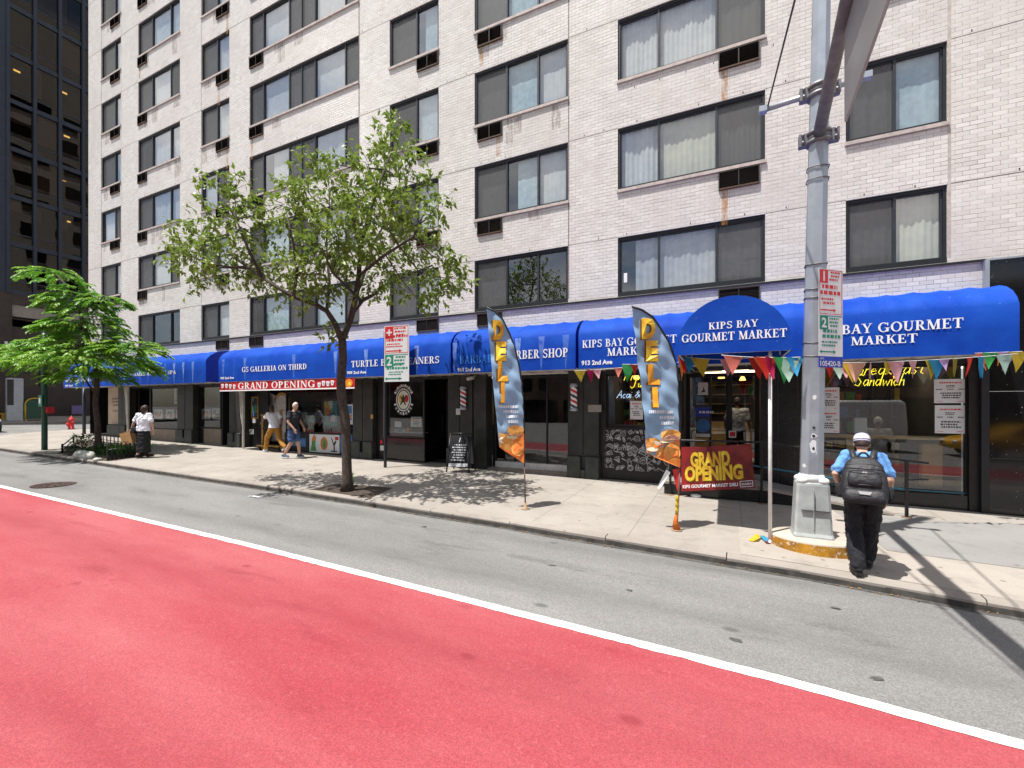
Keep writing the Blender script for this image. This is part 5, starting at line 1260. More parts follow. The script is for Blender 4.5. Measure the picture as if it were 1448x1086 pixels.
b = MB(); b.tube([(fx(958, yp), yp, top[0][1] - .35), (fx(958, yp), yp, top[0][1] - .05), (fx(962, yp), yp, top[0][1])] + [(x, yp, z) for x, z in top], .019, 8); b.build('top_rail', M['frame'], t)
b = MB(); b.tube([(fx(960, yp), yp, zrail(960, 656)), (low[0][0], yp, low[0][1]), (fx(1125, yp), yp, zrail(1125, 668)), (fx(1282, yp), yp, zrail(1282, 693))], .016, 8); b.build('middle_rail', M['blue2'], t)
b = MB(); b.tube([(fx(1282, yp), yp, zrail(1282, 678)), (fx(1313, yp), yp, zrail(1313, 678))], .016, 8); b.build('end_rail', M['frame'], t)
for px in (948, 1077, 1282):
    x = fx(px, yp); zt_ = top[0][1] if px < 1100 else zrail(1282, 651.5)
    b = MB(); b.box(x - .022, x + .022, yp - .022, yp + .022, zs(x, yp) - .01, zt_); b.build('post', M['black'], t)
    b = MB(); b.lathe((x, yp, zs(x, yp)), [(.075, 0), (.07, .012), (.035, .016), (.0, .016)], 12); b.build('base_plate', pbr('rusty_plate', (.20, .12, .06), .8, var=.4) if 'rp' not in M else M['rp'], t)
# pole leaning pennants behind the flag
for lab, pts, mt in (('white and pink cloth pennant hanging from the railing end behind the nearer flag', [(942, 664), (948, 668), (936, 688), (932, 692), (929, 690)], 'signwhite'), ('magenta cloth pennant hanging on the railing beside the nearer flag', [(951, 664), (963, 662), (960, 680), (958, 695), (953, 676)], 'red')):
    b = MB(); Y = 9.78; P = [at(x, y, Y + .02 * i) for i, (x, y) in enumerate(pts)]; b.poly(P); b.poly([p + Vector((0, .006, 0)) for p in P]); o = b.build('cloth_pennant', M[mt]); tag(o, lab, 'pennant')

# ------------------------------------------------------------------ bunting
PC = [pbr('pennant_' + n_, c_, .7, var=.15, scale=8, trans=.35) for n_, c_ in (('coral', (.62, .16, .12)), ('pink', (.66, .33, .36)), ('mint', (.42, .62, .52)), ('yellow', (.66, .50, .04)), ('blue', (.03, .30, .55)), ('red', (.58, .03, .02)), ('lilac', (.55, .36, .62)), ('green', (.05, .40, .10)), ('orange', (.70, .20, .03)), ('peach', (.70, .40, .26)), ('crimson', (.45, .01, .09)), ('olive', (.30, .26, .04)))]
def bunting(lab, a, e, flags, sag, seed, size=.26):
    a, e = Vector(a), Vector(e); t = thing('pennant_bunting', lab, 'bunting', tuple(a)); r_ = random.Random(seed)
    P = lambda u: a.lerp(e, u) + Vector((0, 0, -sag * 4 * u * (1 - u)))
    b = MB(); b.tube([P(i / 20) for i in range(21)], .005, 5); b.build('string', M['signwhite'], t)
    d = (e - a).normalized()
    for u, ci, s, tw in flags:
        p0 = P(u); w = size * .5 * s; h = size * 1.12 * s * r_.uniform(.9, 1.1); b = MB()
        dd = Vector((d.x * math.cos(tw) - d.y * math.sin(tw), d.x * math.sin(tw) + d.y * math.cos(tw), d.z)); nn = Vector((-dd.y, dd.x, 0)).normalized()
        rows = []; bend = r_.uniform(-.05, .05); sw = r_.uniform(-.05, .05); curl = r_.uniform(-.03, .03)
        for q in range(5):
            k = q / 4; ww = w * (1 - k) + .003; c = p0 + Vector((0, 0, -h * k)) + nn * (bend * k * k) + dd * sw * k
            rows.append([c - dd * ww + nn * curl * k * math.sin(q), c + nn * .02 * math.sin(3 * k), c + dd * ww - nn * curl * k])
        b.loft(rows, 0, False, True, closed=False); b.build('pennant', PC[ci], t, recalc=False)
    return t
yb_ = 9.93
bunting('short bunting with yellow, crimson and pink pennants over the pier left of the doodles', at(812, 524, yb_), at(882, 519.5, yb_), [(.12, 3, 1, .3), (.34, 10, 1, 1.2), (.47, 1, .8, .6), (.90, 0, .7, .2)], .01, 1)
bunting('bunting with green and red pennants crossing the doodle window behind the nearer flag', at(880, 515, yb_), at(962, 512, yb_), [(.12, 7, 1.2, .1), (.22, 5, .8, .9), (.6, 3, .9, .3), (.8, 2, .9, .4)], .02, 2)
bunting('bunting of yellow, pink, coral and red pennants strung under the arched canopy at the door', at(962, 503, 8.2), at(1086, 503, 8.2), [(.06, 5, 1, .8), (.13, 4, .9, .2), (.24, 3, 1.1, .2), (.02, 8, 1.3, 1.2), (.56, 1, .9, .1), (.88, 5, 1.2, .6), (.97, 8, 1, .3)], .06, 3, .27)
bunting('bunting of large coral, crimson and mint pennants across the canopy front beside the thin post', at(1020, 502, 7.18), at(1132, 505, 7.18), [(.16, 0, 1.05, .1), (.52, 8, .95, .5), (.58, 5, 1.1, .3), (.64, 10, 1.2, 1.0), (.80, 7, 1.25, .45), (.84, 2, 1.3, .1), (.93, 4, .9, .3)], .02, 4, .24)
bunting('bunting with mint, blue and coral pennants behind the lamp post and parking sign', at(1100, 508, yb_), at(1212, 513, yb_), [(.12, 2, 1.2, .2), (.22, 4, 1, .3), (.66, 5, .9, .5), (.78, 2, 1, .2), (.86, 1, 1, .6), (.92, 3, 1.1, .2), (.99, 9, 1.1, .3)], .01, 5, .28)
bunting('long bunting of peach, pink, blue and mint pennants across the big market window', at(1180, 513, 8.5), at(1440, 500, 9.6), [(.13, 9, 1.1, .3), (.2, 9, 1, .9), (.30, 3, .7, .2), (.34, 1, 1.1, .15), (.43, 1, 1, .5), (.53, 3, 1, .3), (.56, 4, 1.2, .2), (.60, 6, .7, .1), (.66, 11, .9, .6), (.74, 5, 1.1, 1.0), (.80, 4, 1.1, .6), (.925, 2, 1.15, .15)], .03, 6, .26)
bunting('bunting with coral, orange, lilac and yellow pennants below the right end of the awning', at(1378, 499.5, 9.9), at(1446, 497, 9.9), [(.2, 0, 1.1, .3), (.34, 7, 1.0, .4), (.52, 8, .9, 1.1), (.70, 6, 1.15, .3), (.92, 3, 1.2, .4)], .0, 7, .24)
# ------------------------------------------------------------------ feather flags (parallel to the view of the street corner, wind-creased)
FU = Vector((CS, SN, 0)); FN = Vector((SN, -CS, 0))     # along the cloth, and its street side normal
fabric = {}
def flagmats():
    m, t, b, N, L = nt('flag_cloth_sky_blue'); tc = N('ShaderNodeTexCoord'); o = tc.outputs['Object']
    mp = N('ShaderNodeMapping'); mp.inputs['Scale'].default_value = (1.2, 1.2, .35); L(o, mp.inputs['Vector'])
    L(mixc(t, ramp(t, noi(t, mp.outputs[0], 2.2, 5, .6), .3, .72), (.24, .41, .61), (.36, .52, .70)), b.inputs['Base Color']); b.inputs['Roughness'].default_value = .55
    out = t.nodes['Material Output']; tr = N('ShaderNodeBsdfTranslucent'); tr.inputs['Color'].default_value = (.25, .40, .58, 1); mx = N('ShaderNodeMixShader'); mx.inputs[0].default_value = .3
    L(b.outputs[0], mx.inputs[1]); L(tr.outputs[0], mx.inputs[2]); L(mx.outputs[0], out.inputs['Surface'])
    return m
FLAG = flagmats()
fo = [pbr('flag_' + n_, c_, .6, var=.3, scale=22, col2=c2, trans=.15) for n_, c_, c2 in (('bun', (.72, .26, .04), (.92, .52, .14)), ('lettuce', (.62, .58, .25), (.85, .80, .62)), ('meat', (.34, .12, .08), (.70, .42, .30)), ('sauce', (.85, .12, .03), (.95, .40, .06)), ('cream', (.88, .72, .50), (.92, .84, .72)))]
def feather_flag(lab, base_px, outline_r, outline_l, bottom, letters, small, food, tipy, seed, wraps=False):
    base = gp(*base_px); d0 = -SN * base.x + CS * base.y
    def W(px, py, off=0):           # a photo point carried onto the cloth's upright plane
        x = (px - base_px[0]) / FPX * d0; z = base.z + (base_px[1] - py) / FPX * d0
        sw = .030 * math.sin(3.1 * z + seed) * min(1, abs(x) * 3) + .022 * math.sin(9 * z - 11 * x + seed * 2) * min(1, abs(x) * 4) + .010 * math.sin(23 * z + 17 * x)
        return base + FU * x + Vector((0, 0, z - base.z)) + FN * (off + sw)
    t = thing('feather_flag', lab, 'flag', tuple(base), 0, 'feather flags along the kerb')
    def side(pts, y):
        for (xa, ya), (xb, yb2) in zip(pts, pts[1:]):
            if ya <= y <= yb2: return xa + (xb - xa) * (y - ya) / max(yb2 - ya, 1e-6)
        return pts[0][0] if y < pts[0][1] else pts[-1][0]
    y0 = outline_l[0][1]; yl = outline_l[-1][1]; yr = outline_r[-1][1]
    b = MB(); rows = []; n = 12; m = 56
    for j in range(m + 1):
        q = j / m; row = []
        for i in range(n + 1):
            u = i / n; yb_l = yl + (yr - yl) * u; y = y0 + (yb_l - y0) * q
            xa, xb = side(outline_l, min(y, yl)), side(outline_r, y)
            row.append(W(xa + (xb - xa) * u, y))
        rows.append(row)
    b.loft(rows, 0, False, True, closed=False); b.build('sail', FLAG, t, recalc=False)
    b = MB(); b.tube([W(x, y) for x, y in outline_r], .016, 8); b.build('pole_sleeve', M['frame'], t)
    xr, yr_ = outline_r[-1]
    b = MB(); p1 = base + FU * ((xr - base_px[0]) / FPX * d0) + Vector((0, 0, (base_px[1] - yr_) / FPX * d0)); b.tube([base, base.lerp(p1, .5), p1], .013, 10); b.build('pole', pbr('rusty_pole', (.13, .07, .055), .6, .3, var=.4, scale=18) if 'rpole' not in M else M['rpole'], t)
    b = MB(); b.lathe(tuple(base), [(.085, .004), (.085, .012), (.03, .02), (.022, .12), (.0, .12)], 14); b.build('base_plate', pbr('flag_base', (.34, .22, .13), .8, var=.3), t)
    # letters
    for ch, xa, ya, xb, yb2, mi in letters:
        ps, w = sans_polys(ch, 1.0, .07)
        for mt, dx, dy, off in (('golddk', -2.2, 1.2, .012), ('gold', 0, 0, .022)):
            b = MB()
            for i, p in enumerate(ps): b.add([W(xa + dx + (xb - xa) * x / w, yb2 + dy - (yb2 - ya) * y, off + .0003 * (i % 9)) for x, y in p], [tuple(range(len(p)))])
            b.build('letter', M[mt] if mt == 'golddk' else mi, t)
    b = MB(); rr = random.Random(seed)
    for x0, x1, ya, yb2 in small:
        x = x0
        while x < x1 - 1:
            w = rr.uniform(1.5, 3.6); b.quad(W(x, yb2, .012), W(min(x + w, x1), yb2, .012), W(min(x + w, x1), ya, .012), W(x, ya, .012)); x += w + .7
    b.build('small_lettering', pbr('flag_print', (.62, .66, .72), .6, var=.2) if 'fp' not in M else M['fp'], t)
    for k, (mi, pts) in enumerate(food):
        b = MB()
        b.add([W(x, y, .010 + .003 * k) for x, y in pts], [tuple(range(len(pts)))]); b.build('food_picture', fo[mi], t)
    if wraps:
        b = MB()
        for k in range(3): b.tube([base + Vector((.004 * k, 0, .25 + .09 * k)), base + Vector((0, 0, .36 + .09 * k))], .024, 8, 0)
        b.tube([base + Vector((0, 0, .02)), base + Vector((-.02, 0, .14)), base + Vector((0, 0, .26))], [.06, .035, .02], 6, 1); b.build('cloth_wrap', [PC[3], PC[8]], t)
    return t
def ell(cx, cy, rx, ry, n=22, a0=0, a1=360, jit=0, seed=1):
    r_ = random.Random(seed); return [(cx + rx * math.cos(R(a0 + (a1 - a0) * i / n)) * (1 + jit * r_.uniform(-1, 1)), cy + ry * math.sin(R(a0 + (a1 - a0) * i / n)) * (1 + jit * r_.uniform(-1, 1))) for i in range(n)]
gY = M['gold']; gO = pbr('orange_gold_lettering', (.62, .22, .01), .5, var=0, col2=(.85, .45, .02), scale=6)
feather_flag('blue DELI feather flag on a bare pole, standing before the barber shop glass', (743, 720),
    [(688, 435), (700, 440), (711, 452), (721, 472), (729, 495), (735, 522), (739, 555), (741, 600), (741.5, 656)], [(688, 435), (692, 480), (697, 540), (702, 590), (706, 632)], None,
    [('D', 697, 454.5, 712.5, 478.5, gY), ('E', 701.5, 484.5, 716, 508, gY), ('L', 704, 513, 718.5, 537, gO), ('I', 708.5, 543, 714, 567, gO)],
    [(705, 733, 573, 577), (712, 733, 580, 584), (716, 733, 587, 591), (718, 733, 594, 598)],
    [(3, [(704.5, 618), (720, 622), (741, 612), (741.3, 655), (706.5, 633)]), (0, [(706, 612), (716, 614), (724, 618), (728, 628), (722, 640), (712, 636), (706, 631)]), (4, ell(714, 622, 8, 5, 14)), (0, ell(729, 608, 12, 6.5, 18, 180, 360) + [(740, 610), (740, 616), (718, 615)]), (2, ell(729, 614.5, 11, 4, 16, jit=.1)), (1, ell(724, 618, 8, 3, 14, jit=.15)), (3, [(708, 634), (724, 640), (741, 640), (741, 655)]), (0, ell(732, 634, 9.0, 10.5, 24)), (3, ell(732, 634, 6.5, 8, 20, jit=.06))], 435, 1)
feather_flag('blue DELI feather flag with yellow and orange cloth round its pole, beside the arched canopy', (957, 750),
    [(893, 434), (908, 438), (923, 449), (936, 465), (946, 484), (953, 502), (958, 522), (960, 560), (961, 600), (961.5, 662)], [(893, 434), (899, 480), (905, 530), (910, 590), (914, 640)], None,
    [('D', 907, 452.5, 926.5, 477.5, gY), ('E', 913.5, 483.5, 930.5, 508.5, gY), ('L', 916, 517, 933.5, 541.5, gO), ('I', 922, 549.5, 929.5, 573.5, gO)],
    [(916, 951, 580, 584.5), (932, 953, 588, 592.5), (934, 953, 596, 600.5)],
    [(3, [(913.2, 622), (935, 628), (961, 618), (961.3, 661), (915, 640.5)]), (0, [(914, 620), (926, 619), (936, 624), (938, 636), (930, 646), (915, 640)]), (4, ell(924, 627, 9, 4, 14)), (4, ell(922, 635, 8, 3, 14)), (0, ell(948, 614, 14, 7, 18, 180, 360) + [(961, 616), (961, 620), (934, 620)]), (2, ell(948, 619.5, 13, 5, 16, jit=.1)), (1, ell(942, 623, 11, 3, 14, jit=.15)), (3, [(918, 643), (938, 650), (961, 648), (961, 661)]), (0, ell(949, 639, 12, 13, 24)), (3, ell(949, 638, 9, 9.5, 20, jit=.06))], 434, 2.3, True)

# ------------------------------------------------------------------ lamp post with mast arm
PB = gp(1147, 772); PX, PY, PZ = PB.x, PB.y, PB.z
LP = thing('street_light_pole', 'grey octagonal street light pole with sticker scraps, square iron base and round concrete footing', 'street light', (PX, PY, PZ))
b = MB()
pr = [(.53, -.02), (.53, .145), (.515, .16), (.0, .16)]
b.lathe((PX + .05, PY - .02, PZ), [(.55, -.03), (.55, .14), (.535, .158), (0, .16)], 36, 0, True, 1.0, .80); b.build('concrete_footing', concrete_mat('footing_top', (.46, .40, .33), (.54, .48, .41), False, False), LP)
def band_mat():
    m, t, bs, N, L = nt('worn_yellow_band'); tc = N('ShaderNodeTexCoord'); o = tc.outputs['Object']
    mp = N('ShaderNodeMapping'); mp.inputs['Scale'].default_value = (1, 1, .5); L(o, mp.inputs['Vector'])
    c = mixc(t, ramp(t, noi(t, mp.outputs[0], 6, 8, .7), .35, .62), (.22, .09, .015), (.55, .27, .015)); c = mixc(t, ramp(t, noi(t, o, 17, 6, .7), .57, .62), c, (.62, .56, .47)); L(c, bs.inputs['Base Color']); bs.inputs['Roughness'].default_value = .8
    return m
b = MB(); n = 40
ring = lambda z, e: [(PX + .05 + (.55 + e) * math.cos(2 * PI * i / n), PY - .02 + (.44 + e * .8) * math.sin(2 * PI * i / n), PZ + z) for i in range(n)]
b.loft([ring(-.02, .004), ring(.132, .004)], 0, False, True); b.build('yellow_band', band_mat(), LP)
# tapered square base
b = MB(); zt0 = PZ + .16
def sq(hx, hy, z, c=.03): return [(PX - hx + c, PY - hy, z), (PX + hx - c, PY - hy, z), (PX + hx, PY - hy + c, z), (PX + hx, PY + hy - c, z), (PX + hx - c, PY + hy, z), (PX - hx + c, PY + hy, z), (PX - hx, PY + hy - c, z), (PX - hx, PY - hy + c, z)]
b.loft([sq(.235, .22, zt0), sq(.235, .22, zt0 + .02), sq(.222, .205, zt0 + .06), sq(.190, .18, zt0 + .70), sq(.185, .175, zt0 + .73), sq(.16, .155, zt0 + .74)]); 
b.box(PX - .003, PX + .003, PY - .226, PY - .18, zt0 + .12, zt0 + .66); b.box(PX - .14, PX + .19, PY - .224, PY - .18, zt0 + .37, zt0 + .375, 1)
b.build('pole_base', [M['paintgrey'], M['frame2']], LP)
b = MB()
for dx, dy in ((-.125, -.13), (.125, -.13), (-.125, .13), (.125, .13)): b.ball((PX + dx, PY + dy, zt0 + .765), .068, .055, .052, 12)
b.lathe((PX, PY, zt0 + .74), [(.16, 0), (.165, .06), (.15, .10), (.13, .11)], 20); b.build('bolt_cover', M['paintwhite'], LP)
LEAN = .018
def px_(z): return PX + (z - PZ - .9) * LEAN
b = MB(); rr_ = []
for z, r in ((zt0 + .72, .145), (zt0 + 3, .132), (zt0 + 5.5, .118), (zt0 + 9.2, .098)):
    rr_.append([(px_(z) + r * math.cos(2 * PI * (i + .5) / 8), PY + r * math.sin(2 * PI * (i + .5) / 8), z) for i in range(8)])
b.loft(rr_); shaft = b.build('shaft', M['galv'], LP)
# steel straps, sticker scraps
b = MB()
for py in (235, 252, 373, 408, 420, 484, 503):
    z = fz(1148, py, PY - .12); r = .132
    b.tube([(px_(z) + (r + .004) * math.cos(2 * PI * (i + .5) / 8), PY + (r + .004) * math.sin(2 * PI * (i + .5) / 8), z + .01 * math.sin(i * 2)) for i in range(9)], .008, 5)
b.build('steel_strap', M['clamp'], LP)
b = MB(); rr = random.Random(33); fy = PY - .134
a8 = R(247.5); fnx, fny = math.cos(a8), math.sin(a8)
def stick(px, py, w, h, m, jag=True, face=247.5, off=.006):
    z = fz(px, py, PY - .13); r = .140 - .0045 * (z - zt0) ; a8 = R(face); nx, ny = math.cos(a8), math.sin(a8); r *= math.cos(PI / 8)
    c = Vector((px_(z) + nx * (r + off), PY + ny * (r + off), z)); tx = Vector((-ny, nx, 0)); n = 9 if jag else 4
    if jag: P = [c + tx * w * .5 * math.cos(2 * PI * i / n) * rr.uniform(.6, 1.1) + Vector((0, 0, h * .5 * math.sin(2 * PI * i / n) * rr.uniform(.7, 1.15))) for i in range(n)]
    else: P = [c + tx * w * s + Vector((0, 0, h * q)) for s, q in ((-.5, -.5), (.5, -.5), (.5, .5), (-.5, .5))]
    b.poly(P, m)
stick(1143, 562, .075, .095, 1, False, 270); stick(1143, 562, .055, .07, 0, True, 270, .008); stick(1143, 596, .10, .22, 0, False, 270)
for q in range(10): stick(1143, rr.uniform(612, 670), rr.uniform(.05, .10), rr.uniform(.05, .22), rr.choice((0, 0, 2)), True, rr.choice((270, 270, 247.5 - 22.5)), .006 + .0006 * q)
for q in range(5): stick(1143, rr.uniform(590, 672), rr.uniform(.02, .05), rr.uniform(.02, .06), 1, True, 270, .013 + .0005 * q)
b.build('sticker_scrap', [M['signwhite'], M['ink'], M['galv']], LP)
# clamps, cross arm, rods and mast arm
def collar(z, name, h=.17):
    b = MB(); x = px_(z)
    for dz in (-h / 2, h / 2 - .05): b.lathe((x, PY, z + dz), [(.135, 0), (.155, .005), (.155, .045), (.135, .05)], 20)
    b.lathe((x, PY, z - h / 2), [(.142, .04), (.142, h - .04)], 20)
    for s in (-1, 1):
        b.box(x + s * .13, x + s * .235, PY - .05, PY + .05, z - h / 2, z + h / 2)
        for q in (-.05, .05): b.tube([(x + s * .19, PY - .09, z + q), (x + s * .19, PY + .09, z + q)], .018, 8)
    b.build(name, M['clamp'], LP)
zA, zB = fz(1152, 197, PY), fz(1152, 132, PY)
collar(zA, 'arm_clamp'); collar(zB, 'rod_clamp')
xc_ = px_(zA)
b = MB(); A0 = Vector((xc_ - .01, PY - .13, zA + .02)); A1 = Vector((xc_ - .10, 5.2, zA + .22)); A2 = Vector((xc_ - .18, .6, zA + .62)); b.tube([A0, A0.lerp(A1, .5), A1, A2], [.075, .07, .066, .055], 14); b.build('mast_arm', M['armgrey'], LP)
b = MB(); cL, cR = at(1079, 156, PY), at(1226, 108, PY); b.tube([cL, cR], .036, 12)
for c in (cL, cR): b.box(c.x - .05, c.x + .05, PY - .05, PY + .05, c.z - .035, c.z + .045)
b.build('cross_arm', M['galv'], LP)
for c in (cL + Vector((.06, 0, .04)), cR + Vector((-.06, 0, .04))):
    b = MB(); b.tube([c, Vector((A2.x + (c.x - A2.x) * .06, 1.1, A2.z - .02))], .011, 6); b.build('tie_rod', M['frame2'], LP)
# big translucent sign plate hung under the arm
t = thing('hanging_sign_plate', 'big grey translucent sign plate hanging under the mast arm, seen from its edge', 'sign', (xc_ - .05, 5.3, 3.2))
zoff = 0
b = MB(); e1 = atx(1196, 172, xc_ - .05); e2 = atx(1257, 0, xc_ - .05); sl = (e2.z - e1.z) / (e2.y - e1.y)
y1_, y2_ = e1.y, 2.3; z1_ = e1.z; z2_ = z1_ + sl * (y2_ - y1_)
X0 = xc_ - .05; q = [(y1_, z1_), (y2_, z2_), (y2_, z2_ + .98), (y1_, z1_ + .95)]
b.loft([[(X0 + dx, y, z) for y, z in q] for dx in (-.012, .012)]); pm_ = pbr('milky_plastic', (.42, .42, .43), .3, var=.12, scale=2, trans=.55); b.build('plate', pm_, t)
b = MB()
for k in (.15, .6):
    p = Vector((X0, y1_ + (y2_ - y1_) * k, z1_ + (z2_ - z1_) * k + .93)); b.tube([p, p + Vector((0, 0, .25))], .012, 6)
b.build('hanger', M['clamp'], t)
# parking regulation signs
def parking_sign(lab, O, U, w, hs, red_n, code, seed, post=None):
    # O = lower-left corner; U = direction of the face to the right
    U = Vector(U).normalized(); Nn = U.cross(ZU); O = Vector(O); t = thing('parking_sign', lab, 'sign', tuple(O))
    r_ = random.Random(seed); z = 0
    def rect(b, u0, u1, v0, v1, off, m): b.quad(*[O + U * u + ZU * v + Nn * off for u, v in ((u0, v0), (u1, v0), (u1, v1), (u0, v1))], m)
    tot = sum(hs)
    for k, h in enumerate(hs):
        b = MB(); b.loft([[O + U * u + ZU * v + Nn * d for u, v in ((0, z), (w, z), (w, z + h - .004), (0, z + h - .004))] for d in (0, .004)], 0); 
        kind = ('blue', 'green', 'red')[k] if len(hs) == 3 else ('green', 'red')[k]
        pl = b.build('sign_plate', M['signblue'] if kind == 'blue' else M['signwhite'], t)
        b = MB(); mt = {'blue': 'signwhite', 'green': 'signgreen', 'red': 'signred'}[kind]
        if kind == 'blue':
            ps, tw = sans_polys(code, h * .45, .02); k2 = min(1, w * .9 / tw)
            lay(b, [[(x * k2, y) for x, y in p] for p in ps], O + U * w * .05 + ZU * (z + h * .12), U, ZU, 0, .007); ps, tw = sans_polys('NYC', h * .16, .02); lay(b, ps, O + U * w * .05 + ZU * (z + h * .70), U, ZU, 0, .007)
        else:
            e = w * .03
            if kind == 'red':
                for a in ((e, w - e, z + e, z + e * 1.7), (e, w - e, z + h - e * 1.8, z + h - e), (e, e * 1.7, z + e, z + h - e), (w - e * 1.7, w - e, z + e, z + h - e)): rect(b, *a, .0055, 0)
            else: rect(b, e, w - e, z + h - e * 1.5, z + h - e * .6, .0055, 0)
            bs = w * .34; rect(b, e * 1.2, e * 1.2 + bs, z + h - e - bs * 1.25, z + h - e, .006, 0)
            scribble(b, O + U * (e * 2 + bs) + ZU * (z + h - bs * 1.15), U, ZU, w * .5, bs * 1.0, 3, 0, r_, .006)
            scribble(b, O + U * e * 1.5 + ZU * (z + h * .42), U, ZU, w * .92, h * .26, 2, 0, r_, .006, .62); scribble(b, O + U * e * 1.5 + ZU * (z + h * .22), U, ZU, w * .75, h * .17, 2, 0, r_, .006)
            yy = z + h * .11; rect(b, w * .07, w * .62, yy - w * .022, yy + w * .022, .006, 0); b.poly([O + U * u + ZU * v + Nn * .0062 for u, v in ((w * .6, yy - w * .06), (w * .72, yy), (w * .6, yy + w * .06))], 0)
            if kind == 'green': b.poly([O + U * u + ZU * v + Nn * .0062 for u, v in ((w * .12, yy - w * .06), (w * .12, yy + w * .06), (w * .02, yy))], 0)
        b.build('sign_print', M[mt], pl)
        if kind != 'blue':
            b = MB(); ch = red_n if kind == 'red' else '2'; hh = bs * .85; ps, tw = sans_polys(ch, hh, .03); lay(b, ps, O + U * (e * 1.2 + bs * .5) + ZU * (z + h - e - bs * 1.05), U, ZU, 0, .008, .0003, 'c', tw); b.build('sign_number', M['signwhite'], pl)
        z += h
    if post: b = MB(); post(b, t)
    return t
Us = Vector((.742, .67, 0)).normalized()
O = at(1157.5, 519, PY - .17)
wS = .43
def brk(b, t):
    for z in (.30, .95, 1.25):
        b.tube([O + ZU * z + Us * .02 + Vector((0, .02, 0)), Vector((px_(O.z + z) + .1, PY, O.z + z))], .012, 6)
    b.build('bracket', M['clamp'], t)
parking_sign('tall red, green and blue parking sign strapped to the big street light pole', O, Us, wS, [.15, .56, .63], '1', '105420-B', 3, brk)
O2 = at(543.5, 540, 9.75); Pp = O2 + Vector((-.03, .05, 0))
def pst(b, t):
    zg_ = zs(Pp.x, 9.8); b.box(Pp.x - .03, Pp.x + .03, 9.79, 9.85, zg_ - .01, O2.z + 1.42); b.build('post', M['frame'], t)
parking_sign('red and green parking sign on a dark post in front of the cleaners awning', O2, Vector((1, .1, 0)), fx(576, 9.75) - O2.x, [.77, .80], '+', '', 5, pst)
# street sign post at the far corner
p = gp(63, 636); t = thing('street_lamp_post', 'dark green lamp post with small green plate, top hidden in the bright tree', 'lamp post', tuple(p))
b = MB(); b.tube([p, p + ZU * 4.2], [.085, .075], 12); b.build('pole', M['mailgreen'], t)
b = MB(); d_ = 15.9; c = p + ZU * (69 / FPX * d_); b.bbox(c.x - .14, c.x + .14, c.y - .12, c.y - .09, c.z - .18, c.z + .22); b.build('plate', M['signgreen'], t)
b = MB(); b.quad((c.x - .07, c.y - .125, c.z - .08), (c.x + .07, c.y - .125, c.z - .08), (c.x + .07, c.y - .125, c.z + .12), (c.x - .07, c.y - .125, c.z + .12)); b.build('plate_print', M['signwhite'], t)
b = MB(); b.bbox(c.x - .16, c.x + .2, c.y + .0, c.y + .2, c.z - .42, c.z - .2); b.build('signal_box', M['signred'], t)
# chalkboard A-frame
p = gp(652, 666); t = thing('a_frame_sign', 'black chalkboard A-frame sign standing in front of the pier between cleaners and barber', 'sign', tuple(p), R(14))
H_ = 1.02; W_ = .31
for s in (-1, 1):
    b = MB()
    for x in (-W_, W_): b.tube([(x, s * .30, 0), (x * .93, s * .03, H_)], .02, 6)
    b.tube([(-W_ * .93, s * .03, H_), (W_ * .93, s * .03, H_)], .02, 6); b.tube([(-W_ * .97, s * .26, .15), (W_ * .97, s * .26, .15)], .016, 6); b.build('frame', M['black'], t, world=False)
    b = MB(); k0, k1 = .13, .95; f_ = lambda k: (s * (.30 - .27 * k) + s * .004, H_ * k)
    (ya, za), (yb2, zb2) = f_(k0), f_(k1); b.loft([[(-W_ * .96, ya, za), (W_ * .96, ya, za), (W_ * .94, yb2, zb2), (-W_ * .94, yb2, zb2)], [(-W_ * .96, ya + .01, za), (W_ * .96, ya + .01, za), (W_ * .94, yb2 + .01, zb2), (-W_ * .94, yb2 + .01, zb2)]]); bd = b.build('board', M['tblack'] if s < 0 else pbr('grey_board', (.22, .22, .23), .6, var=.1), t, world=False)
    if s < 0:
        b = MB(); Vd = Vector((0, .27, H_)).normalized(); O_ = Vector((-W_ * .75, ya, za)) + Vd * .16
        scribble(b, O_, XU, Vd, W_ * 1.5, .48, 7, 0, random.Random(6), .012, .5); ps, tw = sans_polys('1', .12, .02, .2); lay(b, ps, Vector((-.03, ya, za)) + Vd * .68, XU, Vd, 0, .012); b.quad(*[Vector((x, ya, za)) + Vd * q + Vector((0, -.014, 0)) for x, q in ((-W_ * .85, .02), (W_ * .85, .02), (W_ * .85, .11), (-W_ * .85, .11))]); b.build('chalk_writing', M['bagtrim'], t, world=False)
b = MB(); b.tube([(-.1, -.2, .42), (.05, 0, .38), (.0, .2, .42)], .006, 4); b.build('chain', M['clamp'], t, world=False)
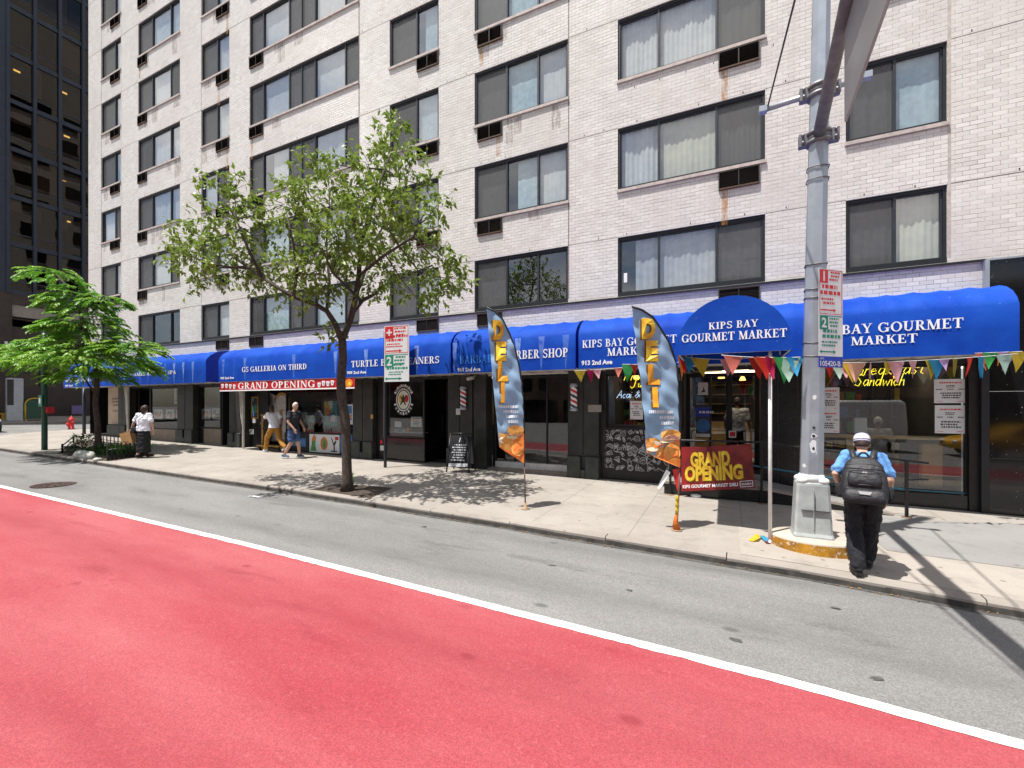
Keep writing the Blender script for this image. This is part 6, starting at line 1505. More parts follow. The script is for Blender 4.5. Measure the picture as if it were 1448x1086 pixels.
# fallen pennants by the thin post
p = gp(1072, 762); t = thing('fallen_pennants', 'yellow, blue and red cloth pennants fallen on the pavement at the thin white post', 'pennants', tuple(p))
for k, (x0, y0, pts, ci) in enumerate(((1058, 765, [(0, 0), (12, -6), (20, -4), (14, 2), (6, 2)], 3), (1074, 762, [(0, 0), (6, -3), (14, 5), (9, 6)], 4), (1080, 766, [(0, 0), (8, 0), (10, 4), (3, 4)], 5))):
    b = MB(); P = [gp(x0 + x, y0 + y) + ZU * (.015 + .035 * ((i + k) % 2)) for i, (x, y) in enumerate(pts)]; b.poly(P); b.build('pennant', PC[ci], t, recalc=False)
p = gp(984, 703); b = MB(); b.ball(tuple(p + ZU * .03), .11, .07, .045, 12); o = b.build('plastic_bag', M['signwhite']); tag(o, 'small crumpled white plastic bag on the pavement below the vinyl banner', 'bag')
p = gp(360, 703, zr); b = MB(); b.poly([p + Vector((x, y, .008 + .01 * (i % 2))) for i, (x, y) in enumerate(((-.2, -.03), (.15, -.05), (.2, .04), (-.1, .05)))]); o = b.build('paper_scrap', M['signwhite'], recalc=False); tag(o, 'torn white paper scrap lying on the asphalt left of the central tree', 'litter')

# ------------------------------------------------------------------ far corner furniture
p = gp(101, 607); t = thing('fire_hydrant', 'red fire hydrant at the far street corner', 'hydrant', tuple(p)); zg = p
b = MB(); b.lathe(tuple(p), [(.16, 0), (.16, .05), (.11, .06), (.11, .48), (.135, .50), (.135, .54), (.12, .56), (.09, .66), (.03, .70), (.03, .76), (.0, .76)], 16); b.build('barrel', M['hydrant'], t)
b = MB(); b.tube([p + Vector((-.2, 0, .40)), p + Vector((.2, 0, .40))], .055, 10); b.tube([p + Vector((0, -.2, .36)), p], .07, 10); b.build('outlet', M['hydrant'], t)
def ray_at(px, X): return fz  # unused
def farp(px, X, z): q = atx(px, 600, X); return Vector((X, q.y, z))
zf_ = zb(-44)
p = farp(20.5, -45.2, zf_ + .10); t = thing('information_kiosk', 'tall slim grey street information kiosk with a dark screen on the far pavement', 'kiosk', tuple(p))
h = 3.0; b = MB(); b.bbox(p.x - .14, p.x + .14, p.y - .42, p.y + .42, p.z, p.z + h, 0, .03); b.build('cabinet', M['galv'], t)
b = MB(); b.box(p.x + .14, p.x + .148, p.y - .40, p.y - .08, p.z + 1.1, p.z + 2.9); b.build('screen', M['granite'], t)
p = farp(46, -45.4, zf_ + .10); t = thing('relay_mailbox', 'dark green relay mailbox with a yellow-edged round top on the far pavement', 'mailbox', tuple(p))
o_ = [(-.50, .12), (.50, .12), (.50, 1.15)] + [(.5 * math.cos(R(a)), 1.15 + .45 * math.sin(R(a))) for a in range(15, 180, 15)] + [(-.50, 1.15)]
b = MB(); b.prism([(p.y + u, p.z + v) for u, v in o_], 'x', p.x - .4, p.x + .40); b.build('cabinet', M['mailgreen'], t)
b = MB(); o2 = [(.50, .12), (.50, 1.15)] + [(.5 * math.cos(R(a)), 1.15 + .45 * math.sin(R(a))) for a in range(0, 181, 15)] + [(-.50, 1.15), (-.50, .12)]
b.tube([(p.x + .42, p.y + u * 1.0, p.z + v) for u, v in o2], .045, 6); b.build('yellow_trim', M['yellow'], t)
for u in (-.44, .44):
    b = MB(); b.box(p.x + .30, p.x + .38, p.y + u - .04, p.y + u + .04, p.z - .05, p.z + .12); b.box(p.x - .38, p.x - .30, p.y + u - .04, p.y + u + .04, p.z - .05, p.z + .12); b.build('leg', M['yellow'], t)
t = thing('plaza_railing', 'brown railing with boards along the foot of the dark office tower', 'railing', (-48.4, 16, zf_ + .2))
zr_ = zf_ + .22
for py_ in frange(11, 26, 10):
    b = MB(); b.box(-48.45, -48.38, py_ - .04, py_ + .04, zr_, zr_ + 1.25); b.build('post', M['sand'], t)
for z in (.35, .75, 1.15):
    b = MB(); b.box(-48.43, -48.40, 10, 27, zr_ + z, zr_ + z + .05); b.build('rail', M['sand'], t)
b = MB(); b.box(-48.36, -48.33, ty(96), ty(113), zr_ + .25, zr_ + .95); b.build('notice_board', pbr('violet_board', (.16, .13, .30), .6, var=.2), t)
t = thing('bollard_box', 'low yellow and black striped barrier on the far pavement beside the kiosk', 'barrier', (-46.5, farp(4, -46.5, 0).y, zf_))
p = farp(4, -46.5, zf_ + .14); b = MB(); b.bbox(p.x - .2, p.x + .2, p.y - .7, p.y + .55, p.z, p.z + .5); b.build('block', M['yellow'], t)
b = MB()
for q in range(4): b.box(p.x + .2, p.x + .205, p.y - .55 + q * .3, p.y - .43 + q * .3, p.z + .12, p.z + .38)
b.build('black_mark', M['ink'], t)
# cars
def car(name, lab, loc, rz, paint, L_=4.6, W_=1.8, kind='sedan'):
    t = thing(name, lab, 'car' if kind != 'van' else 'van', loc, rz); hw = W_ / 2
    if kind == 'van': prof = [(-2.4, .45), (-2.45, 1.0), (-2.4, 2.3), (-2.2, 2.45), (1.2, 2.45), (1.75, 1.5), (2.4, 1.15), (2.5, .9), (2.5, .45)]
    else: prof = [(-2.25, .35), (-2.3, .75), (-2.2, .95), (-1.5, 1.0), (-.95, 1.42), (.35, 1.45), (1.05, 1.0), (1.95, .88), (2.25, .72), (2.3, .38)]
    b = MB(); rings = []
    for y, k in ((-hw, .93), (-hw * .92, 1), (hw * .92, 1), (hw, .93)): rings.append([(x * (k if abs(x) > 1.5 else 1), y, .3 + (z - .3) * (k if z > 1 else 1)) for x, z in prof])
    b.loft(rings, 0, True, True); b.build('body', paint, t, world=False)
    for x in (-1.45, 1.4):
        for y in (-hw, hw):
            b = MB(); b.tube([(x, y - .1, .33), (x, y + .1, .33)], .33, 20); w = b.build('wheel', M['black'], t, world=False); b = MB(); b.tube([(x, y - .105, .33), (x, y + .105, .33)], .19, 14); b.build('rim', M['galv'], w, world=False)
    b = MB()
    for s in (-1, 1):
        y = s * (hw + .004)
        if kind == 'van': b.quad((.4, y, 1.35), (1.45, y, 1.35), (1.1, y, 2.1), (.4, y, 2.1))
        else: b.quad((-1.2, y, 1.0), (.75, y, 1.0), (.3, y, 1.36), (-.85, y, 1.36))
    b.build('side_window', M['granite'], t, world=False)
    for s in (-1, 1):
        b = MB(); b.ball((2.26 if kind != 'van' else 2.45, s * hw * .72, .68 if kind != 'van' else .95), .07, .2, .09, 10); b.build('headlight', M['signwhite'], t, world=False)
    return t
pc = farp(-26, -36.2, 0); car('parked_car', 'dark blue-grey car whose nose just enters at the left edge of the street corner', (-37.4, 8.85, zr(-34, 8.9) - .01), 0, pbr('dark_car_paint', (.03, .04, .055), .15, .3, var=.1))
car('delivery_van', 'white delivery van standing across the avenue, seen only as a reflection in the market window', (5.4, -6.2, zr(5, 3)), PI, pbr('white_van_paint', (.75, .76, .78), .25, var=.05), kind='van')
car('taxi_cab', 'yellow taxi cab seen only as a reflection in the glass and granite at right', (11.2, -4.2, zr(9, 3)), PI, pbr('yellow_cab_paint', (.75, .38, .01), .25, var=.05))
# the far side of the avenue, mirrored in the glass
OB = thing('avenue_block', 'plain brown row of buildings on the opposite side of the avenue, seen only in reflections', 'building', (-10, -24, -2))
b = MB(); rr = random.Random(44); x = -70
hs_ = []
while x < 60:
    w = rr.uniform(7, 13); h = rr.uniform(7, 12); b.box(x, x + w - .05, -34, -24 - rr.uniform(0, .3), -3, h); hs_.append((x, w, h)); x += w
b.build('facade', pbr('brown_brick_far', (.20, .14, .11), .85, var=.3, scale=.4), OB)
b = MB()
for x, w, h in hs_:
    z = 1.5
    while z < h - 1.5:
        q = x + .8
        while q < x + w - 1.6: b.box(q, q + 1.0, -24.0, -23.97, z, z + 1.5); q += 1.9
        z += 2.8
    b.box(x + .4, x + w - .4, -24, -23.96, -2.2, .6)
b.build('window_band', M['granite'], OB)
# ------------------------------------------------------------------ trees and plants
FV = Vector((-SN, CS, 0))
def leafquad(b, p, d, up, l, w, m=0):
    d = d.normalized(); s = d.cross(up)
    if s.length < 1e-4: s = d.cross(Vector((1, 0, 0)))
    s.normalize(); nn = s.cross(d)
    b.add([p, p + d * l * .4 + s * w * .5 + nn * w * .12, p + d * l - nn * l * .12, p + d * l * .4 - s * w * .5 + nn * w * .12, p + d * l * .45], [(0, 1, 4), (1, 2, 4), (2, 3, 4), (3, 0, 4)], m, False)
def rdir(r_): 
    while 1:
        v = Vector((r_.uniform(-1, 1), r_.uniform(-1, 1), r_.uniform(-1, 1)))
        if .05 < v.length < 1: return v.normalized()
base = gp(491, 694); d0 = -SN * base.x + CS * base.y
def T1(px, py, dep=0):
    k = (d0 + dep) / FPX
    return Vector((base.x, base.y, 0)) + FU * ((px - CX) * k - (491 - CX) * d0 / FPX) + FV * dep + ZU * (-(py - HY) * k)
TR = thing('street_tree', 'street tree with forked dark trunk and loose see-through crown before the cleaners awning', 'tree', tuple(base))
b = MB()
b.tube([T1(491, 697), T1(491, 680), T1(490, 640), T1(489, 600), T1(483, 560), T1(482, 540), T1(485, 505), T1(484, 482)], [.17, .108, .10, .097, .10, .094, .088, .085], 12)
limbs = [[(484, 484, 0), (474, 458, -.1), (462, 440, -.2), (445, 430, -.3), (415, 420, -.5), (390, 405, -.5), (370, 392, -.3), (350, 378, 0), (325, 360, .2)], [(484, 482, 0), (492, 462, .1), (500, 440, .2), (512, 425, .3), (526, 418, .5), (540, 405, .9), (575, 390, 1.2), (612, 375, 1.3)],
         [(494, 458, .1), (503, 420, 0), (507, 390, -.1), (510, 350, -.3), (520, 310, -.5), (535, 265, -.5), (553, 215, -.3)], [(462, 440, -.2), (466, 400, .3), (462, 360, .6), (462, 320, .9), (470, 280, 1.0)], [(503, 420, 0), (516, 385, .6), (530, 340, 1.0), (560, 290, 1.2), (575, 260, 1.0)],
         [(415, 420, -.5), (420, 385, -.9), (415, 345, -1.1), (405, 300, -1.0)], [(370, 392, -.3), (350, 350, -.5), (338, 320, -.5), (330, 300, -.5)], [(350, 378, 0), (315, 378, .5), (285, 370, .8), (268, 360, .8)], [(507, 390, -.1), (545, 360, -1.0), (585, 335, -1.4), (600, 300, -1.3)], [(510, 425, .3), (470, 385, -1.2), (455, 350, -1.7)]]
limb_pts = []
for L_ in limbs:
    P = [T1(*p) for p in L_]; n_ = len(P); k0_ = .060 if limbs.index(L_) < 3 else .030
    b.tube(P, [k0_ * (1 - .78 * i / (n_ - 1)) + .006 for i in range(n_)], 7); limb_pts += [p.lerp(q, k) for p, q in zip(P, P[1:]) for k in (0, .5)]
trunk_mb = b
CL = [(285, 335, 34), (270, 362, 26), (300, 370, 34), (318, 322, 34), (335, 352, 34), (340, 300, 26), (352, 388, 28), (375, 335, 30), (372, 378, 24), (332, 268, 20), (305, 258, 14), (415, 248, 16), (402, 288, 30), (430, 315, 34), (425, 275, 26), (448, 345, 36), (470, 290, 36), (465, 250, 24), (500, 262, 34), (520, 230, 30), (548, 240, 34), (578, 246, 28), (560, 205, 28), (556, 182, 16), (600, 262, 20), (500, 320, 42), (540, 300, 42), (575, 310, 36), (540, 350, 44), (505, 365, 36), (560, 375, 36), (595, 345, 30), (600, 385, 32), (628, 372, 24), (640, 400, 16), (620, 412, 16), (585, 415, 22), (455, 385, 30), (420, 375, 26), (480, 405, 22), (415, 415, 20), (450, 425, 16), (528, 410, 20), (465, 478, 12), (390, 400, 20), (480, 345, 34), (520, 280, 36), (260, 350, 14), (276, 396, 12), (618, 290, 14), (445, 225, 12), (653, 395, 10)]
b = MB(); tw = trunk_mb; r_ = random.Random(77)
for cx, cy, rp in CL:
    dep = r_.uniform(-1.5, 1.5) * min(1, rp / 30); c = T1(cx, cy, dep); rad = rp * (d0 + dep) / FPX
    near_ = sorted(limb_pts, key=lambda q: (q - c).length)[0]
    mid = near_.lerp(c, .5) + Vector((0, 0, -.06)); tw.tube([near_, mid, c], [.016, .011, .006], 5)
    for s in range(int(12 + (rp / 6.6) ** 2 * .88)):
        v = rdir(r_); q = c + v * rad * (r_.random() ** .5); dr = (v + rdir(r_) * .7 + Vector((0, 0, .1))).normalized(); ln = r_.uniform(.16, .38)
        e = q + dr * ln
        if s % 3 == 0: tw.tube([c.lerp(q, .2), q, e], [.006, .004, .002], 3)
        n_ = r_.randint(5, 8)
        for k in range(n_):
            p = q.lerp(e, (k + .5) / n_); ld = (dr * .5 + rdir(r_) + Vector((0, 0, -.35))).normalized(); l = r_.uniform(.10, .17)
            leafquad(b, p, ld, (ZU + rdir(r_) * .7).normalized(), l, l * r_.uniform(.42, .58), 0)
b.build('crown', M['leaf'], TR, recalc=False)
tw.build('trunk', M['bark'], TR)
b = MB()
pp = [(435, 693), (478, 684), (556, 690), (519, 707)]; P = [gp(*p) for p in pp]
b.add([p + ZU * .004 for p in P], [(0, 1, 2, 3)]); o = struct(b.build('tree_pit', M['soil']))
b = MB(); c = gp(495, 689); r_ = random.Random(3)
for q in range(70):
    d = rdir(r_); d.z = abs(d.z) + .3; d.normalize(); leafquad(b, c + Vector((d.x, d.y, 0)) * .05 + ZU * r_.uniform(.02, .25), d, ZU, r_.uniform(.07, .14), .05)
o = b.build('sprout', M['grass'], recalc=False); tag(o, 'small bright green sprout at the foot of the central tree trunk', 'plant')

# bright layered tree at the far corner: drooping compound leaves
base2 = gp(140, 640); d2_ = -SN * base2.x + CS * base2.y
def T2(px, py, dep=0):
    k = (d2_ + dep) / FPX
    return Vector((base2.x, base2.y, 0)) + FU * ((px - CX) * k - (140 - CX) * d2_ / FPX) + FV * dep + ZU * (-(py - HY) * k)
T = thing('layered_tree', 'young tree with bright green drooping tiers of feathery leaves inside the hooped fence', 'tree', tuple(base2))
b = MB(); b.tube([T2(140, 644), T2(139, 625), T2(138, 600), T2(135, 570), T2(137, 545), T2(135, 520), T2(125, 480), T2(112, 440), T2(95, 405), T2(80, 388)], [.16, .10, .085, .08, .078, .07, .06, .05, .03, .02], 10)
b.tube([T2(135, 556), T2(126, 545), T2(117, 530), T2(105, 510)], [.035, .03, .028, .02], 7)
for e in ((60, 505, -.5), (30, 498, .2), (180, 495, .4), (215, 490, 0), (100, 500, -1.4), (150, 500, 1.4), (150, 440, .4), (165, 430, -.3)): b.tube([T2(128, 490 if e[1] > 470 else 445), T2((128 + e[0]) / 2, e[1] - 12, e[2] * .5), T2(*e)], [.03, .02, .008], 6)
b.build('trunk', M['bark'], T)
b = MB(); r_ = random.Random(5)
def frond(p, d, ln, droop):
    pts = []; q = Vector(p); dd = Vector(d).normalized(); st = ln / 7
    for i in range(8): pts.append(q.copy()); q += dd * st; dd = (dd + Vector((0, 0, -droop))).normalized()
    for i in range(1, 8):
        ax_ = (pts[i] - pts[i - 1]).normalized(); s = ax_.cross(ZU); s = s.normalized() if s.length > .01 else FU
        for sg in (-1, 1):
            for h in (0, .5):
                pos = pts[i - 1].lerp(pts[i], h + .2); l = r_.uniform(.12, .18) * (1 - .35 * abs(i - 4) / 4)
                leafquad(b, pos, (s * sg * .9 + ax_ * .55 + Vector((0, 0, -.25)) + rdir(r_) * .15), (ZU + rdir(r_) * .35).normalized(), l, l * .42, 0)
def tier(cx, cy, rx, ry, rz, n, lean=0, ln=(.5, .85), dr=.16):
    for i in range(n):
        a = r_.uniform(0, 2 * PI); k = r_.random() ** .55; u = math.cos(a) * k; w = math.sin(a) * k
        zz = (1 - k * k) * rz * r_.uniform(.15, 1.0) - rz * .35 * k * r_.uniform(.3, 1)
        sc = d2_ / FPX
        p = T2(cx, cy) + FU * (u * rx * sc) + FV * (w * ry * sc) + ZU * (zz * sc)
        frond(p, FU * math.cos(a) + FV * math.sin(a) + ZU * r_.uniform(-.15, .45), r_.uniform(*ln), dr * r_.uniform(.7, 1.4))
tier(118, 510, 74, 78, 46, 400, ln=(.45, .75)); tier(46, 500, 34, 40, 18, 90, ln=(.4, .65), dr=.12); tier(185, 495, 36, 36, 18, 80, ln=(.35, .6), dr=.11); tier(130, 533, 42, 40, 22, 110, ln=(.35, .6))
tier(122, 462, 40, 42, 40, 150, ln=(.35, .6)); tier(105, 428, 28, 30, 28, 90, ln=(.35, .55)); tier(150, 428, 20, 22, 14, 45, ln=(.3, .5)); tier(75, 389, 26, 24, 14, 26, ln=(.35, .6)); tier(95, 400, 22, 22, 16, 18, ln=(.35, .55))
b.build('crown', M['leaf2'], T, recalc=False)
# planted pit with hooped iron fence, stones
b = MB(); P = [gp(*p) for p in ((80, 642), (112, 622), (206, 630), (207, 645), (152, 652), (128, 650))]; b.add([p + ZU * .012 for p in P], [tuple(range(6))]); struct(b.build('tree_pit', M['soil']))
def hoop_panel(t, a, e, h, n, solid=False):
    a, e = Vector(a), Vector(e); b = MB(); d = e - a
    for z in (.10, h * .62): b.tube([a + ZU * z, e + ZU * z], .012, 5)
    for i in range(n):
        p = a + d * ((i + .1) / n); q = a + d * ((i + .9) / n); m = (p + q) / 2; rr2 = (q - p).length / 2
        b.tube([p + ZU * .0, p + ZU * (h - rr2)] + [m + (p - m) * math.cos(k * PI / 6) + ZU * (h - rr2 + rr2 * math.sin(k * PI / 6)) for k in range(1, 6)] + [q + ZU * (h - rr2), q], .009, 5)
    b.build('hoop_panel', M['black'], t)
    for p in (a, e):
        b = MB(); b.tube([p, p + ZU * (h + .06)], .022, 6); b.build('post', M['black'], t)
t = thing('hooped_fence', 'low black hooped iron fence round the corner tree pit', 'fence', tuple(gp(152, 652)))
q1, q2, q3 = gp(152, 652), gp(208, 644.5), gp(141, 634)
hoop_panel(t, q1, q2, .55, 9); hoop_panel(t, q2, q3, .55, 12)
b = MB(); b.box(0, 0, 0, 0, 0, 0) if False else None
b = MB(); b.loft([[p + ZU * .02, p + ZU * .15, p + ZU * .15 + FV * .03, p + ZU * .02 + FV * .03] for p in (q1, q2)]); b.build('kick_board', M['black'], t)
t = thing('iron_pit_rail', 'short low black iron rail at the left end of the corner tree pit', 'fence', tuple(gp(88, 641)))
a, e = gp(88, 641), gp(104, 626.5); hoop = MB(); 
for p in (a, e): hoop.tube([p, p + ZU * .32], .03, 6)
hoop.tube([a + ZU * .26, e + ZU * .26], .02, 6); hoop.tube([a + ZU * .1, e + ZU * .1], .02, 6); f2_ = gp(112, 640); hoop.tube([a + ZU * .22, f2_ + ZU * .2], .03, 6); hoop.build('rail', M['black'], t)
def bush(name, lab, c, rad, h, n, mat, blade=False, seed=1):
    r_ = random.Random(seed); b = MB(); c = Vector(c)
    for i in range(n):
        a = r_.uniform(0, 6.28); k = r_.random() ** .5
        if blade:
            p = c + Vector((math.cos(a) * rad * k, math.sin(a) * rad * k, 0)); d = Vector((math.cos(a) * .5 * k, math.sin(a) * .5 * k, 1)) + rdir(r_) * .25; leafquad(b, p, d, Vector((math.sin(a), -math.cos(a), .2)), h * r_.uniform(.6, 1.1), .03)
        else:
            z = r_.random(); p = c + Vector((math.cos(a) * rad * k * (1 - z * .4), math.sin(a) * rad * k * (1 - z * .4), z * h)); d = Vector((math.cos(a), math.sin(a), .3)) + rdir(r_) * .7; leafquad(b, p, d, ZU, r_.uniform(.10, .2), .05)
    o = b.build(name, mat, recalc=False); return tag(o, lab, 'plant')
bush('leafy_shrub', 'dark arching leafy shrub in the corner tree pit, left of the trunk', gp(119, 640), .45, .62, 420, M['leaf3'], seed=2)
bush('leafy_shrub', 'low dark ground plant in the corner tree pit, between trunk and grass', gp(146, 643), .38, .34, 260, M['leaf3'], seed=3)
bush('grass_tuft', 'bright green grass tuft behind the hooped fence in the corner tree pit', gp(184, 643), .42, .50, 330, M['grass'], True, 4)
bush('grass_tuft', 'small dark grass tuft by the fence corner in the corner tree pit', gp(162, 645), .25, .36, 130, M['leaf3'], True, 5)
for lab, px, py, sx, sy, sz in (('mossy grey boulder at the kerb edge of the corner tree pit', 116, 647, .34, .2, .17), ('white boulder at the kerb edge of the corner tree pit', 126, 649, .2, .15, .17), ('small pale stone on the kerb right of the white boulder', 138, 651.5, .15, .1, .07)):
    b = MB(); p = gp(px, py); b.ball((p.x, p.y, p.z + sz * .4), sx, sy, sz, 12, 0, 7); r_ = random.Random(px); b.v = [(x + r_.uniform(-.02, .02), y + r_.uniform(-.02, .02), z + r_.uniform(-.02, .02)) for x, y, z in b.v]
    o = b.build('boulder', pbr('boulder_stone', (.42, .42, .38), .85, var=.35, scale=7)); tag(o, lab, 'stone')

# ------------------------------------------------------------------ people
def limb(b, pts, rs, n=12, flat=1.0):
    pts = [Vector(p) for p in pts]; P, Q = [], []
    t0 = (pts[1] - pts[0]).normalized(); t1 = (pts[-1] - pts[-2]).normalized()
    for k in (.95, .7, .35): P.append(pts[0] - t0 * rs[0] * k); Q.append(rs[0] * math.sqrt(1 - k * k))
    P += pts; Q += rs
    for k in (.35, .7, .95): P.append(pts[-1] + t1 * rs[-1] * k); Q.append(rs[-1] * math.sqrt(1 - k * k))
    b.tube(P, Q, n)
def torso(b, rings, n=20):
    R_ = [[(c[0] + rx * math.cos(2 * PI * i / n), c[1] + ry * math.sin(2 * PI * i / n), c[2]) for i in range(n)] for c, rx, ry in rings]; b.loft(R_, 0, True, True)
ctex = bpy.data.textures.new('cloth_folds', 'CLOUDS'); ctex.noise_scale = .075; ctex.noise_depth = 1
def fuse(b, name, mat, parent, vox, it=6, fac=.5, folds=0):
    o = b.build(name, mat, None); m = o.modifiers.new('r', 'REMESH'); m.mode = 'VOXEL'; m.voxel_size = vox; m.use_smooth_shade = True
    s = o.modifiers.new('s', 'SMOOTH'); s.iterations = it; s.factor = fac
    if folds:
        d = o.modifiers.new('d', 'DISPLACE'); d.texture = ctex; d.strength = folds; d.mid_level = .5
    dg = bpy.context.evaluated_depsgraph_get(); me = bpy.data.meshes.new_from_object(o.evaluated_get(dg)); me.name = name
    nm = o.name; bpy.data.objects.remove(o); o = bpy.data.objects.new(name, me); COL.objects.link(o)
    for p in me.polygons: p.use_smooth = True
    o.parent = parent; return o
def hand(b, w, e, side, s=1.0, curl=.35, fr=.0085, face=None):
    # palm from the wrist w along e, four fingers and a thumb
    w, e = Vector(w), Vector(e).normalized(); pn = Vector(face or (side, 0, 0)); pn = (pn - e * pn.dot(e)).normalized(); ac = e.cross(pn)
    for k in (-1.5, -.5, .5, 1.5):
        a = w + ac * k * .010 * s; limb(b, [a, w + e * .085 * s + ac * k * .020 * s], [.014 * s, .012 * s], 8)
    for k, l in zip((-1.5, -.5, .5, 1.5), (.068, .080, .074, .056)):
        p0 = w + e * .085 * s + ac * k * .021 * s; d1 = (e - pn * curl).normalized(); d2 = (e - pn * curl * 2.2).normalized(); p1 = p0 + d1 * l * .5 * s; p2 = p1 + d2 * l * .5 * s
        limb(b, [p0, p1, p2], [fr * 1.15 * s, fr * 1.05 * s, fr * .85 * s], 8)
    sg = -1
    p0 = w + e * .025 * s + ac * sg * .028 * s; p1 = p0 + (e * .6 + ac * sg * .7).normalized() * .045 * s; p2 = p1 + (e * .95 + ac * sg * .2 - pn * .3).normalized() * .035 * s; limb(b, [p0, p1, p2], [.013 * s, .011 * s, .009 * s], 8)
def head(b, c, yaw, pitch, s=1.0):
    c = Vector(c); Rm = Matrix.Rotation(yaw, 3, 'Z') @ Matrix.Rotation(pitch, 3, 'X')
    q = MB(); q.ball((0, 0, .015), .074, .092, .105, 18, 0, 12); q.ball((0, .02, -.06), .055, .068, .062, 14, 0, 8); q.ball((0, .098, -.012), .012, .020, .026, 8, 0, 6)
    for sx in (-1, 1): q.ball((sx * .076, -.008, -.005), .010, .020, .032, 8, 0, 6)
    q.ball((0, .078, -.062), .026, .012, .011, 8, 0, 5); q.ball((0, .080, .022), .045, .012, .012, 8, 0, 5)
    b.add([c + Rm @ (Vector(v) * s) for v in q.v], q.f, 0, True); return Rm
def face(parent, c, Rm, s, skin):
    b = MB(); c = Vector(c)
    for sx in (-1, 1):
        q = MB(); q.ball((sx * .030, .083, .006), .012, .007, .007, 10, 0, 6); b.add([c + Rm @ (Vector(v) * s) for v in q.v], q.f, 0, True)
        q = MB(); q.ball((sx * .030, .0885, .006), .006, .003, .006, 8, 0, 5); b.add([c + Rm @ (Vector(v) * s) for v in q.v], q.f, 1, True)
        q = MB(); q.ball((sx * .030, .084, .026), .018, .006, .004, 8, 0, 5); b.add([c + Rm @ (Vector(v) * s) for v in q.v], q.f, 2, True)
    q = MB(); q.ball((0, .089, -.063), .020, .004, .005, 10, 0, 5); b.add([c + Rm @ (Vector(v) * s) for v in q.v], q.f, 3, True)
    b.build('face_features', [M['white'], M['ink'], M['hair'], pbr('lips', (.35, .12, .10), .5, var=0) if 'lips' not in M else M['lips']], parent, world=False)
def hair_cap(parent, c, Rm, s, mat, back=.08, name='hair', k=1.07, low=-.02, bun=False):
    c = Vector(c); q = MB(); n = 18; rows = []
    for i in range(9):
        a = PI / 2 - (PI / 2 + .45) * i / 8; rows.append([(.076 * k * math.cos(a) * math.cos(t_), .094 * k * math.cos(a) * math.sin(t_) - .004, .015 + .107 * k * math.sin(a) + (.05 * max(0, math.sin(t_)) + low * max(0, -math.sin(t_))) * (i / 8)) for t_ in [2 * PI * j / n for j in range(n)]])
    q.loft(rows, 0, True, True)
    if bun: q.ball((0, -.095, .0), .055, .045, .10, 12); q.ball((0, -.09, -.09), .045, .035, .07, 12)
    b = MB(); b.add([c + Rm @ (Vector(v) * s) for v in q.v], q.f, 0, True); return b.build(name, mat, parent, world=False)
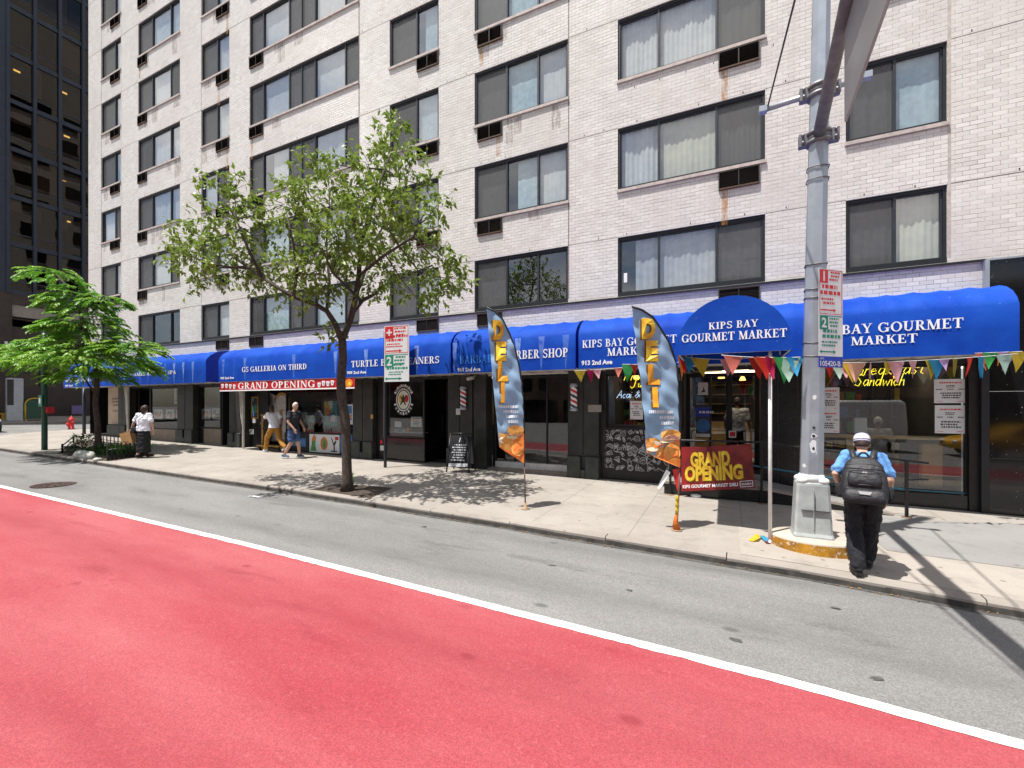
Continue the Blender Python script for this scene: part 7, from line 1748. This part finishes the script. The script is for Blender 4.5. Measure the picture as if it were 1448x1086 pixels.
def person(label, loc, rz, J, skin, hair, tee, bottom, shoes, vox=.009, bot='pants', hair_k={}, sleeves=.62, cat='person', headyaw=0, headpitch=0, hs=1.0, handface={}, tee_len=.0, size=1.0, girth=1.0):
    t = thing('person', label, 'person', loc, rz); t.scale = (size, size, size)
    g = lambda k: Vector(J[k]); b = MB(); G = girth
    pe, wa, ch, ne, he = g('pelvis'), g('waist'), g('chest'), g('neck'), g('head')
    torso(b, [(pe - ZU * .09, .11, .09), (pe, .155 * G, .105 * G), (wa, .14 * G, .095 * G), (ch, .17 * G, .115 * G), (ch.lerp(ne, .6), .165, .095), (ch.lerp(ne, .85), .09, .075), (ne, .055, .058), (he - ZU * .04, .05, .055)])
    for s in 'LR':
        sd = -1 if s == 'L' else 1
        sh, el, ha = g('sh' + s), g('el' + s), g('ha' + s); limb(b, [ch.lerp(ne, .6), sh], [.06, .06]); limb(b, [sh, sh.lerp(el, .5), el, el.lerp(ha, .35), ha], [.058, .048, .040, .040, .027]); hand(b, ha, ha - el if 'hd' + s not in J else J['hd' + s], sd, 1.0, .35, .0095 if vox > .006 else .0085, handface.get(s))
        hi, kn, an = g('hip' + s), g('kn' + s), g('an' + s); limb(b, [hi, hi.lerp(kn, .5), kn, kn.lerp(an, .35), an], [.085, .075, .054, .055, .036]); ft = Vector(J.get('ft' + s, (0, 1, 0))); ft.normalize(); limb(b, [an - ft * .03 - ZU * .03, an + ft * .09 - ZU * .055], [.035, .03])
    Rm = head(b, he, headyaw, headpitch, hs)
    body = fuse(b, 'body', skin, t, vox); face(t, he, Rm, hs, skin)
    # top
    b = MB(); k = .02; hem = pe - ZU * (.04 + tee_len)
    torso(b, [(hem, .175 * G + k, .125 * G + k), (pe + ZU * .05, .16 * G + k, .115 * G + k), (wa, .148 * G + k, .105 * G + k), (ch, .175 * G + k, .122 * G + k), (ch.lerp(ne, .6), .17 + k * .6, .10 + k * .6), (ch.lerp(ne, .88), .085, .078)])
    for s in 'LR':
        sh, el = g('sh' + s), g('el' + s); limb(b, [ch.lerp(ne, .6), sh], [.068, .070]); limb(b, [sh, sh.lerp(el, sleeves * .6), sh.lerp(el, sleeves)], [.066, .066, .074])
    fuse(b, 'shirt', tee, t, max(vox, .009), 4, .5, .035)
    # bottoms
    b = MB()
    if bot == 'skirt':
        kz = .16; torso(b, [(Vector((pe.x, pe.y, kz)), .19, .17), (Vector((pe.x, pe.y, .7)), .19, .16), (pe, .175, .135), (pe + ZU * .08, .15, .11)])
    else:
        torso(b, [(pe - ZU * .12, .12, .10), (pe, .165 * G, .118 * G), (pe + ZU * .07, .15 * G, .108 * G)])
        for s in 'LR':
            hi, kn, an = g('hip' + s), g('kn' + s), g('an' + s)
            if bot == 'shorts': limb(b, [hi, hi.lerp(kn, .45), hi.lerp(kn, .72)], [.10, .098, .10])
            else: limb(b, [hi, hi.lerp(kn, .5), kn, kn.lerp(an, .5), an + ZU * .03], [.10, .098, .085, .082, .078])
    fuse(b, {'shorts': 'shorts', 'skirt': 'skirt'}.get(bot, 'trousers'), bottom, t, max(vox, .009), 4, .5, .035)
    for s in 'LR':
        an = g('an' + s); ft = Vector(J.get('ft' + s, (0, 1, 0))); ft.normalize(); b = MB(); limb(b, [an - ft * .035 - ZU * .02, an + ft * .05 - ZU * .03, an + ft * .14 - ZU * .045], [.048, .046, .036]); q = fuse(b, 'shoe', shoes[0], t, .009, 3)
        b = MB(); zb2 = an.z - .085; pr_ = [(-.085, -.035), (-.085, .035), (.02, .045), (.12, .048), (.175, .025), (.175, -.025), (.12, -.048), (.02, -.045)]
        sd = Vector((ft.y, -ft.x, 0)); b.loft([[an + Vector((ft.x, ft.y, 0)) * u + sd * w + ZU * (zq - an.z) for u, w in pr_] for zq in (zb2, zb2 + .03)]); b.build('sole', shoes[1], q, world=False)
    hair_cap(t, he, Rm, hs, hair, **hair_k)
    return t, Rm
# man with the backpack, back to us, near the kerb
Jm = dict(pelvis=(0, .02, .93), waist=(0, .06, 1.05), chest=(0, .13, 1.24), neck=(0, .235, 1.40), head=(0, .33, 1.49), shL=(-.165, .17, 1.355), elL=(-.27, .05, 1.13), haL=(-.205, .13, .965), hdL=(.3, .1, -.9), shR=(.165, .17, 1.355), elR=(.245, .03, 1.10), haR=(.215, .09, .88), hdR=(-.12, .18, -.95),
          hipL=(-.09, .0, .86), knL=(-.09, .06, .49), anL=(-.06, -.16, .105), ftL=(-.25, 1, 0), hipR=(.09, .02, .86), knR=(.075, .16, .49), anR=(.05, .20, .11), ftR=(.1, 1, 0))
pm = gp(1226, 812); loc = (1.46, 6.55, zs(1.46, 6.55) + .005)
man, Rm = person('man in blue T-shirt, black trousers and banded knitted cap, wearing a backpack by the kerb', loc, R(-10), Jm, M['skin'], M['hair'], M['tblue'], M['tblack'], (M['shoe'], M['shoe']), .0065, sleeves=.72, headpitch=-.35, tee_len=-.02, girth=1.0)
# knitted cap with bands
hc = Vector(Jm['head'])
mcap, tt, bs, N, L = nt('knitted_cap_bands'); tc = N('ShaderNodeTexCoord'); sx = N('ShaderNodeSeparateXYZ'); L(tc.outputs['Object'], sx.inputs[0])
rp = N('ShaderNodeValToRGB'); rp.color_ramp.interpolation = 'CONSTANT'; e = rp.color_ramp.elements
wv = mth(tt, 'ADD', sx.outputs['Z'], mth(tt, 'MULTIPLY', noi(tt, tc.outputs['Object'], 40, 2), .004)); L(mth(tt, 'DIVIDE', wv, .14), rp.inputs['Fac'])
stops = [(0, (.05, .055, .12)), (.10, (.30, .30, .42)), (.16, (.60, .60, .66)), (.22, (.05, .055, .13)), (.30, (.62, .62, .68)), (.36, (.74, .74, .76)), (.62, (.16, .17, .30)), (.68, (.66, .66, .72)), (.76, (.18, .19, .32)), (.84, (.50, .50, .60))]
e[0].position = 0; e[0].color = (*stops[0][1], 1); e[1].position = stops[1][0]; e[1].color = (*stops[1][1], 1)
for p_, c_ in stops[2:]: q = e.new(p_); q.color = (*c_, 1)
L(rp.outputs['Color'], bs.inputs['Base Color']); bs.inputs['Roughness'].default_value = .95
wn = N('ShaderNodeTexVoronoi'); wn.inputs['Scale'].default_value = 150; L(tc.outputs['Object'], wn.inputs['Vector']); bp = N('ShaderNodeBump'); bp.inputs['Strength'].default_value = .6; bp.inputs['Distance'].default_value = .004; L(wn.outputs['Distance'], bp.inputs['Height']); L(bp.outputs['Normal'], bs.inputs['Normal'])
b = MB(); b.lathe((0, 0, 0), [(.086, -.01), (.089, .02), (.090, .055), (.084, .088), (.068, .112), (.042, .125), (.0, .129)], 26, 0, True, .95, 1.1)
cap = b.build('knitted_cap', mcap, man, world=False); cap.location = hc + Rm @ Vector((0, -.005, .012)); cap.rotation_euler = Rm.to_euler()
# backpack
bk = thing('backpack', 'big black nylon backpack on the back of the man in the knitted cap', 'backpack', loc, R(-10))
def rring(z, cy, w, d, e=.5, n=24):
    out = []; w *= .93; z = .84 + (z - .86) * .88
    for i in range(n):
        a = 2 * PI * i / n; c, s = math.cos(a), math.sin(a); out.append((w * math.copysign(abs(c) ** e, c), cy + d * math.copysign(abs(s) ** e, s), z))
    return out
by = lambda z: -.155 + (z - .9) * .26
b = MB(); b.loft([rring(z, by(z) + o_, w, d) for z, w, d, o_ in ((.875, .17, .09, .0), (.895, .215, .125, 0), (.97, .235, .14, -.005), (1.10, .238, .14, 0), (1.24, .222, .125, .005), (1.36, .185, .10, .02), (1.43, .13, .07, .035), (1.455, .07, .035, .045))], 0, True, True); b.build('main_pack', M['bagnylon'], bk, world=False)
b = MB(); b.loft([rring(z, by(z) - .125, w, d) for z, w, d in ((.885, .16, .02), (.90, .20, .05), (.98, .215, .06), (1.045, .19, .05), (1.06, .15, .02))], 0, True, True); b.build('lower_pocket', M['bagnylon'], bk, world=False)
b = MB(); b.loft([rring(z, by(z) - .115, w, d) for z, w, d in ((1.085, .13, .015), (1.10, .165, .04), (1.18, .17, .045), (1.26, .155, .035), (1.29, .11, .012))], 0, True, True); b.build('upper_pocket', M['bagnylon'], bk, world=False)
b = MB()
for z, w, o_ in ((1.235, .155, -.155), (1.30, .19, -.115), (1.07, .20, -.14)):
    b.tube([(w * math.sin(a), by(z) + o_ + .05 * (1 - math.cos(a)) , z - .035 * abs(math.sin(a)) ** 2) for a in [-1.2 + 2.4 * i / 12 for i in range(13)]], .006, 5)
b.build('zip', M['frame2'], bk, world=False)
b = MB(); y = by(.985) - .19; b.poly([(-.062, y, 1.005), (.062, y, 1.005), (.045, y - .002, .972), (-.045, y - .002, .972)], 0); b.poly([(-.025, by(1.20) - .165, 1.205), (-.012, by(1.2) - .165, 1.222), (.0, by(1.2) - .165, 1.215), (.012, by(1.2) - .165, 1.222), (.025, by(1.2) - .165, 1.205), (.012, by(1.2) - .165, 1.203), (0, by(1.2) - .165, 1.209), (-.012, by(1.2) - .165, 1.203)], 0); b.build('reflective_patch', M['bagtrim'], bk, world=False)
b = MB(); b.tube([(.055 * math.cos(a), .0 + .01 * math.sin(a), 1.33 + .085 * math.sin(a)) for a in [PI * i / 10 for i in range(11)]], .012, 8); b.build('grab_handle', M['bagnylon'], bk, world=False)
for s in (-1, 1):
    b = MB(); pts = [(s * .075, .0, 1.29), (s * .09, .045, 1.365), (s * .105, .12, 1.425), (s * .12, .22, 1.425), (s * .13, .275, 1.33), (s * .15, .27, 1.15), (s * .19, .13, 1.02), (s * .20, .0, .98)]
    rg = []
    for i, p in enumerate(pts):
        p = Vector(p); t_ = (Vector(pts[min(i + 1, 7)]) - Vector(pts[max(i - 1, 0)])).normalized(); a = Vector((1, 0, 0)); a = (a - t_ * a.dot(t_)).normalized(); c_ = t_.cross(a); rg.append([p + a * .030 + c_ * .007, p - a * .030 + c_ * .007, p - a * .030 - c_ * .007, p + a * .030 - c_ * .007])
    b.loft(rg, 0, True, True); b.build('shoulder_strap', M['bagnylon'], bk, world=False)
    b = MB(); b.loft([rring(z, -.10 + (z - .9) * .26, w, .06, .6, 14) for z, w in ((.92, .02), (.95, .05), (1.06, .05), (1.08, .04))], 0, True, True); b.move(Matrix.Translation((s * .225, 0, 0))); b.build('side_pocket', M['tblack'], bk, world=False)
# bald man looking into the gallery, walking right
Jb = dict(pelvis=(0, 0, .95), waist=(0, .0, 1.07), chest=(0, .02, 1.28), neck=(0, .03, 1.50), head=(0, .07, 1.64), shL=(-.20, .02, 1.43), elL=(-.24, .05, 1.16), haL=(-.20, .22, .96), hdL=(.05, .35, -.9), shR=(.20, .02, 1.43), elR=(.26, .02, 1.15), haR=(.21, .20, .93), hdR=(-.05, .3, -.95),
          hipL=(-.10, 0, .88), knL=(-.10, .10, .50), anL=(-.10, .14, .105), hipR=(.10, 0, .88), knR=(.10, -.02, .49), anR=(.10, -.26, .11))
p = gp(415, 648); person('bald man in a dark navy T-shirt, blue shorts and navy sneakers, walking past the gallery', (p.x, p.y, p.z), R(-78), Jb, M['skin'], M['hairgrey'], M['tnavy'], M['shorts'], (M['shoenavy'], M['sole']), .009, 'shorts', {'k': 1.012}, .55, headyaw=R(-12), girth=1.16, size=1.02)
# walker in white and mustard, striding left
Jk = dict(pelvis=(0, .02, .93), waist=(0, .04, 1.05), chest=(0, .09, 1.24), neck=(0, .13, 1.45), head=(0, .19, 1.58), shL=(-.18, .09, 1.39), elL=(-.22, .30, 1.20), haL=(-.17, .52, 1.07), hdL=(.1, .8, -.3), shR=(.18, .09, 1.39), elR=(.22, -.12, 1.18), haR=(.19, -.05, .96), hdR=(0, .3, -.9),
          hipL=(-.09, .02, .86), knL=(-.09, .30, .53), anL=(-.08, .40, .105), hipR=(.09, .0, .86), knR=(.09, -.16, .50), anR=(.08, -.50, .20), ftR=(0, 1, -.55))
p = gp(388, 640); person('walker in white T-shirt and mustard trousers striding left past the gallery door', (p.x, p.y, p.z), R(84), Jk, M['skindark'], M['hair'], M['twhite'], M['mustard'], (M['sole'], M['sole']), .009, 'pants', {'k': 1.12, 'low': -.05}, .6, size=.98)
# woman with the paper bag
Jw = dict(pelvis=(0, 0, .92), waist=(0, .0, 1.04), chest=(0, .02, 1.24), neck=(0, .03, 1.43), head=(0, .05, 1.55), shL=(-.18, .02, 1.37), elL=(-.29, .0, 1.13), haL=(-.40, .04, .93), hdL=(-.35, .05, -.9), shR=(.18, .02, 1.37), elR=(.26, -.02, 1.12), haR=(.27, .04, .88), hdR=(0, .15, -.95),
          hipL=(-.09, 0, .85), knL=(-.09, .06, .48), anL=(-.09, -.12, .11), hipR=(.09, 0, .85), knR=(.09, .06, .48), anR=(.09, .12, .11))
p = gp(203, 647.5); pw = Vector((p.x, p.y, p.z)); rzw = R(28)
person('woman in white top and long black skirt walking away past the nail salon', tuple(pw), rzw, Jw, M['skin'], M['hair'], M['twhite'], M['tblack'], (M['shoe'], M['shoe']), .009, 'skirt', {'k': 1.14, 'low': -.07, 'bun': True}, .75, girth=1.12, tee_len=.02)
t = thing('paper_bag', 'brown paper shopping bag in the left hand of the woman by the nail salon', 'bag', tuple(pw), rzw)
b = MB(); b.loft([[(x, y, z) for x, y in ((-.62, -.10), (-.30, -.10), (-.30, .10), (-.62, .10))] for z in (.46, .82)]); b.move(Matrix.Translation((-.46, .04, .6)) @ Matrix.Rotation(R(-14), 4, 'Y') @ Matrix.Translation((.46, -.04, -.6))); b.build('bag', M['paper'], t, world=False)
b = MB(); b.tube([(-.54, -.05, .82), (-.46, .02, .90), (-.40, .05, .82)], .006, 5); b.build('handle', M['paper'], t, world=False)
t = thing('shoulder_bag', 'small black shoulder bag with a thin strap on the woman by the nail salon', 'bag', tuple(pw), rzw)
b = MB(); b.bbox(-.26, -.16, -.20, .02, .80, .98, 0, .02); b.build('bag', M['bagnylon'], t, world=False)
b = MB(); b.tube([(-.21, -.19, .97), (-.10, -.165, 1.25), (.02, -.12, 1.40), (.08, .0, 1.43)], .009, 5); b.build('strap', M['bagnylon'], t, world=False)
# shop worker in the doorway
Jx = dict(Jb); Jx.update(haL=(-.28, .12, .95), elL=(-.27, .02, 1.16), haR=(.30, .08, .93), anL=(-.10, .05, .105), knL=(-.1, .04, .5), anR=(.1, .0, .105), knR=(.1, .03, .5))
xx = fx(1043, 12.5); person('worker in a white short-sleeved shirt seen from behind inside the market doorway', (xx, 12.5, zb(0) + .36), R(5), Jx, M['skindark'], M['hair'], M['twhite'], M['tblack'], (M['shoe'], M['shoe']), .010, 'pants', {}, .75, size=.97)

xx = fx(1241, 12.6); person('cook in white with a pale cap standing inside the big market window behind the counter', (xx, 12.6, zb(2)), R(172), Jx, M['skin'], M['white'], M['twhite'], M['tnavy'], (M['shoe'], M['shoe']), .010, 'pants', {'k': 1.15}, .75, size=.93)
# ------------------------------------------------------------------ light, sky, camera
SA, SB = .20, .28
sd = Vector((-SA, -SB, 1)).normalized(); el = math.asin(sd.z); az = math.atan2(sd.x, sd.y)
w = bpy.data.worlds.new('World'); SC.world = w; w.use_nodes = True
wt = w.node_tree; bg = wt.nodes['Background']; sk = wt.nodes.new('ShaderNodeTexSky'); sk.sky_type = 'NISHITA'; sk.sun_disc = False; sk.sun_elevation = el; sk.sun_rotation = az; sk.air_density = 1.0; sk.dust_density = 1.2
tcw = wt.nodes.new('ShaderNodeTexCoord'); mpw = wt.nodes.new('ShaderNodeMapping'); mpw.inputs['Scale'].default_value = (1, 1, 2.2); wt.links.new(tcw.outputs['Generated'], mpw.inputs['Vector'])
cl = ramp(wt, noi(wt, mpw.outputs[0], 2.6, 7, .55), .40, .58)
wt.links.new(mixc(wt, mth(wt, 'MULTIPLY', cl, .9), sk.outputs[0], (8.5, 8.4, 8.3)), bg.inputs['Color']); bg.inputs['Strength'].default_value = .085
su = bpy.data.lights.new('sun', 'SUN'); su.energy = 5.0; su.angle = R(.5); su.color = (1.0, .965, .91)
so = bpy.data.objects.new('sun', su); COL.objects.link(so); so.rotation_euler = sd.to_track_quat('Z', 'Y').to_euler()
cam = bpy.data.cameras.new('camera'); co = bpy.data.objects.new('camera', cam); COL.objects.link(co)
co.location = (0, 0, 0); co.rotation_euler = (PI / 2, 0, PSI); cam.sensor_width = 36; cam.lens = 36 * FPX / 1448; cam.shift_y = 30 / 1448; cam.clip_start = .05; cam.clip_end = 2000
SC.camera = co
SC.view_settings.view_transform = 'Standard'; SC.view_settings.look = 'None'; SC.view_settings.exposure = .55; SC.view_settings.gamma = 1; SC.view_settings.use_curve_mapping = False
SC.cycles.max_bounces = 8; SC.cycles.transparent_max_bounces = 16; SC.cycles.diffuse_bounces = 3; SC.cycles.glossy_bounces = 4; SC.cycles.caustics_reflective = False; SC.cycles.caustics_refractive = False
